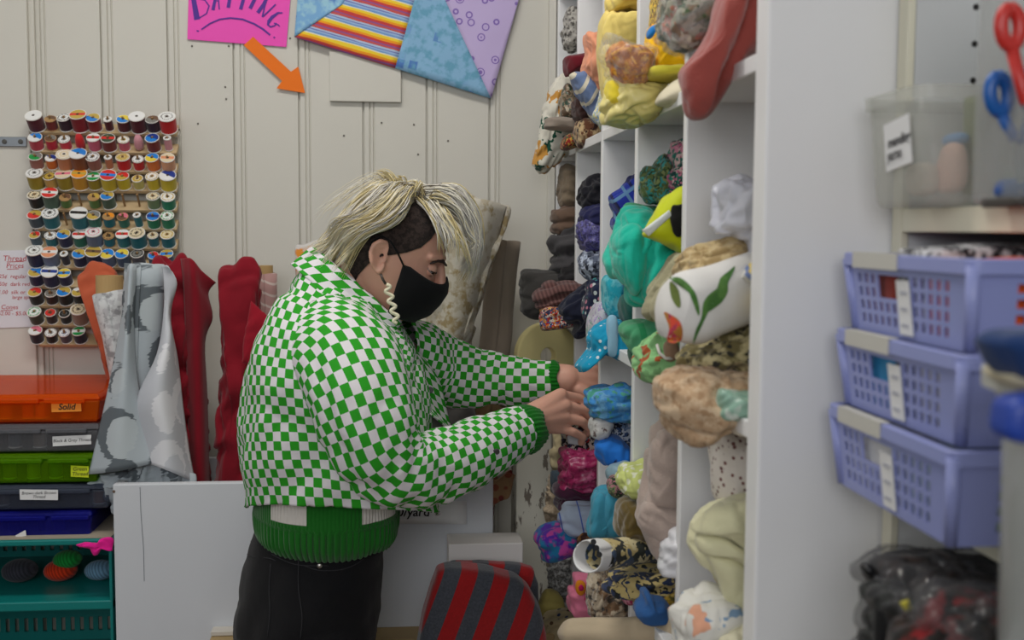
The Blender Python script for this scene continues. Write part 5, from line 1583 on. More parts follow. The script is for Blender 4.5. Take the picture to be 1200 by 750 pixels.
folds('terracotta pink fleece', [[(800, 84), (814, 64), (832, 36), (848, -10), (880, -40), (870, 10), (850, 60), (836, 100), (826, 132), (806, 130)]], 1.205, 0.03, MATS['cubby_fleece'], amp=0.006, ang=60)
folds('butter yellow', [[(708, 48), (712, 17), (732, 13), (754, 17), (756, 50), (732, 56)], [(705, 96), (705, 56), (716, 50), (722, 66), (720, 98), (712, 106)]], 1.80, 0.02, MATS['cubby_butter2'], ang=80)
# ---------------------------------------------------------------- storage unit at the right
XU = 0.488
unit = thing('storage_unit', 'white storage unit with peg holes holding lavender baskets', 'shelving unit', (0.66, 0.75, 0))
M_grey = plain('melamine_grey', K(206, 208, 208), 0.5, var=0.03)
MB().box((XU + 0.0085, 1.06, 0), (0.735, 1.08, 2.9)).build('side_panel', M_grey, unit)
MB().box((XU, 1.0595, 0), (XU + 0.008, 1.0805, 2.9)).build('edge_strip', M_cream, unit, bevel=0.001)
for k in range(24):
    p = P(1130.5, 8 + 43.5 * k - 43.5 * 2, 1.06)
    MB().lathe([(0, 0), (0.0032, 0), (0.0032, 0.0008), (0, 0.0008)], 12, origin=Vector((0.557, 1.0603, 1.55 + (P(1130, 8, 1.06).z - 1.55) - 0.0355 * (k - 2))), axis=(0, -1, 0)).build('peg_hole', plain('hole_black', K(22, 20, 18), 0.9), unit)
ZS1, ZS2, ZS3 = 1.5735, 1.3005, 1.02
for z in (ZS1, ZS2, ZS3, 0.55, 0.1):
    MB().box((XU + 0.0085, 0.2, z - 0.0225), (0.735, 1.0595, z)).build('shelf', M_grey, unit)
    MB().box((XU + 0.0005, 0.2, z - 0.0225), (XU + 0.008, 1.059, z)).build('shelf_edge', M_cream, unit, bevel=0.001)
MB().box((XU + 0.0085, 0.18, 0), (0.735, 0.1995, 2.9)).build('side_panel', M_grey, unit)

M_lav = plain('lavender_plastic', K(146, 154, 208), 0.35, bmp=0.03)
M_tape = plain('grey_tape', K(196, 194, 186), 0.7)


def perforated(mb, q, nx, ny, mx, my, fx=0.55, fy=0.62, hole=None):
    """a quad wall (bl, br, tr, tl) with a block of slots; the rest stays solid"""
    bl_, br2, tr, tl_ = [Vector(v) for v in q]

    def at(u, v):
        return bl_.lerp(br2, u).lerp(tl_.lerp(tr, u), v)
    us, vs_ = [0.0], [0.0]
    for i in range(nx):
        a = mx[0] + (1 - mx[0] - mx[1]) * (i + (1 - fx) / 2) / nx
        us += [a, a + (1 - mx[0] - mx[1]) * fx / nx]
    for i in range(ny):
        a = my[0] + (1 - my[0] - my[1]) * (i + (1 - fy) / 2) / ny
        vs_ += [a, a + (1 - my[0] - my[1]) * fy / ny]
    us.append(1.0)
    vs_.append(1.0)
    o = mb.add([at(u, v) for v in vs_ for u in us], [])
    n = len(us)
    for j in range(len(vs_) - 1):
        for i in range(n - 1):
            if hole and hole[0] <= i <= hole[1] and hole[2] <= j <= hole[3]:
                continue
            if i % 2 == 1 and j % 2 == 1:
                continue
            mb.f.append([o + j * n + i, o + j * n + i + 1, o + (j + 1) * n + i + 1, o + (j + 1) * n + i])
            mb.mi.append(0)


BK = [('top lavender slotted basket holding orange and grey cloth', 1.531, 0.424, 0.0, [('orange cloth showing through the slots of the top basket', K(240, 96, 40), 0.82, 0.895), ('dark grey and white printed cloth piled high in the top basket', None, 0.90, 0.955), ('rust red folded cloth in the top basket', K(150, 60, 50), 0.96, 1.03)]),
      ('middle lavender slotted basket with teal and black package at its front', 1.4575, 0.419, 0.0, [('teal blue package behind the slots of the middle basket', K(40, 140, 190), 0.946, 0.992), ('black and yellow package beside the teal one in the middle basket', K(30, 30, 34), 0.90, 0.942), ('cream and grey papers standing in the middle basket', K(196, 190, 176), 0.82, 0.895)]),
      ('bottom lavender slotted basket, tilting forward below the other two', 1.3835, 0.414, 0.0, [('pale green paper pile in the bottom basket', K(170, 190, 180), 0.82, 0.9), ('white cards stacked in the bottom basket', K(214, 214, 214), 0.92, 1.03)])]
for bi, (lab, zr, xf, tlt, conts) in enumerate(BK):
    h = 0.0735 if bi < 2 else 0.0785
    y0, y1 = 0.800, 1.052
    x0, x1 = xf, 0.70
    zb = zr - h
    t = thing('basket', lab, 'basket', ((x0 + x1) / 2, (y0 + y1) / 2, zb), 'lavender baskets')
    i = 0.007
    top = [(x0 + 0.006, y0 + 0.006, zr - 0.006), (x1 - 0.006, y0 + 0.006, zr - 0.006), (x1 - 0.006, y1 - 0.006, zr - 0.006), (x0 + 0.006, y1 - 0.006, zr - 0.006)]
    bot = [(x0 + 0.012, y0 + 0.018, zb), (x1 - 0.012, y0 + 0.018, zb), (x1 - 0.012, y1 - 0.018, zb), (x0 + 0.012, y1 - 0.018, zb)]
    mb = MB()
    perforated(mb, (bot[3], bot[0], top[0], top[3]), 13, 4, (0.07, 0.14), (0.10, 0.16), 0.56, 0.68, (7, 15, 5, 7))
    perforated(mb, (bot[0], bot[1], top[1], top[0]), 12, 4, (0.12, 0.08), (0.12, 0.16), 0.5, 0.62)
    perforated(mb, (bot[1], bot[2], top[2], top[1]), 14, 4, (0.1, 0.1), (0.12, 0.16), 0.5, 0.62)
    perforated(mb, (bot[2], bot[3], top[3], top[2]), 12, 4, (0.1, 0.1), (0.12, 0.16), 0.5, 0.62)
    mb.add(bot, [(0, 3, 2, 1)])
    mb.build('body', M_lav, t, solid=0.0022, off=0, fix=False)
    # rounded corner posts
    for c0, c1 in zip(bot, top):
        MB().tube([Vector(c0) + Vector((0, 0, 0.001)), c1], [0.005, 0.006], 12).build('corner', M_lav, t, smooth=True)
    rm = MB()
    ring = [[], [], [], [], []]
    for (dx, dz, k) in ((0.0065, -0.012, 0), (0, -0.012, 1), (0, -0.001, 2), (0.0015, 0, 3), (0.0075, 0, 4)):
        for cx, cy, sx, sy, a0 in ((x0, y0, 1, 1, 180), (x1, y0, -1, 1, 270), (x1, y1, -1, -1, 0), (x0, y1, 1, -1, 90)):
            rr = 0.012
            for s_ in range(6):
                a = R(a0 + 90 * s_ / 5)
                ring[k].append(Vector((cx + sx * rr + math.cos(a) * (rr - dx), cy + sy * rr + math.sin(a) * (rr - dx), zr + dz)))
    rm.grid(ring, True)
    rm.build('rim', M_lav, t, smooth=False, solid=0.0015)
    ty0, ty1 = 0.925, 1.02
    MB().box((x0 - 0.0012, ty0, zr - 0.0135), (x0 - 0.0002, ty1, zr + 0.0006)).box((x0 - 0.001, ty0, zr + 0.0002), (x0 + 0.008, ty1, zr + 0.0012)).build('tape_strip', M_tape, t)
    # hanging tag
    q = [0.913, 0.938]
    xa_, xb_ = x0 + 0.004, x0 + 0.0095
    zt_ = zr - 0.022 if bi < 2 else zr - 0.026
    zb_ = zb + 0.004
    f = lambda z: (x0 + 0.012) + (-0.006) * (z - zb) / (h - 0.006) - 0.0022
    lb = MB().hexa([(f(zb_) - 0.0006, q[0] - 0.004, zb_), (f(zb_) - 0.0006, q[1] - 0.004, zb_), (f(zb_), q[1] - 0.004, zb_), (f(zb_), q[0] - 0.004, zb_),
                    (f(zt_) - 0.0006, q[0], zt_), (f(zt_) - 0.0006, q[1], zt_), (f(zt_), q[1], zt_), (f(zt_), q[0], zt_)]).build('label_card', M_paperw, t)
    for fz in (0.78, 0.48, 0.18):
        zz = zb_ + (zt_ - zb_) * fz
        MB().box((f(zz) - 0.0012, q[0] + 0.004, zz - 0.0016), (f(zz) - 0.0007, q[1] - 0.008, zz + 0.0012)).build('faint_writing', plain('faint_grey', K(170, 172, 182), 0.8), lb)
    for ci, (cl_, cc, ya, yb_) in enumerate(conts):
        m = cl('basket%d%d' % (bi, ci), cc) if cc else cl('bw_print', K(60, 60, 64), kind='blot', cols=[K(206, 206, 208), K(30, 30, 34)], scale=50)
        zt2 = zr - (0.012 if bi else (0.004 if cc else -0.005))
        mb = MB()
        mb2 = [(x0 + 0.0145, ya, zb + 0.002), (x1 - 0.05, ya, zb + 0.002), (x1 - 0.05, yb_, zb + 0.002), (x0 + 0.0145, yb_, zb + 0.002)]
        g = []
        for a in range(9):
            zz = zb + 0.003 + (zt2 - zb - 0.003) * a / 8
            row = []
            for k in range(48):
                u = k / 48 * 4
                s_ = int(u)
                fr_ = u - s_
                A_, B2 = mb2[s_], mb2[(s_ + 1) % 4]
                x = A_[0] + (B2[0] - A_[0]) * fr_
                y = A_[1] + (B2[1] - A_[1]) * fr_
                dd = 0.003 * noise.noise(Vector((x * 60, y * 60, zz * 90 + ci)))
                row.append((max(x + dd, x0 + 0.0138), min(max(y + dd, y0 + 0.019), y1 - 0.019), zz))
            g.append(row)
        cz = [(sum(v[0] for v in g[-1]) / 48, sum(v[1] for v in g[-1]) / 48)]
        g.append([((v[0] + cz[0][0]) / 2, (v[1] + cz[0][1]) / 2, zt2 + 0.004 + 0.004 * noise.noise(Vector((v[0] * 50, v[1] * 50, ci)))) for v in g[-1]])
        mb.grid(g, True, 0, True, True)
        o = mb.build('basket_content', m, smooth=True)
        tag(o, cl_, 'basket content')
# paper behind the bars of the lowest basket
# ---------------------------------------------------------------- clear bins on the shelf
M_clear = clear('clear_plastic', K(236, 237, 230), 0.20, 0.16, 0.5)
M_milky = clear('milky_plastic', K(206, 208, 206), 0.5, 0.25, 0.4)
M_clear2 = clear('clear_plastic_thin', K(222, 224, 222), 0.2, 0.08, 0.6)
cb = thing('clear_bin', 'clear plastic bin labelled Push mending yarns on the shelf above the baskets', 'bin', (0.54, 0.99, ZS1 + 0.001))
bx0, bx1, by0, by1, bz = 0.444, 0.62, 0.93, 1.053, ZS1 + 0.001
bh = 0.104


def rounded(x0, x1, y0, y1, r, z, n=6):
    out = []
    for cx, cy, a0 in ((x0 + r, y0 + r, 180), (x1 - r, y0 + r, 270), (x1 - r, y1 - r, 0), (x0 + r, y1 - r, 90)):
        for s_ in range(n):
            a = R(a0 + 90 * s_ / (n - 1))
            out.append(Vector((cx + math.cos(a) * r, cy + math.sin(a) * r, z)))
    return out


mb = MB()
mb.grid([rounded(bx0 + 0.012, bx1 - 0.012, by0 + 0.01, by1 - 0.01, 0.012, bz), rounded(bx0 + 0.008, bx1 - 0.008, by0 + 0.007, by1 - 0.007, 0.014, bz + 0.006), rounded(bx0, bx1, by0, by1, 0.016, bz + bh)], True, 0, True, False)
mb.build('body', M_clear, cb, smooth=True, solid=0.002, off=0)
mb = MB()
mb.grid([rounded(bx0 - 0.004, bx1 + 0.004, by0 - 0.003, by1 + 0.003, 0.018, bz + bh - 0.012), rounded(bx0 - 0.005, bx1 + 0.005, by0 - 0.003, by1 + 0.003, 0.018, bz + bh), rounded(bx0, bx1, by0, by1, 0.016, bz + bh + 0.0005)], True)
mb.build('rim', M_clear, cb, smooth=False, solid=0.0015)
fx = lambda z: bx0 + 0.008 - 0.008 * (z - bz) / bh - 0.003
lz0, lz1 = bz + 0.036, bz + 0.078
lb = MB().hexa([(fx(lz0) - 0.001, 0.950, lz0 + 0.002), (fx(lz0) - 0.001, 1.001, lz0 - 0.004), (fx(lz0), 1.001, lz0 - 0.004), (fx(lz0), 0.950, lz0 + 0.002),
                (fx(lz1) - 0.001, 0.953, lz1 + 0.003), (fx(lz1) - 0.001, 1.004, lz1 - 0.003), (fx(lz1), 1.004, lz1 - 0.003), (fx(lz1), 0.953, lz1 + 0.003)]).build('label_card', M_paperw, cb)
for i_, s_ in enumerate(('Push', 'mending', 'yarns')):
    text_mesh('lettering', s_, 0.0135, M_inkblk, plane_map((fx((lz0 + lz1) / 2) - 0.0016 - 0.0002 * (i_ - 1), 0.996, lz1 - 0.009 - 0.0118 * i_), (0, -1, 0.1), (-0.06, 0.1, 1)), lb, 0.2, align='LEFT', bold=0.0003)
for nm, lab, px, Y, m in (('yarn_skein', 'peach pink yarn skein inside the clear labelled bin', [(1100, 222), (1104, 186), (1112, 168), (1126, 170), (1130, 200), (1124, 224)], 0.975, cl('skeinpeach', K(214, 176, 160), weave=0.9)),
                          ('yarn_skein', 'blue yarn skein inside the clear labelled bin', [(1110, 168), (1112, 158), (1126, 156), (1130, 166), (1120, 172)], 0.98, cl('skeinblue', K(90, 140, 190), weave=0.9)),
                          ('yarn_skein', 'grey beige yarn skein at the front of the clear labelled bin', [(1068, 226), (1066, 200), (1078, 190), (1094, 196), (1098, 222), (1084, 230)], 0.99, cl('skeinbeige', K(190, 180, 166), weave=0.9)),
                          ('card_packet', 'dull green card packet standing in the clear labelled bin', [(1135, 228), (1138, 112), (1164, 110), (1176, 112), (1176, 228)], 0.965, plain('card_green', K(120, 128, 88), 0.7))):
    o = pillow(nm, px, Y, 0.018, 0.018, m, amp=0.003, fr=40, round_=nm != 'card_packet', sq=6 if nm == 'card_packet' else 2.4)
    tag(o, lab, 'yarn' if nm != 'card_packet' else 'packet')
# taller clear container with scissors
jx0, jx1, jy0, jy1 = 0.476, 0.64, 0.79, 0.905
jar = thing('clear_tub', 'tall clear plastic tub of scissors at the front edge of the shelf', 'tub', ((jx0 + jx1) / 2, 0.85, ZS1 + 0.001))
mb = MB()
mb.grid([rounded(jx0 + 0.002, jx1 - 0.002, jy0 + 0.002, jy1 - 0.002, 0.006, ZS1 + 0.001), rounded(jx0, jx1, jy0, jy1, 0.007, ZS1 + 0.005), rounded(jx0, jx1, jy0, jy1, 0.007, ZS1 + 0.2)], True, 0, True, False)
mb.build('body', M_clear2, jar, smooth=True, solid=0.0018, off=0)
pillow('base_tray', [(1168, 243), (1168, 232), (1215, 230), (1215, 243)], 0.84, 0.03, 0.03, plain('tray_dark', K(60, 56, 52), 0.5), jar, amp=0.002, sq=6, round_=False)


def scissors(lab, c, p0, p1, m):
    """pivot, two finger loops above, two blades below"""
    d = (p1 - p0).normalized()
    s_ = d.cross(Vector((0, 1, 0))).normalized()
    t = thing('scissors', lab, 'scissors', p0, 'scissors in the clear tub')
    piv = p0.lerp(p1, 0.55)
    for k in (-1, 1):
        ce = p1 + s_ * 0.0125 * k
        pts = [ce + (d * 0.014 * math.cos(2 * PI * q / 20) + s_ * 0.0075 * math.sin(2 * PI * q / 20)) + Vector((0, 0.002 * k, 0)) for q in range(21)]
        mb = MB().tube(pts, 0.0055, 10)
        mb.build('finger_loop', m, t, smooth=True)
        MB().tube([ce - d * 0.014 + Vector((0, 0.002 * k, 0)), piv + s_ * 0.003 * k + Vector((0, 0.002 * k, 0)), p0.lerp(p1, 0.5) - s_ * 0.002 * k], [0.005, 0.0045, 0.003], 10).build('shank', m, t, smooth=True)
        b0 = piv
        b1 = p0 - s_ * 0.004 * k
        n_ = Vector((0, 1, 0)) * 0.0012 * k
        MB().hexa([b0 + s_ * 0.006, b0 - s_ * 0.006, b0 - s_ * 0.006 + n_, b0 + s_ * 0.006 + n_, b1 + s_ * 0.001, b1 - s_ * 0.001, b1 - s_ * 0.001 + n_, b1 + s_ * 0.001 + n_]).build('blade', M_steel, t)
    MB().lathe([(0, -0.003), (0.003, -0.003), (0.003, 0.003), (0, 0.003)], 12, origin=piv, axis=(0, 1, 0)).build('pivot', M_steel, t)


scissors('scissors with blue handles standing in the tall clear tub', None, P(1200, 226, 0.85), P(1190, 108, 0.85), plain('handle_blue', K(24, 92, 170), 0.3))
scissors('scissors with red handles standing in the tall clear tub', None, P(1212, 226, 0.82), P(1204, 30, 0.82), plain('handle_red', K(200, 50, 44), 0.3))
o = pillow('fabric_scrap', [(1168, 226), (1170, 208), (1180, 204), (1200, 206), (1206, 228)], 0.86, 0.012, 0.012, cl('scrapblue', K(40, 80, 150)), amp=0.004)
tag(o, 'dark blue scrap at the bottom of the tall clear tub', 'fabric scrap')

# ---------------------------------------------------------------- bags under the baskets
M_smk = clear('bag_film', K(120, 120, 122), 0.22, 0.10, 0.8)
GB = 'zip bags stacked on the lowest shelf'
for lab, px, Y, tf, mats, seed in (('clear zip bag of black cloth, highest of the bags under the baskets', [(1018, 676), (1024, 660), (1044, 648), (1090, 646), (1150, 652), (1210, 660), (1230, 690), (1180, 700), (1090, 694), (1040, 690)], 0.93, 0.05, cl('bagblack', K(40, 36, 38), kind='blot', cols=[K(66, 54, 50), K(20, 19, 20)], scale=24), 1),
                                   ('clear zip bag of dark cloth with yellow label under the highest bag', [(1022, 760), (1020, 706), (1030, 690), (1060, 690), (1100, 696), (1180, 700), (1230, 720), (1230, 800), (1040, 800)], 0.88, 0.05, cl('bagdark', K(44, 46, 44), kind='blot', cols=[K(66, 62, 60), K(22, 22, 22)], scale=18), 2),
                                   ('clear zip bag of red and brown print cloth at the front of the lowest shelf', [(1072, 800), (1072, 732), (1080, 706), (1110, 690), (1160, 690), (1220, 700), (1240, 740), (1240, 820)], 0.80, 0.04, cl('bagred', K(50, 38, 32), kind='blot', cols=[K(130, 34, 36), K(30, 28, 26)], scale=22, th=0.40), 3)):
    o = pillow('zip_bag', px, Y, tf, tf, mats, amp=0.014, fr=24, ang=10, seed=seed)
    tag(o, lab, 'bag', GB)
    cx = sum(p[0] for p in px) / len(px)
    cy = sum(p[1] for p in px) / len(px)
    pillow('film', [(cx + (x - cx) * 1.04, cy + (y - cy) * 1.05) for x, y in px], Y, tf + 0.008, tf + 0.004, M_smk, o, amp=0.018, fr=30, ang=25, seed=seed + 4)
    if seed == 2:
        pillow('yellow_label', [(1054, 706), (1064, 702), (1070, 714), (1062, 718)], Y - tf - 0.008, 0.002, 0.001, plain('label_yellow', K(196, 184, 60), 0.6), o, amp=0.0, round_=False)
    if seed == 1:
        pillow('slider', [(1009, 666), (1014, 660), (1024, 664), (1027, 672), (1018, 677)], Y - 0.01, 0.008, 0.008, M_black, o, amp=0.0)
o = pillow('black_strap', [(1022, 800), (1024, 712), (1028, 706), (1036, 712), (1044, 740), (1046, 800)], 0.825, 0.006, 0.006, cl('strap', K(30, 30, 30)), amp=0.004)
tag(o, 'black webbing strap hanging from the lowest zip bag', 'strap')

# ---------------------------------------------------------------- tub close to the camera at the right edge
YT = 0.66
ped = thing('pedestal_cabinet', 'grey cabinet below the near round tub, out of frame', 'cabinet', (0.41, 0.66, 0))
ztab = 1.24
MB().box((0.345, 0.58, 0), (0.478, 0.74, ztab - 0.016)).build('body', M_grey, ped, bevel=0.003)
MB().box((0.34, 0.575, ztab - 0.0155), (0.482, 0.745, ztab - 0.001)).build('top', M_grey, ped, bevel=0.003)
jc = Vector((P(1182, 600, YT).x + 0.059, YT, ztab))
tub = thing('storage_tub', 'round milky plastic tub with grey rim and blue clip in front of the baskets', 'tub', jc)
zr1, zr0 = P(1160, 434, YT).z - ztab, P(1160, 478, YT).z - ztab
mb = MB()
mb.grid([[jc + Vector((r * math.cos(2 * PI * k / 48), r * math.sin(2 * PI * k / 48), h)) for k in range(48)] for r, h in ((0.048, 0), (0.054, 0.004), (0.057, zr0), (0.057, zr1))], True, 0, True, False)
mb = MB()
mb.grid([[jc + Vector((r * math.cos(2 * PI * k / 48), r * math.sin(2 * PI * k / 48), h)) for k in range(48)] for r, h in ((0.046, 0), (0.053, 0.005), (0.057, zr0), (0.057, zr1))], True, 0, True, False)
mb.build('body', M_milky, tub, smooth=True, solid=0.002, off=0)
mb = MB()
mb.grid([[jc + Vector((r * math.cos(2 * PI * k / 48), r * math.sin(2 * PI * k / 48), h)) for k in range(48)] for r, h in ((0.0585, zr0), (0.0615, zr0 + 0.003), (0.0625, zr0 + 0.008), (0.071, zr0 + 0.011), (0.0715, zr1 - 0.002), (0.069, zr1), (0.0585, zr1), (0.0585, zr0))], True)
mb.build('rim', plain('rim_grey', K(186, 186, 180), 0.45), tub, smooth=False)
pillow('clip', [(1177, 514), (1174, 484), (1181, 468), (1200, 462), (1230, 462), (1230, 516)], YT - 0.055, 0.012, 0.02, plain('lid_blue', K(34, 66, 160), 0.4), tub, amp=0.0, sq=4)
for lab, px, Y, c, m in (('navy blue cloth poking out of the near tub', [(1156, 398), (1160, 386), (1176, 380), (1215, 378), (1230, 390), (1230, 430), (1190, 436), (1172, 424)], 0.63, K(24, 54, 104), 'navytub'), ('cream cloth lying over the rim of the near tub', [(1166, 434), (1168, 426), (1184, 418), (1215, 410), (1230, 418), (1230, 444), (1196, 446), (1176, 442)], 0.64, K(206, 196, 166), 'creamtub'), ('green cloth inside the near clear tub', [(1200, 800), (1200, 600), (1206, 540), (1226, 530), (1240, 800)], 0.66, K(96, 124, 104), 'greentub')):
    o = pillow('folded_fabric', px, Y, 0.025, 0.025, cl(m, c), amp=0.006)
    tag(o, lab, 'fabric')
# ---------------------------------------------------------------- the person
person = thing('person', 'person in green and white checked jacket, black mask and black jeans reaching into the cubbies', 'person', (P(365, 700, 2.0).x, 2.0, 0))
M_skin = plain('skin', K(222, 168, 146), 0.5, var=0.06, bmp=0.05, bsc=200)
M_skin.node_tree.nodes['Principled BSDF'].inputs['Subsurface Weight'].default_value = 0.12
M_skin.node_tree.nodes['Principled BSDF'].inputs['Subsurface Radius'].default_value = (0.012, 0.005, 0.003)
GREEN, OFFW = K(44, 158, 34), K(226, 222, 226)


def check_mat(name, c1, c2, cell):
    m, nt, b = nodes(name)
    uv = N(nt, 'ShaderNodeUVMap', uv_map='UVMap')
    mp = N(nt, 'ShaderNodeMapping')
    mp.inputs['Scale'].default_value = (1 / cell, 1 / cell, 0)
    mp.inputs['Location'].default_value = (50.0, 50.0, 0.5)
    L(nt, uv, 0, mp, 0)
    ch = N(nt, 'ShaderNodeTexChecker', Scale=1.0)
    ch.inputs[1].default_value = c1
    ch.inputs[2].default_value = c2
    L(nt, mp, 0, ch, 0)
    L(nt, ch, 0, b, 'Base Color')
    b.inputs['Roughness'].default_value = 0.85
    b.inputs['Specular IOR Level'].default_value = 0.25
    tc = N(nt, 'ShaderNodeTexCoord')
    n = N(nt, 'ShaderNodeTexNoise', Scale=26.0, Detail=3.0, Distortion=0.8)
    L(nt, tc, 'Object', n, 0)
    w_ = N(nt, 'ShaderNodeTexNoise', Scale=500.0)
    L(nt, tc, 'Object', w_, 0)
    b1 = N(nt, 'ShaderNodeBump', Strength=0.35, Distance=0.006)
    L(nt, n, 0, b1, 'Height')
    b2 = N(nt, 'ShaderNodeBump', Strength=0.2, Distance=0.001)
    L(nt, w_, 0, b2, 'Height')
    L(nt, b1, 0, b2, 'Normal')
    L(nt, b2, 0, b, 'Normal')
    return m


M_chk = check_mat('green_check', GREEN, OFFW, 0.0150)


def ring4(B, Fp, Np, Yf=None, n=72, e=0.85):
    """closed ring through back, front and near points; the far side mirrors the near"""
    B, Fp, Np = P(*B), P(*Fp), P(*Np)
    M = (B + Fp) / 2
    A = (B - Fp) / 2
    Sn = Np - M
    Sf = Vector((Sn.x, -Sn.y, Sn.z))
    if Yf is not None:
        Sf.y = Yf - M.y
    out = []
    for k in range(n):
        th = 2 * PI * k / n          # k=0 at near side, then toward the front
        c, s = math.sin(th), math.cos(th)
        cc = math.copysign(abs(c) ** e, c)
        ss = math.copysign(abs(s) ** e, s)
        out.append(M - A * cc + (Sn * ss if s > 0 else Sf * -ss))
    return out


def loft(rings, sub=8):
    n = len(rings[0])
    cols = [catmull([r[k] for r in rings], sub, False) for k in range(n)]
    return [[cols[k][i] for k in range(n)] for i in range(len(cols[0]))]


def add_loft(mb, g, uvk=0, v0=0.0, u_shift=0.0, ex=0.0):
    """ring grid -> mesh with cloth-measured UVs (u along the ring from column uvk, v along the length); the seam is opposite"""
    n = len(g[0])
    order = [(uvk + n // 2 + j) % n for j in range(n)] + [(uvk + n // 2) % n]
    vlen = [v0]
    for i in range(1, len(g)):
        vlen.append(vlen[-1] + sum((g[i][k] - g[i - 1][k]).length for k in range(n)) / n)
    base = len(mb.v)
    rows = []
    for i, r in enumerate(g):
        rows.append([r[k] for k in order])
    rows2 = rows
    if ex:
        X = crumple(np.array([[tuple(v) for v in r] for r in rows], dtype=float), ex, 70, 0.010, 0.05, 0.0)
        rows2 = [[Vector(v) for v in r] for r in X.tolist()]
    o = mb.grid(rows2, False, 0)
    for i, r in enumerate(rows):
        u = [0]
        for a, b in zip(r, r[1:]):
            u.append(u[-1] + (b - a).length)
        mid = u[n // 2]
        for j in range(n + 1):
            mb.uv[o + i * (n + 1) + j] = (u[j] - mid + u_shift, vlen[i])
    return o


def norm_disp(g, fn, closed=True):
    out = []
    nr, n = len(g), len(g[0])
    for i in range(nr):
        c = sum(g[i], Vector()) / n
        row = []
        for k in range(n):
            t = g[min(i + 1, nr - 1)][k] - g[max(i - 1, 0)][k]
            s = g[i][(k + 1) % n] - g[i][(k - 1) % n]
            nn = s.cross(t)
            if nn.length < 1e-9:
                nn = g[i][k] - c
            nn.normalize()
            if nn.dot(g[i][k] - c) < 0:
                nn = -nn
            row.append(g[i][k] + nn * fn(g[i][k], i / (nr - 1), k / n))
        out.append(row)
    return out


# ---- body: one continuous surface
def capsule(mb, p0, p1, r0_, r1_, n=20, flat=None):
    p0, p1 = Vector(p0), Vector(p1)
    d = (p1 - p0)
    ln = d.length
    d = d / ln
    prof_ = [(r0_ * math.cos(a), -r0_ * math.sin(a)) for a in [PI / 2 * (1 - k / 5) for k in range(6)]]
    prof2 = [(r1_ * math.cos(a), ln + r1_ * math.sin(a)) for a in [PI / 2 * k / 5 for k in range(6)]]
    mb.lathe(prof_ + prof2, n, origin=p0, axis=d)


def chain(mb, pts, n=20):
    for a, b in zip(pts, pts[1:]):
        capsule(mb, a[0], b[0], a[1], b[1], n)


HO = P(453, 301, 1.925) + Vector((0, 0.076, 0))
hp, hy = R(18), R(4)
hf = Vector((math.cos(hp) * math.cos(hy), -math.cos(hp) * math.sin(hy), -math.sin(hp)))
hl = Vector((math.sin(hy), math.cos(hy), 0))          # toward the far side
hu = hf.cross(hl)
if hu.z < 0:
    hu = -hu


def H(x, y, z):
    return HO + hf * x + hl * y + hu * z


SL = [(-0.103, 0.058, 0.000, 0.026), (-0.094, 0.083, -0.022, 0.042), (-0.075, 0.091, -0.044, 0.055), (-0.055, 0.094, -0.062, 0.063), (-0.035, 0.095, -0.076, 0.069), (-0.012, 0.094, -0.085, 0.074),
      (0.008, 0.091, -0.090, 0.076), (0.026, 0.098, -0.091, 0.077), (0.045, 0.097, -0.087, 0.077), (0.065, 0.092, -0.076, 0.073), (0.085, 0.081, -0.058, 0.066), (0.102, 0.064, -0.032, 0.051), (0.114, 0.044, -0.006, 0.030), (0.119, 0.028, 0.010, 0.012)]


def head_pt(z, phi, off=0.0):
    """skull surface at height z; phi = 0 in front, positive toward the near side"""
    zz = min(max(z, SL[0][0]), SL[-1][0])
    for a, b in zip(SL, SL[1:]):
        if a[0] <= zz <= b[0]:
            t = (zz - a[0]) / (b[0] - a[0])
            fr_, bk_, hw = [a[i] + (b[i] - a[i]) * t for i in (1, 2, 3)]
            break
    cx = (fr_ + bk_) / 2 * 0.55
    c, s = math.cos(phi), math.sin(phi)
    ln = (fr_ - cx) if c > 0 else (cx - bk_)
    e = 0.9
    x = cx + math.copysign(abs(c) ** e, c) * (ln + off)
    y = -math.copysign(abs(s) ** e, s) * (hw + off)
    return x, y, z


bm_ = MB()
rows = [[H(*head_pt(z[0], 2 * PI * k / 40)) for k in range(40)] for z in SL]
bm_.grid(rows, True, 0, True, True)
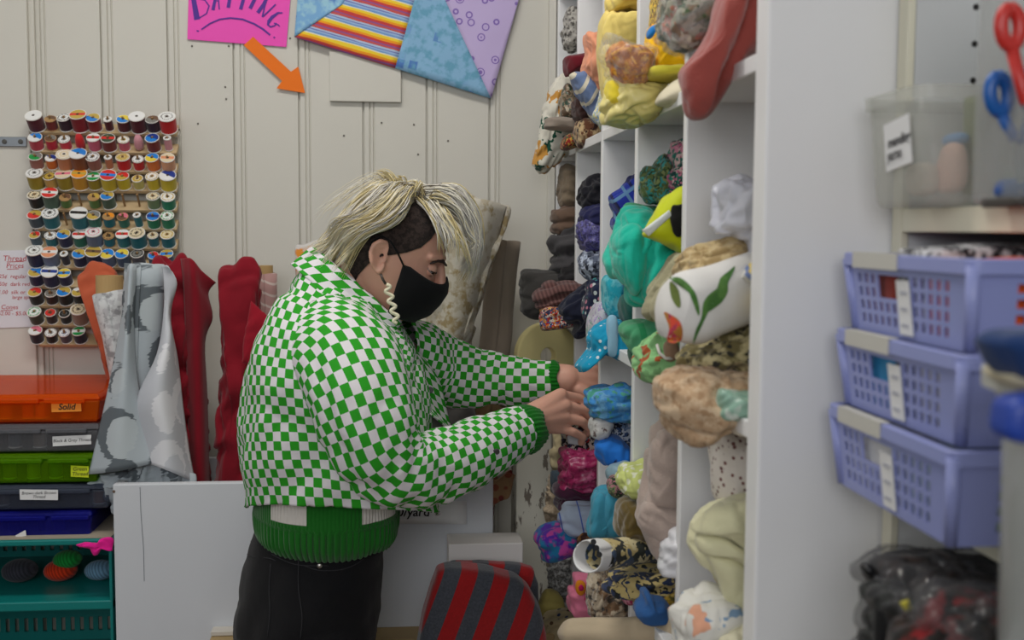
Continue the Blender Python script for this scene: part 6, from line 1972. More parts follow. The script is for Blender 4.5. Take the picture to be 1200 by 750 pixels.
# nose, brow, cheeks, lips
chain(bm_, [(H(0.094, 0, 0.016), 0.008), (H(0.106, 0, -0.012), 0.009), (H(0.114, 0, -0.028), 0.011)])
for s in (-1, 1):
    capsule(bm_, H(0.104, 0.009 * s, -0.032), H(0.100, 0.010 * s, -0.030), 0.007, 0.006)
    chain(bm_, [(H(0.094, 0.012 * s, 0.026), 0.008), (H(0.090, 0.034 * s, 0.029), 0.008), (H(0.076, 0.052 * s, 0.024), 0.008)])
    capsule(bm_, H(0.074, 0.044 * s, -0.026), H(0.058, 0.056 * s, -0.020), 0.014, 0.012)
    # ear: rim, lobe, plate
    ec = [(-0.004, 0.030), (-0.016, 0.030), (-0.026, 0.018), (-0.027, 0.002), (-0.020, -0.014), (-0.010, -0.026), (-0.001, -0.031), (0.004, -0.024), (0.004, -0.014)]
    ec = [(x * 0.86 + 0.001, z * 0.86 - 0.001) for x, z in ec]
    pts = [H(x, s * (0.078 + (0.011 if x < -0.011 else 0.004)), z) for x, z in ec]
    for a, b in zip(pts, pts[1:]):
        capsule(bm_, a, b, 0.0042, 0.0042, 10)
    for a, b in zip(pts[:6], pts[1:7]):
        capsule(bm_, a.lerp(H(-0.008, s * 0.077, 0), 0.35), b.lerp(H(-0.008, s * 0.077, 0), 0.35), 0.0036, 0.0036, 8)
        capsule(bm_, a.lerp(H(-0.008, s * 0.075, 0), 0.7), b.lerp(H(-0.008, s * 0.075, 0), 0.7), 0.0052, 0.0052, 8)
    capsule(bm_, H(0.002, s * 0.078, 0.020), H(0.004, s * 0.078, -0.004), 0.0045, 0.004, 10)
chain(bm_, [(H(0.094, -0.012, -0.062), 0.008), (H(0.096, 0.012, -0.062), 0.008)])
# neck and torso core
nb_ = P(412, 372, 2.0)
chain(bm_, [(H(-0.03, 0, -0.03), 0.060), (H(-0.02, 0, -0.085), 0.056), (nb_, 0.060)], 28)
capsule(bm_, H(0.02, 0, -0.08), P(440, 392, 2.0), 0.036, 0.040)
sh_n, sh_f = P(398, 408, 1.872), P(420, 404, 2.13)
chain(bm_, [(sh_n, 0.05), (nb_ + Vector((0.0, -0.03, -0.03)), 0.058), (nb_ + Vector((0.0, 0.03, -0.03)), 0.058), (sh_f, 0.05)])
for dy in (-0.06, 0.06):
    chain(bm_, [(P(402, 430, 2.0) + Vector((0, dy, 0)), 0.088), (P(388, 540, 2.0) + Vector((0, dy, 0)), 0.082), (P(366, 690, 2.0) + Vector((0, dy * 0.75, 0)), 0.078)], 28)
# arms
el_n = P(456, 556, 1.79)
wr_n = P(618, 492, 1.975)
chain(bm_, [(sh_n, 0.048), (el_n, 0.040), (el_n.lerp(wr_n, 0.35), 0.041), (wr_n, 0.0275)])
el_f = P(520, 444, 2.19)
wr_f = P(664, 444, 2.135)
chain(bm_, [(sh_f, 0.048), (el_f, 0.040), (el_f.lerp(wr_f, 0.4), 0.040), (wr_f, 0.029)])


def hand(knk, wrist, thumb, fingers):
    """palm as a fan of tapering rays, five jointed fingers"""
    for k, (kp, kr) in enumerate(knk):
        capsule(bm_, wrist + (kp - wrist) * 0.02, kp, 0.026, kr, 16)
    for a, b in zip(knk, knk[1:]):
        capsule(bm_, a[0].lerp(wrist, 0.15), b[0].lerp(wrist, 0.15), 0.0125, 0.0125, 14)
        capsule(bm_, a[0].lerp(wrist, 0.5), b[0].lerp(wrist, 0.5), 0.0165, 0.0165, 14)
    for f in fingers + [thumb]:
        chain(bm_, f, 14)


kn = [(P(657, 463, 2.02), 0.0135), (P(662, 476, 2.012), 0.0135), (P(661, 489, 2.006), 0.013), (P(654, 501, 2.004), 0.0125)]
hand(kn, wr_n, [(P(632, 478, 2.01), 0.014), (P(652, 480, 2.05), 0.0115), (P(672, 488, 2.065), 0.010), (P(688, 497, 2.07), 0.0085)],
     [[(kn[0][0], 0.0108), (P(679, 467, 2.045), 0.0094), (P(695, 479, 2.06), 0.0086), (P(700, 493, 2.065), 0.0074)],
      [(kn[1][0], 0.0108), (P(684, 481, 2.033), 0.0094), (P(697, 494, 2.055), 0.0088), (P(699, 506, 2.062), 0.0078)],
      [(kn[2][0], 0.0104), (P(682, 494, 2.018), 0.0091), (P(692, 503, 2.038), 0.0084), (P(686, 509, 2.052), 0.0076)],
      [(kn[3][0], 0.0096), (P(671, 506, 2.006), 0.0084), (P(683, 512, 2.022), 0.0077), (P(681, 519, 2.036), 0.0068)]])
kf = [(P(698, 434, 2.15), 0.011), (P(702, 444, 2.14), 0.0112), (P(702, 454, 2.135), 0.011), (P(698, 462, 2.13), 0.010)]
hand(kf, wr_f, [(P(678, 456, 2.12), 0.013), (P(694, 466, 2.115), 0.011), (P(708, 470, 2.12), 0.0095), (P(718, 472, 2.125), 0.008)],
     [[(kf[0][0], 0.011), (P(720, 434, 2.16), 0.0095), (P(733, 442, 2.165), 0.0085), (P(737, 452, 2.165), 0.0075)],
      [(kf[1][0], 0.0112), (P(726, 446, 2.15), 0.0098), (P(738, 456, 2.155), 0.0086), (P(740, 466, 2.155), 0.0076)],
      [(kf[2][0], 0.011), (P(724, 457, 2.14), 0.0096), (P(734, 466, 2.145), 0.0085), (P(734, 476, 2.145), 0.0075)],
      [(kf[3][0], 0.010), (P(714, 466, 2.13), 0.0088), (P(723, 474, 2.135), 0.0078), (P(722, 482, 2.135), 0.007)]])
# legs and feet
hipn, hipf = P(360, 720, 1.935), P(366, 716, 2.065)
for hp_, dx in ((hipn, -0.02), (hipf, 0.05)):
    kx = hp_ + Vector((dx + 0.03, 0, 0))
    kx.z = 0.50
    ax_ = kx + Vector((-0.04, 0, 0))
    ax_.z = 0.09
    chain(bm_, [(hp_, 0.072), (kx, 0.055), (ax_ + Vector((-0.01, 0, 0.22)), 0.05), (ax_, 0.036)], 24)
    chain(bm_, [(ax_ - Vector((0.03, 0, 0.045)), 0.034), (ax_ + Vector((0.13, 0, -0.055)), 0.028)], 16)


def remesh(mb, name, mat, parent, voxel, smooth_it=6):
    o = mb.build(name, mat, None, smooth=True, local=True)
    md = o.modifiers.new('r', 'REMESH')
    md.mode = 'VOXEL'
    md.voxel_size = voxel
    md2 = o.modifiers.new('s', 'SMOOTH')
    md2.factor = 0.5
    md2.iterations = smooth_it
    dg = bpy.context.evaluated_depsgraph_get()
    me = bpy.data.meshes.new_from_object(o.evaluated_get(dg))
    o.modifiers.clear()
    o.data = me
    rl = root_loc(parent)
    for v in me.vertices:
        v.co -= rl
    for p in me.polygons:
        p.use_smooth = True
    me.name = name
    o.parent = parent
    return o


body_o = remesh(bm_, 'body', M_skin, person, 0.0026, 4)

# ---- face details
M_dark = plain('dark_brown', K(44, 32, 28), 0.6)
ec_ = H(0.0805, -0.034, 0.003)
MB().lathe([(0.0112 * math.sin(PI * k / 14), -0.0112 * math.cos(PI * k / 14)) for k in range(15)], 20, origin=ec_).build('eye', plain('eye_white', K(150, 140, 136), 0.25), person, smooth=True)
ed = (hf * 0.86 - hl * 0.34 - hu * 0.40).normalized()
MB().lathe([(0.0, 0.0096), (0.0054, 0.0098), (0.0054, 0.0105), (0.0, 0.0118)], 18, origin=ec_, axis=ed).build('iris', plain('iris_brown', K(52, 38, 28), 0.15), person)


def lid_shell(name, r, t0, t1, mat):
    """part of a sphere round the eyeball from latitude t0 to t1, opening toward the gaze"""
    side = ed.cross(hu).normalized()
    upv = side.cross(ed).normalized()
    if upv.dot(hu) < 0:
        upv = -upv
    rows_ = []
    for i in range(9):
        la = R(t0 + (t1 - t0) * i / 8)
        dv = ed * math.cos(la) + upv * math.sin(la)
        rows_.append([ec_ + (dv * math.cos(R(q)) + side * math.sin(R(q))).normalized() * r for q in range(-75, 76, 10)])
    m_ = MB()
    m_.grid(rows_)
    return m_.build(name, mat, person, smooth=True, solid=0.0012, off=0), rows_


_, lr = lid_shell('upper_eyelid', 0.0126, 10, 110, M_skin)
_, lr2 = lid_shell('lower_eyelid', 0.0124, -15, -90, M_skin)
MB().tube([p + ed * 0.0012 for p in lr[0][2:-2]], 0.0011, 6).build('eyelashes', M_dark, person, smooth=True)
MB().tube([H(0.079, -0.054, 0.013), H(0.089, -0.045, 0.0215), H(0.098, -0.031, 0.0235), H(0.105, -0.013, 0.0175)], [0.0016, 0.0036, 0.0046, 0.003], 8, flat=0.7).build('eyebrow', M_dark, person, smooth=True)

# ---- mask
def prof_mask(z):
    pr = [(-0.096, 0.080), (-0.080, 0.100), (-0.056, 0.113), (-0.031, 0.120), (-0.014, 0.117), (0.0, 0.108)]
    for a, b in zip(pr, pr[1:]):
        if z <= b[0]:
            t = max(0, (z - a[0]) / (b[0] - a[0]))
            return a[1] + (b[1] - a[1]) * t
    return pr[-1][1]


def mask_grid(off):
    g = []
    for i in range(19):
        v = i / 18
        row = []
        for j in range(41):
            u = -1 + 2 * j / 40
            au = abs(u)
            ztop = -0.002 - 0.016 * math.sin(PI * min(au, 0.9) / 0.9) * 0.9 + 0.006 * (au > 0.9) * 0
            zbot = -0.098 + 0.004 * au
            z = zbot + (ztop - zbot) * v
            fx_ = prof_mask(z) + off
            w_ = 0.0745 + off - 0.010 * (1 - v) ** 2
            ang_ = PI / 2 * u
            x = 0.036 + (fx_ - 0.036) * math.cos(ang_) ** 0.9
            y = -w_ * math.sin(ang_) * (0.93 + 0.07 * au)
            y = -math.copysign(abs(math.sin(ang_)) ** 1.05, ang_) * w_
            x += 0.0012 * noise.noise(Vector((u * 3, z * 60, 1)))
            row.append(H(x, y * 1.0, z))
        g.append(row)
    return g


mb = MB()
mb.grid(mask_grid(0.003))
M_mask = fabric('mask_black', K(16, 16, 18), weave=0.15, sheen=0.05, var=0)
mask = mb.build('face_mask', M_mask, person, smooth=True, solid=0.0022, off=0)
MB().tube([H(0.040, -0.078, -0.006), H(0.022, -0.083, 0.014), H(0.004, -0.085, 0.030), H(-0.012, -0.086, 0.034), H(-0.026, -0.084, 0.020), H(-0.024, -0.084, -0.004)], 0.0016, 8).build('ear_loop', M_mask, mask, smooth=True)
# ---- earring
er = MB().tube([P(446, 321, 1.835), P(449, 328, 1.832), P(452, 333, 1.832)], 0.0022, 8).build('earring', plain('earring_metal', K(70, 64, 60), 0.4, metal=0.6), person, smooth=True)
sq_pts = []
for k in range(49):
    t = k / 48
    px_ = 453 + 12.5 * t + 3.6 * math.sin(2 * PI * 4.0 * t)
    py_ = 333 + 46 * t
    sq_pts.append(P(px_, py_, 1.832))
e2 = MB().tube(sq_pts, 0.0030, 10).build('squiggle', plain('earring_cream', K(232, 226, 196), 0.35), er, smooth=True)
e2['label'] = 'cream zigzag drop of the earring'

# ---- undercut and bleached hair
M_und = fabric('undercut_hair', K(62, 50, 46), 'blot', [K(40, 32, 30)], 130, weave=0.9, var=0.2)
HL = [(-0.062, 128), (-0.045, 118), (-0.02, 104), (0.0, 92), (0.010, 82), (0.020, 72), (0.035, 60), (0.055, 50), (0.075, 40), (0.095, 26), (0.110, 8), (0.117, 2)]
mb = MB()
g = []
for z, a in HL:
    row = []
    for j in range(41):
        t = j / 40
        phi = R(a + (360 - 2 * a) * t)
        row.append(H(*head_pt(z, phi, 0.0035)))
    g.append(row)
mb.grid(g)
und = mb.build('undercut', M_und, person, smooth=True, solid=0.003, off=0)
und['label'] = 'short dark shaved hair above the ear'
HM = [plain('hair_platinum', K(226, 216, 184), 0.45), plain('hair_silver', K(192, 188, 182), 0.45), plain('hair_gold', K(208, 192, 142), 0.45), plain('hair_root', K(96, 80, 62), 0.5), plain('hair_white', K(232, 228, 214), 0.45)]
hr = MB()
hrnd = random.Random(11)


def U(a, b):
    return hrnd.uniform(a, b)


def strand(pts, r, m, root):
    pp = catmull(pts, 3, False)
    k = len(pp)
    rad = [r * (0.7 + 0.5 * math.sin(PI * i / (k - 1))) * (1 - (i / (k - 1)) ** 4 * 0.9) for i in range(k)]
    f0 = len(hr.f)
    hr.tube(pp, rad, 4, m, True, 0.6)
    if root:
        for q in range(f0, min(f0 + 4 * root, len(hr.mi))):
            hr.mi[q] = 3


def clump(guide, cnt, r, wts, spread0, spread1, rootp=0.5):
    """a lock of strands drawn together toward its tip"""
    m0 = hrnd.choices((0, 1, 2, 4), wts)[0]
    wv = Vector((U(-1, 1), U(-1, 1), U(-1, 1)))
    ph0 = U(0, 6)
    for i in range(cnt):
        o = Vector((U(-1, 1), U(-1, 1), U(-1, 1)))
        pts = []
        n_ = len(guide)
        cut = U(0.0, 0.5)
        for k, p in enumerate(guide):
            t = k / (n_ - 1)
            sp = spread0 * (1 - t) + spread1 * t
            pts.append(H(*p) + o * sp + wv * math.sin(1.7 * k + ph0) * 0.0052 * min(1, k) + Vector((U(-1, 1), U(-1, 1), U(-1, 1))) * 0.0026)
        pts[-1] = pts[-1].lerp(pts[-2], cut)
        m = m0 if U(0, 1) < 0.65 else hrnd.choices((0, 1, 2, 4), wts)[0]
        strand(pts, U(0.6, 1.15) * r, m, hrnd.choice((1, 2, 2, 3)) if U(0, 1) < rootp else 0)


# back and nape, near side round to the far side
for i in range(130):
    ph = R(U(98, 268))
    sw = R(U(4, 16)) * (1 if ph < PI else -1)
    sw *= max(0.0, 1 - abs(ph - PI) / 1.9) * 0.4 + 0.8
    lift = U(-0.008, 0.006)
    ztip = U(-0.078, -0.026)
    flick = U(-0.006, 0.026)
    g_ = [(0.014 + U(-0.02, 0.03), -0.02 * math.sin(ph) * U(0.2, 1.4), 0.120)]
    for q, (rx, ry, z_) in enumerate(((0.032, 0.042, 0.113 + lift), (0.066, 0.072, 0.076 + lift), (0.086, 0.086, 0.036), (0.098, 0.089, -0.004), (0.104 + flick * 1.3, 0.088 + flick, ztip))):
        a_ = ph + sw * (0, 0.5, 1.2, 2.0, 2.4)[q]
        g_.append((-0.006 + (rx + lift * 0.6) * math.cos(a_), -(ry + lift * 0.6) * math.sin(a_), z_))
    clump(g_, 13, 0.0014, (4, 2, 3, 3), 0.009, 0.006, 0.55)
# near side, swept back above the ear
for i in range(44):
    ph = R(U(72, 112))
    lift = U(-0.004, 0.008)
    g_ = [(0.02 + U(-0.02, 0.03), -0.018 * U(0.3, 1.3), 0.120)]
    for q, (rx, ry, z_) in enumerate(((0.036, 0.050, 0.113 + lift), (0.062, 0.080, 0.086 + lift), (0.082, 0.093, 0.056), (0.102, 0.098, 0.030), (0.108, 0.096, U(-0.030, 0.004)))):
        a_ = ph + R((0, 8, 22, 38, 50)[q])
        g_.append((-0.004 + (rx + lift) * math.cos(a_), -(ry + lift) * math.sin(a_), z_))
    clump(g_, 12, 0.0013, (4, 3, 3, 3), 0.011, 0.005, 0.55)
# fringe swept forward over the brow
for i in range(105):
    y = U(-0.058, 0.066)
    w_ = math.sqrt(max(0.05, 1 - (y / 0.085) ** 2))
    lift = U(-0.012, 0.010)
    near = max(0.0, -y / 0.058)
    tx, tz = U(0.126, 0.164), U(-0.012, 0.040) + 0.022 * near
    g_ = [(U(0.0, 0.05), y * 0.5, 0.119), (0.055 + 0.012 * w_, y * 0.8, 0.136 + lift), (0.092 + 0.012 * w_, y * 0.9, 0.126 + lift), (0.121 + 0.012 * w_, y * 0.85, 0.096 + lift), (0.140 + 0.008 * w_, y * 0.8, 0.058 + 0.014 * near), (tx, y * 0.72, tz)]
    clump(g_, 12, 0.0013, (2, 6, 1, 4), 0.012, 0.006, 0.5)
# thin locks lying over the shaved side
for i in range(13):
    x0 = U(0.0, 0.045)
    g_ = [(x0, -0.025, 0.118), (x0 + 0.026, -0.052, 0.112), (x0 + 0.052, -0.070, 0.093), (x0 + 0.076 + U(-0.008, 0.008), -0.076, 0.066), (x0 + 0.094 + U(-0.02, 0.02), -0.070, U(0.012, 0.05))]
    clump(g_, 7, 0.0012, (3, 5, 2, 3), 0.006, 0.002, 0.6)
# tousled top
for i in range(34):
    y = U(-0.05, 0.05)
    x0 = U(-0.02, 0.055)
    dx = U(-0.05, 0.05)
    g_ = [(x0, y, 0.116), (x0 + dx * 0.3, y * 1.1, 0.129), (x0 + dx * 0.7, y * 1.2, 0.132 + U(-0.004, 0.010)), (x0 + dx * 1.2, y * 1.3, 0.124 + U(-0.012, 0.014))]
    clump(g_, 9, 0.0014, (4, 2, 4, 3), 0.009, 0.003, 0.7)
# fly-away hairs
for i in range(40):
    ph = R(U(110, 250))
    g_ = [(-0.03, -0.02 * math.sin(ph), 0.122), (0.07 * math.cos(ph), -0.07 * math.sin(ph), 0.125), (0.12 * math.cos(ph), -0.1 * math.sin(ph), 0.07), (0.15 * math.cos(ph), -0.12 * math.sin(ph), U(-0.01, 0.04))]
    clump(g_, 1, 0.0006, (4, 3, 2, 3), 0.01, 0.012, 0)
hr.build('hair', HM, person, smooth=True)

# ---- jeans
M_jean = fabric('black_denim', K(19, 19, 22), var=0.1, sheen=0.08, weave=0.4)
jr = [ring4((300, 608, 2.0), (455, 610, 2.0), (378, 640, 1.86)), ring4((294, 634, 2.0), (449, 634, 2.0), (374, 668, 1.852)), ring4((284, 665, 2.0), (447, 662, 2.0), (368, 702, 1.843)), ring4((279, 700, 2.0), (445, 692, 2.0), (364, 742, 1.836)), ring4((278, 735, 2.0), (440, 726, 2.0), (360, 782, 1.832)), ring4((284, 770, 2.0), (436, 762, 2.0), (358, 818, 1.85)), ring4((310, 800, 2.0), (415, 795, 2.0), (360, 840, 1.93))]
g = loft(jr, 6)
gj = norm_disp(g, lambda p, i, k: 0.006 * ridge(p, 13, 0.5, 4.2) * (0.3 + i))
mb = MB()
mb.grid(gj, True, 0, False, True)
jeans = mb.build('jeans', M_jean, person, smooth=True)
for hp_, dx in ((hipn, -0.02), (hipf, 0.05)):
    kx = hp_ + Vector((dx + 0.03, 0, 0))
    kx.z = 0.50
    ax_ = kx + Vector((-0.04, 0, 0))
    ax_.z = 0.09
    mb = MB()
    prof_l = [(hp_ + Vector((0, 0, -0.02)), 0.098), (hp_.lerp(kx, 0.4), 0.088), (kx, 0.070), (kx.lerp(ax_, 0.5) + Vector((-0.01, 0, 0)), 0.064), (ax_ + Vector((0, 0, 0.02)), 0.056)]
    pts = catmull([q[0] for q in prof_l], 5, False)
    rr_ = [prof_l[min(int(i / 5), 4)][1] * (1 - (i / 5 % 1)) + prof_l[min(int(i / 5) + 1, 4)][1] * (i / 5 % 1) for i in range(len(pts))]
    mb.tube(pts, rr_, 28)
    mb.build('trouser_leg', M_jean, jeans, smooth=True)
    sh = MB()
    rows = []
    for t_, w_, h0, h1 in ((-0.065, 0.020, 0.022, 0.075), (-0.05, 0.036, 0.008, 0.10), (0.0, 0.042, 0.004, 0.105), (0.06, 0.045, 0.003, 0.085), (0.12, 0.048, 0.003, 0.065), (0.165, 0.040, 0.006, 0.05), (0.182, 0.018, 0.015, 0.036)):
        rows.append([Vector((ax_.x + t_, hp_.y + w_ * math.sin(2 * PI * k / 20), (h0 + h1) / 2 + (h1 - h0) / 2 * math.cos(2 * PI * k / 20))) for k in range(20)])
    sh.grid(rows, True, 0, True, True)
    sh.build('shoe', plain('shoe_black', K(30, 30, 32), 0.6), person, smooth=True)


def on_grid(g, i, k, lift=0.0015):
    """a point on a ring grid, lifted outward"""
    n = len(g[0])
    i = min(max(i, 0), len(g) - 1.001)
    i0, k0_ = int(i), int(math.floor(k))
    fi, fk = i - i0, k - k0_
    a = g[i0][k0_ % n].lerp(g[i0][(k0_ + 1) % n], fk)
    b = g[i0 + 1][k0_ % n].lerp(g[i0 + 1][(k0_ + 1) % n], fk)
    p = a.lerp(b, fi)
    c = sum(g[i0], Vector()) / n
    d = Vector((p.x - c.x, p.y - c.y, 0)).normalized()
    return p + d * lift


def nearest_on(g, px, py, lift=0.0015):
    """surface point of a ring grid seen at a picture position (near side)"""
    best = None
    n = len(g[0])
    d = (P(px, py, 2.0) - CAM).normalized()
    for i in range(len(g)):
        for k in range(n):
            p = g[i][k]
            if p.y > 2.0:
                continue
            v = p - CAM
            e = (v - d * v.dot(d)).length
            if best is None or e < best[0]:
                best = (e, p)
    return best[1] + Vector((0, -lift, 0))


M_stitch = plain('stitch_grey', K(40, 40, 44), 0.8)
M_rivet = plain('rivet_metal', K(176, 172, 166), 0.3, metal=0.9)
for px_, py_, r_ in ((375, 664.5, 0.0048), (375, 641, 0.0036)):
    p = nearest_on(gj, px_, py_, 0.0005)
    MB().lathe([(0, 0), (r_, 0), (r_ * 0.9, 0.0018), (r_ * 0.5, 0.0026), (0, 0.0028)], 16, origin=p, axis=(0.1, -1, 0.1)).build('rivet' if py_ > 650 else 'button', M_rivet if py_ > 650 else M_stitch, jeans, smooth=True)
for nm, path in (('pocket_seam', [(281, 647), (296, 652), (312, 656), (324, 655)]), ('pocket_seam', [(318, 660), (318, 690), (317, 720), (316, 748)]), ('side_seam', [(353, 652), (353, 690), (352, 720), (351, 748)]), ('front_pocket', [(358, 661), (375, 667), (400, 666), (420, 656), (436, 646)]), ('belt_seam', [(290, 634), (320, 652), (350, 662), (380, 664)])):
    pts = [nearest_on(gj, a, b, 0.0012) for a, b in path]
    MB().tube(catmull(pts, 4, False), 0.0009, 6).build(nm, M_stitch, jeans, smooth=True)

# ---- green sweater with white squares
M_knit = None


def knit():
    m, nt, b = nodes('sweater_knit')
    uv = N(nt, 'ShaderNodeUVMap', uv_map='UVMap')
    sx = N(nt, 'ShaderNodeSeparateXYZ')
    L(nt, uv, 0, sx, 0)
    g_, w_ = K(10, 104, 16), K(220, 214, 206)
    # white squares above the ribbed band
    a = step(nt, (sx, 1), 0.064, 0.0006)
    mx_ = None
    for cen, hw in ((-0.072, 0.036), (0.100, 0.044), (0.26, 0.04), (-0.24, 0.05)):
        ad = N(nt, 'ShaderNodeMath', operation='ADD')
        ad.inputs[1].default_value = -cen
        L(nt, sx, 0, ad, 0)
        ab = N(nt, 'ShaderNodeMath', operation='ABSOLUTE')
        L(nt, ad, 0, ab, 0)
        lt = N(nt, 'ShaderNodeMath', operation='LESS_THAN')
        lt.inputs[1].default_value = hw
        L(nt, ab, 0, lt, 0)
        if mx_ is None:
            mx_ = lt
        else:
            m2_ = N(nt, 'ShaderNodeMath', operation='MAXIMUM')
            L(nt, mx_, 0, m2_, 0)
            L(nt, lt, 0, m2_, 1)
            mx_ = m2_
    mu = N(nt, 'ShaderNodeMath', operation='MULTIPLY')
    L(nt, a[0], 0, mu, 0)
    L(nt, mx_, 0, mu, 1)
    o = mixc(nt, (mu, 0), g_, w_)
    nt.links.new(o[0].outputs[o[1]], b.inputs['Base Color'])
    b.inputs['Roughness'].default_value = 0.95
    b.inputs['Sheen Weight'].default_value = 0.2
    wv = N(nt, 'ShaderNodeTexWave', Scale=48.0, Distortion=1.0)
    wv.wave_profile = 'SIN'
    L(nt, uv, 0, wv, 0)
    bump(nt, b, (wv, 0), 0.5, 0.002)
    return m


M_knit = knit()
sr = [ring4((304, 624, 2.0), (458, 620, 2.0), (386, 655, 1.852)), ring4((300, 614, 2.0), (463, 612, 2.0), (385, 645, 1.838)), ring4((300, 590, 2.0), (465, 590, 2.0), (385, 622, 1.835)), ring4((302, 566, 2.0), (466, 568, 2.0), (385, 598, 1.84)), ring4((305, 540, 2.0), (466, 540, 2.0), (385, 570, 1.845))]
gs = loft(sr, 7)
gs = norm_disp(gs, lambda p, i, k: 0.0022 * math.sin(2 * PI * k * 110) * (1 if i < 0.46 else 0.0) + 0.003 * ridge(p, 12, 1.2, 2))
gsd = []
mb = MB()
# finer columns for the ribs
fine = []
for row in loft(sr, 7):
    fine.append(resample(catmull(row, 4), 440))
fine = norm_disp(fine, lambda p, i, k: (0.0021 * math.sin(2 * PI * k * 88) if i < 0.47 else 0.0) + 0.0025 * ridge(p, 12, 1.2, 2))
o_ = add_loft(mb, fine, 0)
sweater = mb.build('sweater', M_knit, person, smooth=True, solid=0.003, off=1)

# ---- checked jacket
tr = [ring4((290, 594, 2.0), (513, 603, 2.0), (402, 592, 1.80)), ring4((286, 560, 2.0), (510, 574, 2.0), (398, 556, 1.795)), ring4((286, 512, 2.0), (506, 532, 2.0), (392, 508, 1.79)), ring4((292, 462, 2.0), (503, 492, 2.0), (388, 466, 1.79)), ring4((303, 420, 2.0), (500, 462, 2.0), (388, 432, 1.80)),
      ring4((318, 380, 2.0), (494, 434, 2.0), (394, 402, 1.822)), ring4((334, 344, 2.0), (485, 411, 2.0), (404, 380, 1.862)), ring4((349, 316, 2.0), (474, 396, 2.0), (414, 360, 1.905)), ring4((361, 296, 2.0), (464, 386, 2.0), (424, 348, 1.928))]
gt = loft(tr, 9)


def wr_t(p, i, k):
    d = 0.010 * ridge(p, 9, 0.5, 3.3) * min(1, 6 * (1 - i))
    return d * 0.75 + 0.004 * ridge(p, 20, 1.0, 8) + 0.006 * saw(p, 13, -0.5, 2.2)


gt = norm_disp(gt, wr_t)
mb = MB()
add_loft(mb, [resample(r + [r[0]], 133, False)[:-1] for r in gt], 0, ex=0.075)
jacket = mb.build('jacket', M_chk, person, smooth=True, solid=0.003, off=-1)


def sleeve(prof_, name, up0, wamp, inner=None, n=64, sub=10):
    pts = [P(a, b, c) for a, b, c, d in prof_]
    rad = [d * c / F for a, b, c, d in prof_]
    cc = catmull(pts, sub, False)
    rr_ = [rad[min(int(i / sub), len(rad) - 1)] * (1 - (i / sub) % 1) + rad[min(int(i / sub) + 1, len(rad) - 1)] * ((i / sub) % 1) for i in range(len(cc))]
    g_ = []
    a = Vector(up0)
    for i, p in enumerate(cc):
        t = (cc[min(i + 1, len(cc) - 1)] - cc[max(i - 1, 0)]).normalized()
        a = (Vector(up0) - t * Vector(up0).dot(t)).normalized()
        b = t.cross(a)
        g_.append([p + (a * math.cos(2 * PI * k / n) + b * math.sin(2 * PI * k / n)) * rr_[i] for k in range(n)])
    g_ = norm_disp(g_, wamp)
    m_ = MB()
    add_loft(m_, g_, 0, v0=0.007, ex=0.09)
    return m_.build(name, M_chk, jacket, smooth=True, solid=0.0028, off=-1), g_


def wr_n_(p, i, k):
    bend = math.exp(-((i - 0.52) / 0.16) ** 2)
    return 0.0065 * ridge(p, 15, 1.9, 1.5) * (0.5 + bend) + 0.010 * bend * (abs(math.sin(i * 34 + 1.4 * math.sin(k * 6.28))) - 0.6) * max(0, math.cos(2 * PI * (k - 0.25)))


sl1, gs1 = sleeve([(392, 408, 1.905, 64), (404, 424, 1.845, 64), (418, 456, 1.805, 62), (432, 494, 1.785, 58), (446, 528, 1.78, 52), (468, 549, 1.79, 47), (500, 549, 1.82, 43), (536, 537, 1.86, 41), (570, 522, 1.905, 37), (597, 510, 1.94, 32), (610, 505, 1.955, 29)], 'sleeve', (0, -1, 0), wr_n_)
sl2, gs2 = sleeve([(452, 412, 2.09, 50), (480, 424, 2.13, 48), (512, 434, 2.16, 43), (546, 440, 2.165, 37), (580, 444, 2.16, 31), (612, 446, 2.15, 27), (645, 446, 2.14, 24.5)], 'sleeve', (0, -1, 0), lambda p, i, k: 0.006 * ridge(p, 15, 1.9, 6.5))

# collar: a band folded down round the neck
cb0 = gt[-1]
cM = sum(cb0, Vector()) / len(cb0)
ax_c = (gt[-1][0] - gt[-4][0])
rowsC = []
for sc_, lift in ((0.98, 0.0), (1.0, 0.009), (1.06, 0.010), (1.14, -0.004), (1.22, -0.022), (1.28, -0.036)):
    up_ = ((P(361, 296, 2.0) - P(464, 386, 2.0)).cross(Vector((0, 1, 0)))).normalized()
    if up_.z < 0:
        up_ = -up_
    rowsC.append([cM + Vector(((p - cM).x * (1 + (sc_ - 1) * 0.22), (p - cM).y * (1 + (sc_ - 1) * 1.25), (p - cM).z * (1 + (sc_ - 1) * 0.22))) + up_ * lift for p in cb0])
gc = loft(rowsC, 4)
gc = norm_disp(gc, lambda p, i, k: 0.004 * ridge(p, 14, 0.3, 5))
mb = MB()
n_ = len(gc[0])
# the band opens at the front: skip the columns about the front
rows = []
order = [(n_ // 4 + 7 + j) % n_ for j in range(n_ - 13)]
rows = [[r[k] for k in order] for r in gc]
o_ = mb.grid(rows)
for i, r in enumerate(rows):
    u = 0
    for j in range(len(r)):
        if j:
            u += (r[j] - r[j - 1]).length
        mb.uv[o_ + i * len(r) + j] = (u * 0.72, i * 0.0042)
mb.build('collar', M_chk, jacket, smooth=True, solid=0.003, off=1)

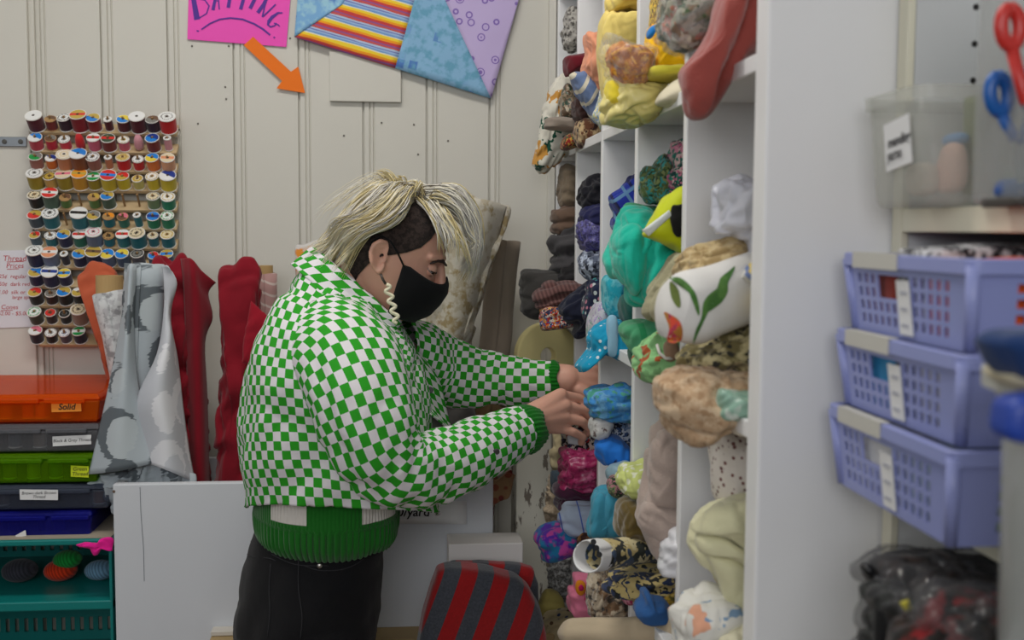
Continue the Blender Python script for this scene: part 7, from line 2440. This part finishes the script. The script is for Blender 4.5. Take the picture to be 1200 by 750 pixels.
# open front edge with its plain lining
M_lining = fabric('jacket_lining', K(120, 118, 112), var=0.1)
fe = MB()
fl = [[(452, 394), (470, 400), (486, 410), (500, 424)], [(464, 424), (482, 428), (500, 436), (514, 446)], [(478, 450), (494, 456), (508, 464), (521, 472)], [(494, 474), (506, 482), (516, 490), (528, 500)], [(508, 488), (518, 496), (526, 504), (535, 512)]]
rowsF = []
for i, r in enumerate(fl):
    rowsF.append([P(x, y, 1.935 + 0.028 * j + 0.004 * i) for j, (x, y) in enumerate(r)])
gf = [resample(catmull(r, 6, False), 24, False) for r in rowsF]
colsF = [catmull([gf[i][j] for i in range(len(gf))], 6, False) for j in range(24)]
gridF = [[colsF[j][i] for j in range(24)] for i in range(len(colsF[0]))]
gridF = [[p + Vector((0, 0.004 * ridge(p, 16, 1.0, 2), 0)) for p in r] for r in gridF]
o_ = fe.grid(gridF)
for i in range(len(gridF)):
    for j in range(24):
        fe.uv[o_ + i * 24 + j] = (0.085 * j / 23, 0.19 * i / (len(gridF) - 1))
fe.build('front_edge', M_chk, jacket, smooth=True, solid=0.003, off=0)
sheet('lining', [[P(482, 452, 1.95), P(496, 462, 1.99), P(512, 474, 2.03)], [P(486, 480, 1.93), P(504, 490, 1.99), P(522, 494, 2.04)], [P(488, 512, 1.92), P(510, 512, 1.98), P(534, 512, 2.05)]], M_lining, jacket)
M_btn = plain('button_grey', K(92, 90, 94), 0.35, metal=0.6)
for px_, py_, Yb in ((504, 457, 1.985), ):
    p = P(px_, py_, Yb - 0.012)
    MB().lathe([(0, 0), (0.006, 0), (0.006, 0.0014), (0.0045, 0.0022), (0, 0.0018)], 18, origin=p, axis=(0.25, -1, 0.1)).build('button', M_btn, jacket)
pbt = nearest_on(gs1, 581, 530, 0.001)
MB().lathe([(0, 0), (0.006, 0), (0.006, 0.0014), (0.0045, 0.0022), (0, 0.0018)], 18, origin=pbt, axis=(0.1, -1, -0.4)).build('button', M_btn, jacket)

# ribbed sweater cuffs beyond the sleeves
M_cuff = fabric('cuff_knit', K(14, 108, 20), weave=0.6, sheen=0.2, var=0.06)


def cuff(prof_, name):
    n = 132
    pts = [P(a, b, c) for a, b, c, d in prof_]
    rad = [d * c / F for a, b, c, d in prof_]
    rows_ = []
    for i, p in enumerate(pts):
        t = (pts[min(i + 1, len(pts) - 1)] - pts[max(i - 1, 0)]).normalized()
        a = (Vector((0, -1, 0)) - t * Vector((0, -1, 0)).dot(t)).normalized()
        b = t.cross(a)
        rows_.append([p + (a * math.cos(2 * PI * k / n) + b * math.sin(2 * PI * k / n)) * (rad[i] + 0.0013 * math.sin(2 * PI * k * 33 / n) + (0.003 * noise.noise(Vector((math.cos(2 * PI * k / n) * 2, math.sin(2 * PI * k / n) * 2, i)))) * (i / len(pts))) + t * 0.003 * math.sin(2 * PI * k * 5 / n) * (i == len(pts) - 1) for k in range(n)])
    gg = loft(rows_, 4)
    m_ = MB()
    m_.grid(gg, True)
    return m_.build(name, M_cuff, sweater, smooth=True, solid=0.003, off=-1)


cuff([(592, 512, 1.936, 20), (602, 509, 1.946, 23), (609, 506, 1.955, 27.5), (614, 504, 1.961, 29.5), (620, 502, 1.968, 28.5), (625, 501, 1.974, 26)], 'cuff')
cuff([(630, 446, 2.143, 17), (638, 446, 2.141, 19), (644, 446, 2.14, 23), (649, 446, 2.139, 24), (654, 446, 2.138, 22.5)], 'cuff')
# paper packet pinched in the near fingers
o = pillow('paper_packet', [(664, 512), (672, 500), (684, 506), (690, 514), (678, 522), (666, 520)], 2.055, 0.003, 0.003, plain('packet_grey', K(176, 178, 184), 0.5), amp=0.002, round_=False)
tag(o, 'small pale grey packet pinched in the fingers of the near hand', 'packet')
# ---------------------------------------------------------------- light
w = bpy.data.worlds.new('world')
SC.world = w
w.use_nodes = True
bg = w.node_tree.nodes['Background']
bg.inputs[0].default_value = (0.93, 0.97, 1.0, 1)
bg.inputs[1].default_value = 0.06


def area(name, loc, rot, sx, sy, e, c):
    l = bpy.data.lights.new(name, 'AREA')
    l.shape = 'RECTANGLE'
    l.size, l.size_y = sx, sy
    l.energy = e
    l.color = c
    o = bpy.data.objects.new(name, l)
    o.location = loc
    o.rotation_euler = [R(a) for a in rot]
    COL.objects.link(o)
    return o


area('window_light', (-2.5, 0.6, 2.2), (0, -78, 0), 1.0, 3.2, 10, (0.95, 0.98, 1.0))
area('ceiling_light', (-0.30, 1.5, 2.97), (0, 0, 0), 1.0, 0.3, 17, (1.0, 0.97, 0.92))
area('shop_window_light', (-0.6, -1.5, 2.15), (76, 0, 0), 1.8, 1.0, 27, (0.97, 0.98, 1.0))
vs = SC.view_settings
SC.display_settings.display_device = 'sRGB'
vs.view_transform = 'Standard'
vs.look = 'None'
vs.exposure = 0.0
vs.gamma = 1.0
vs.use_curve_mapping = False
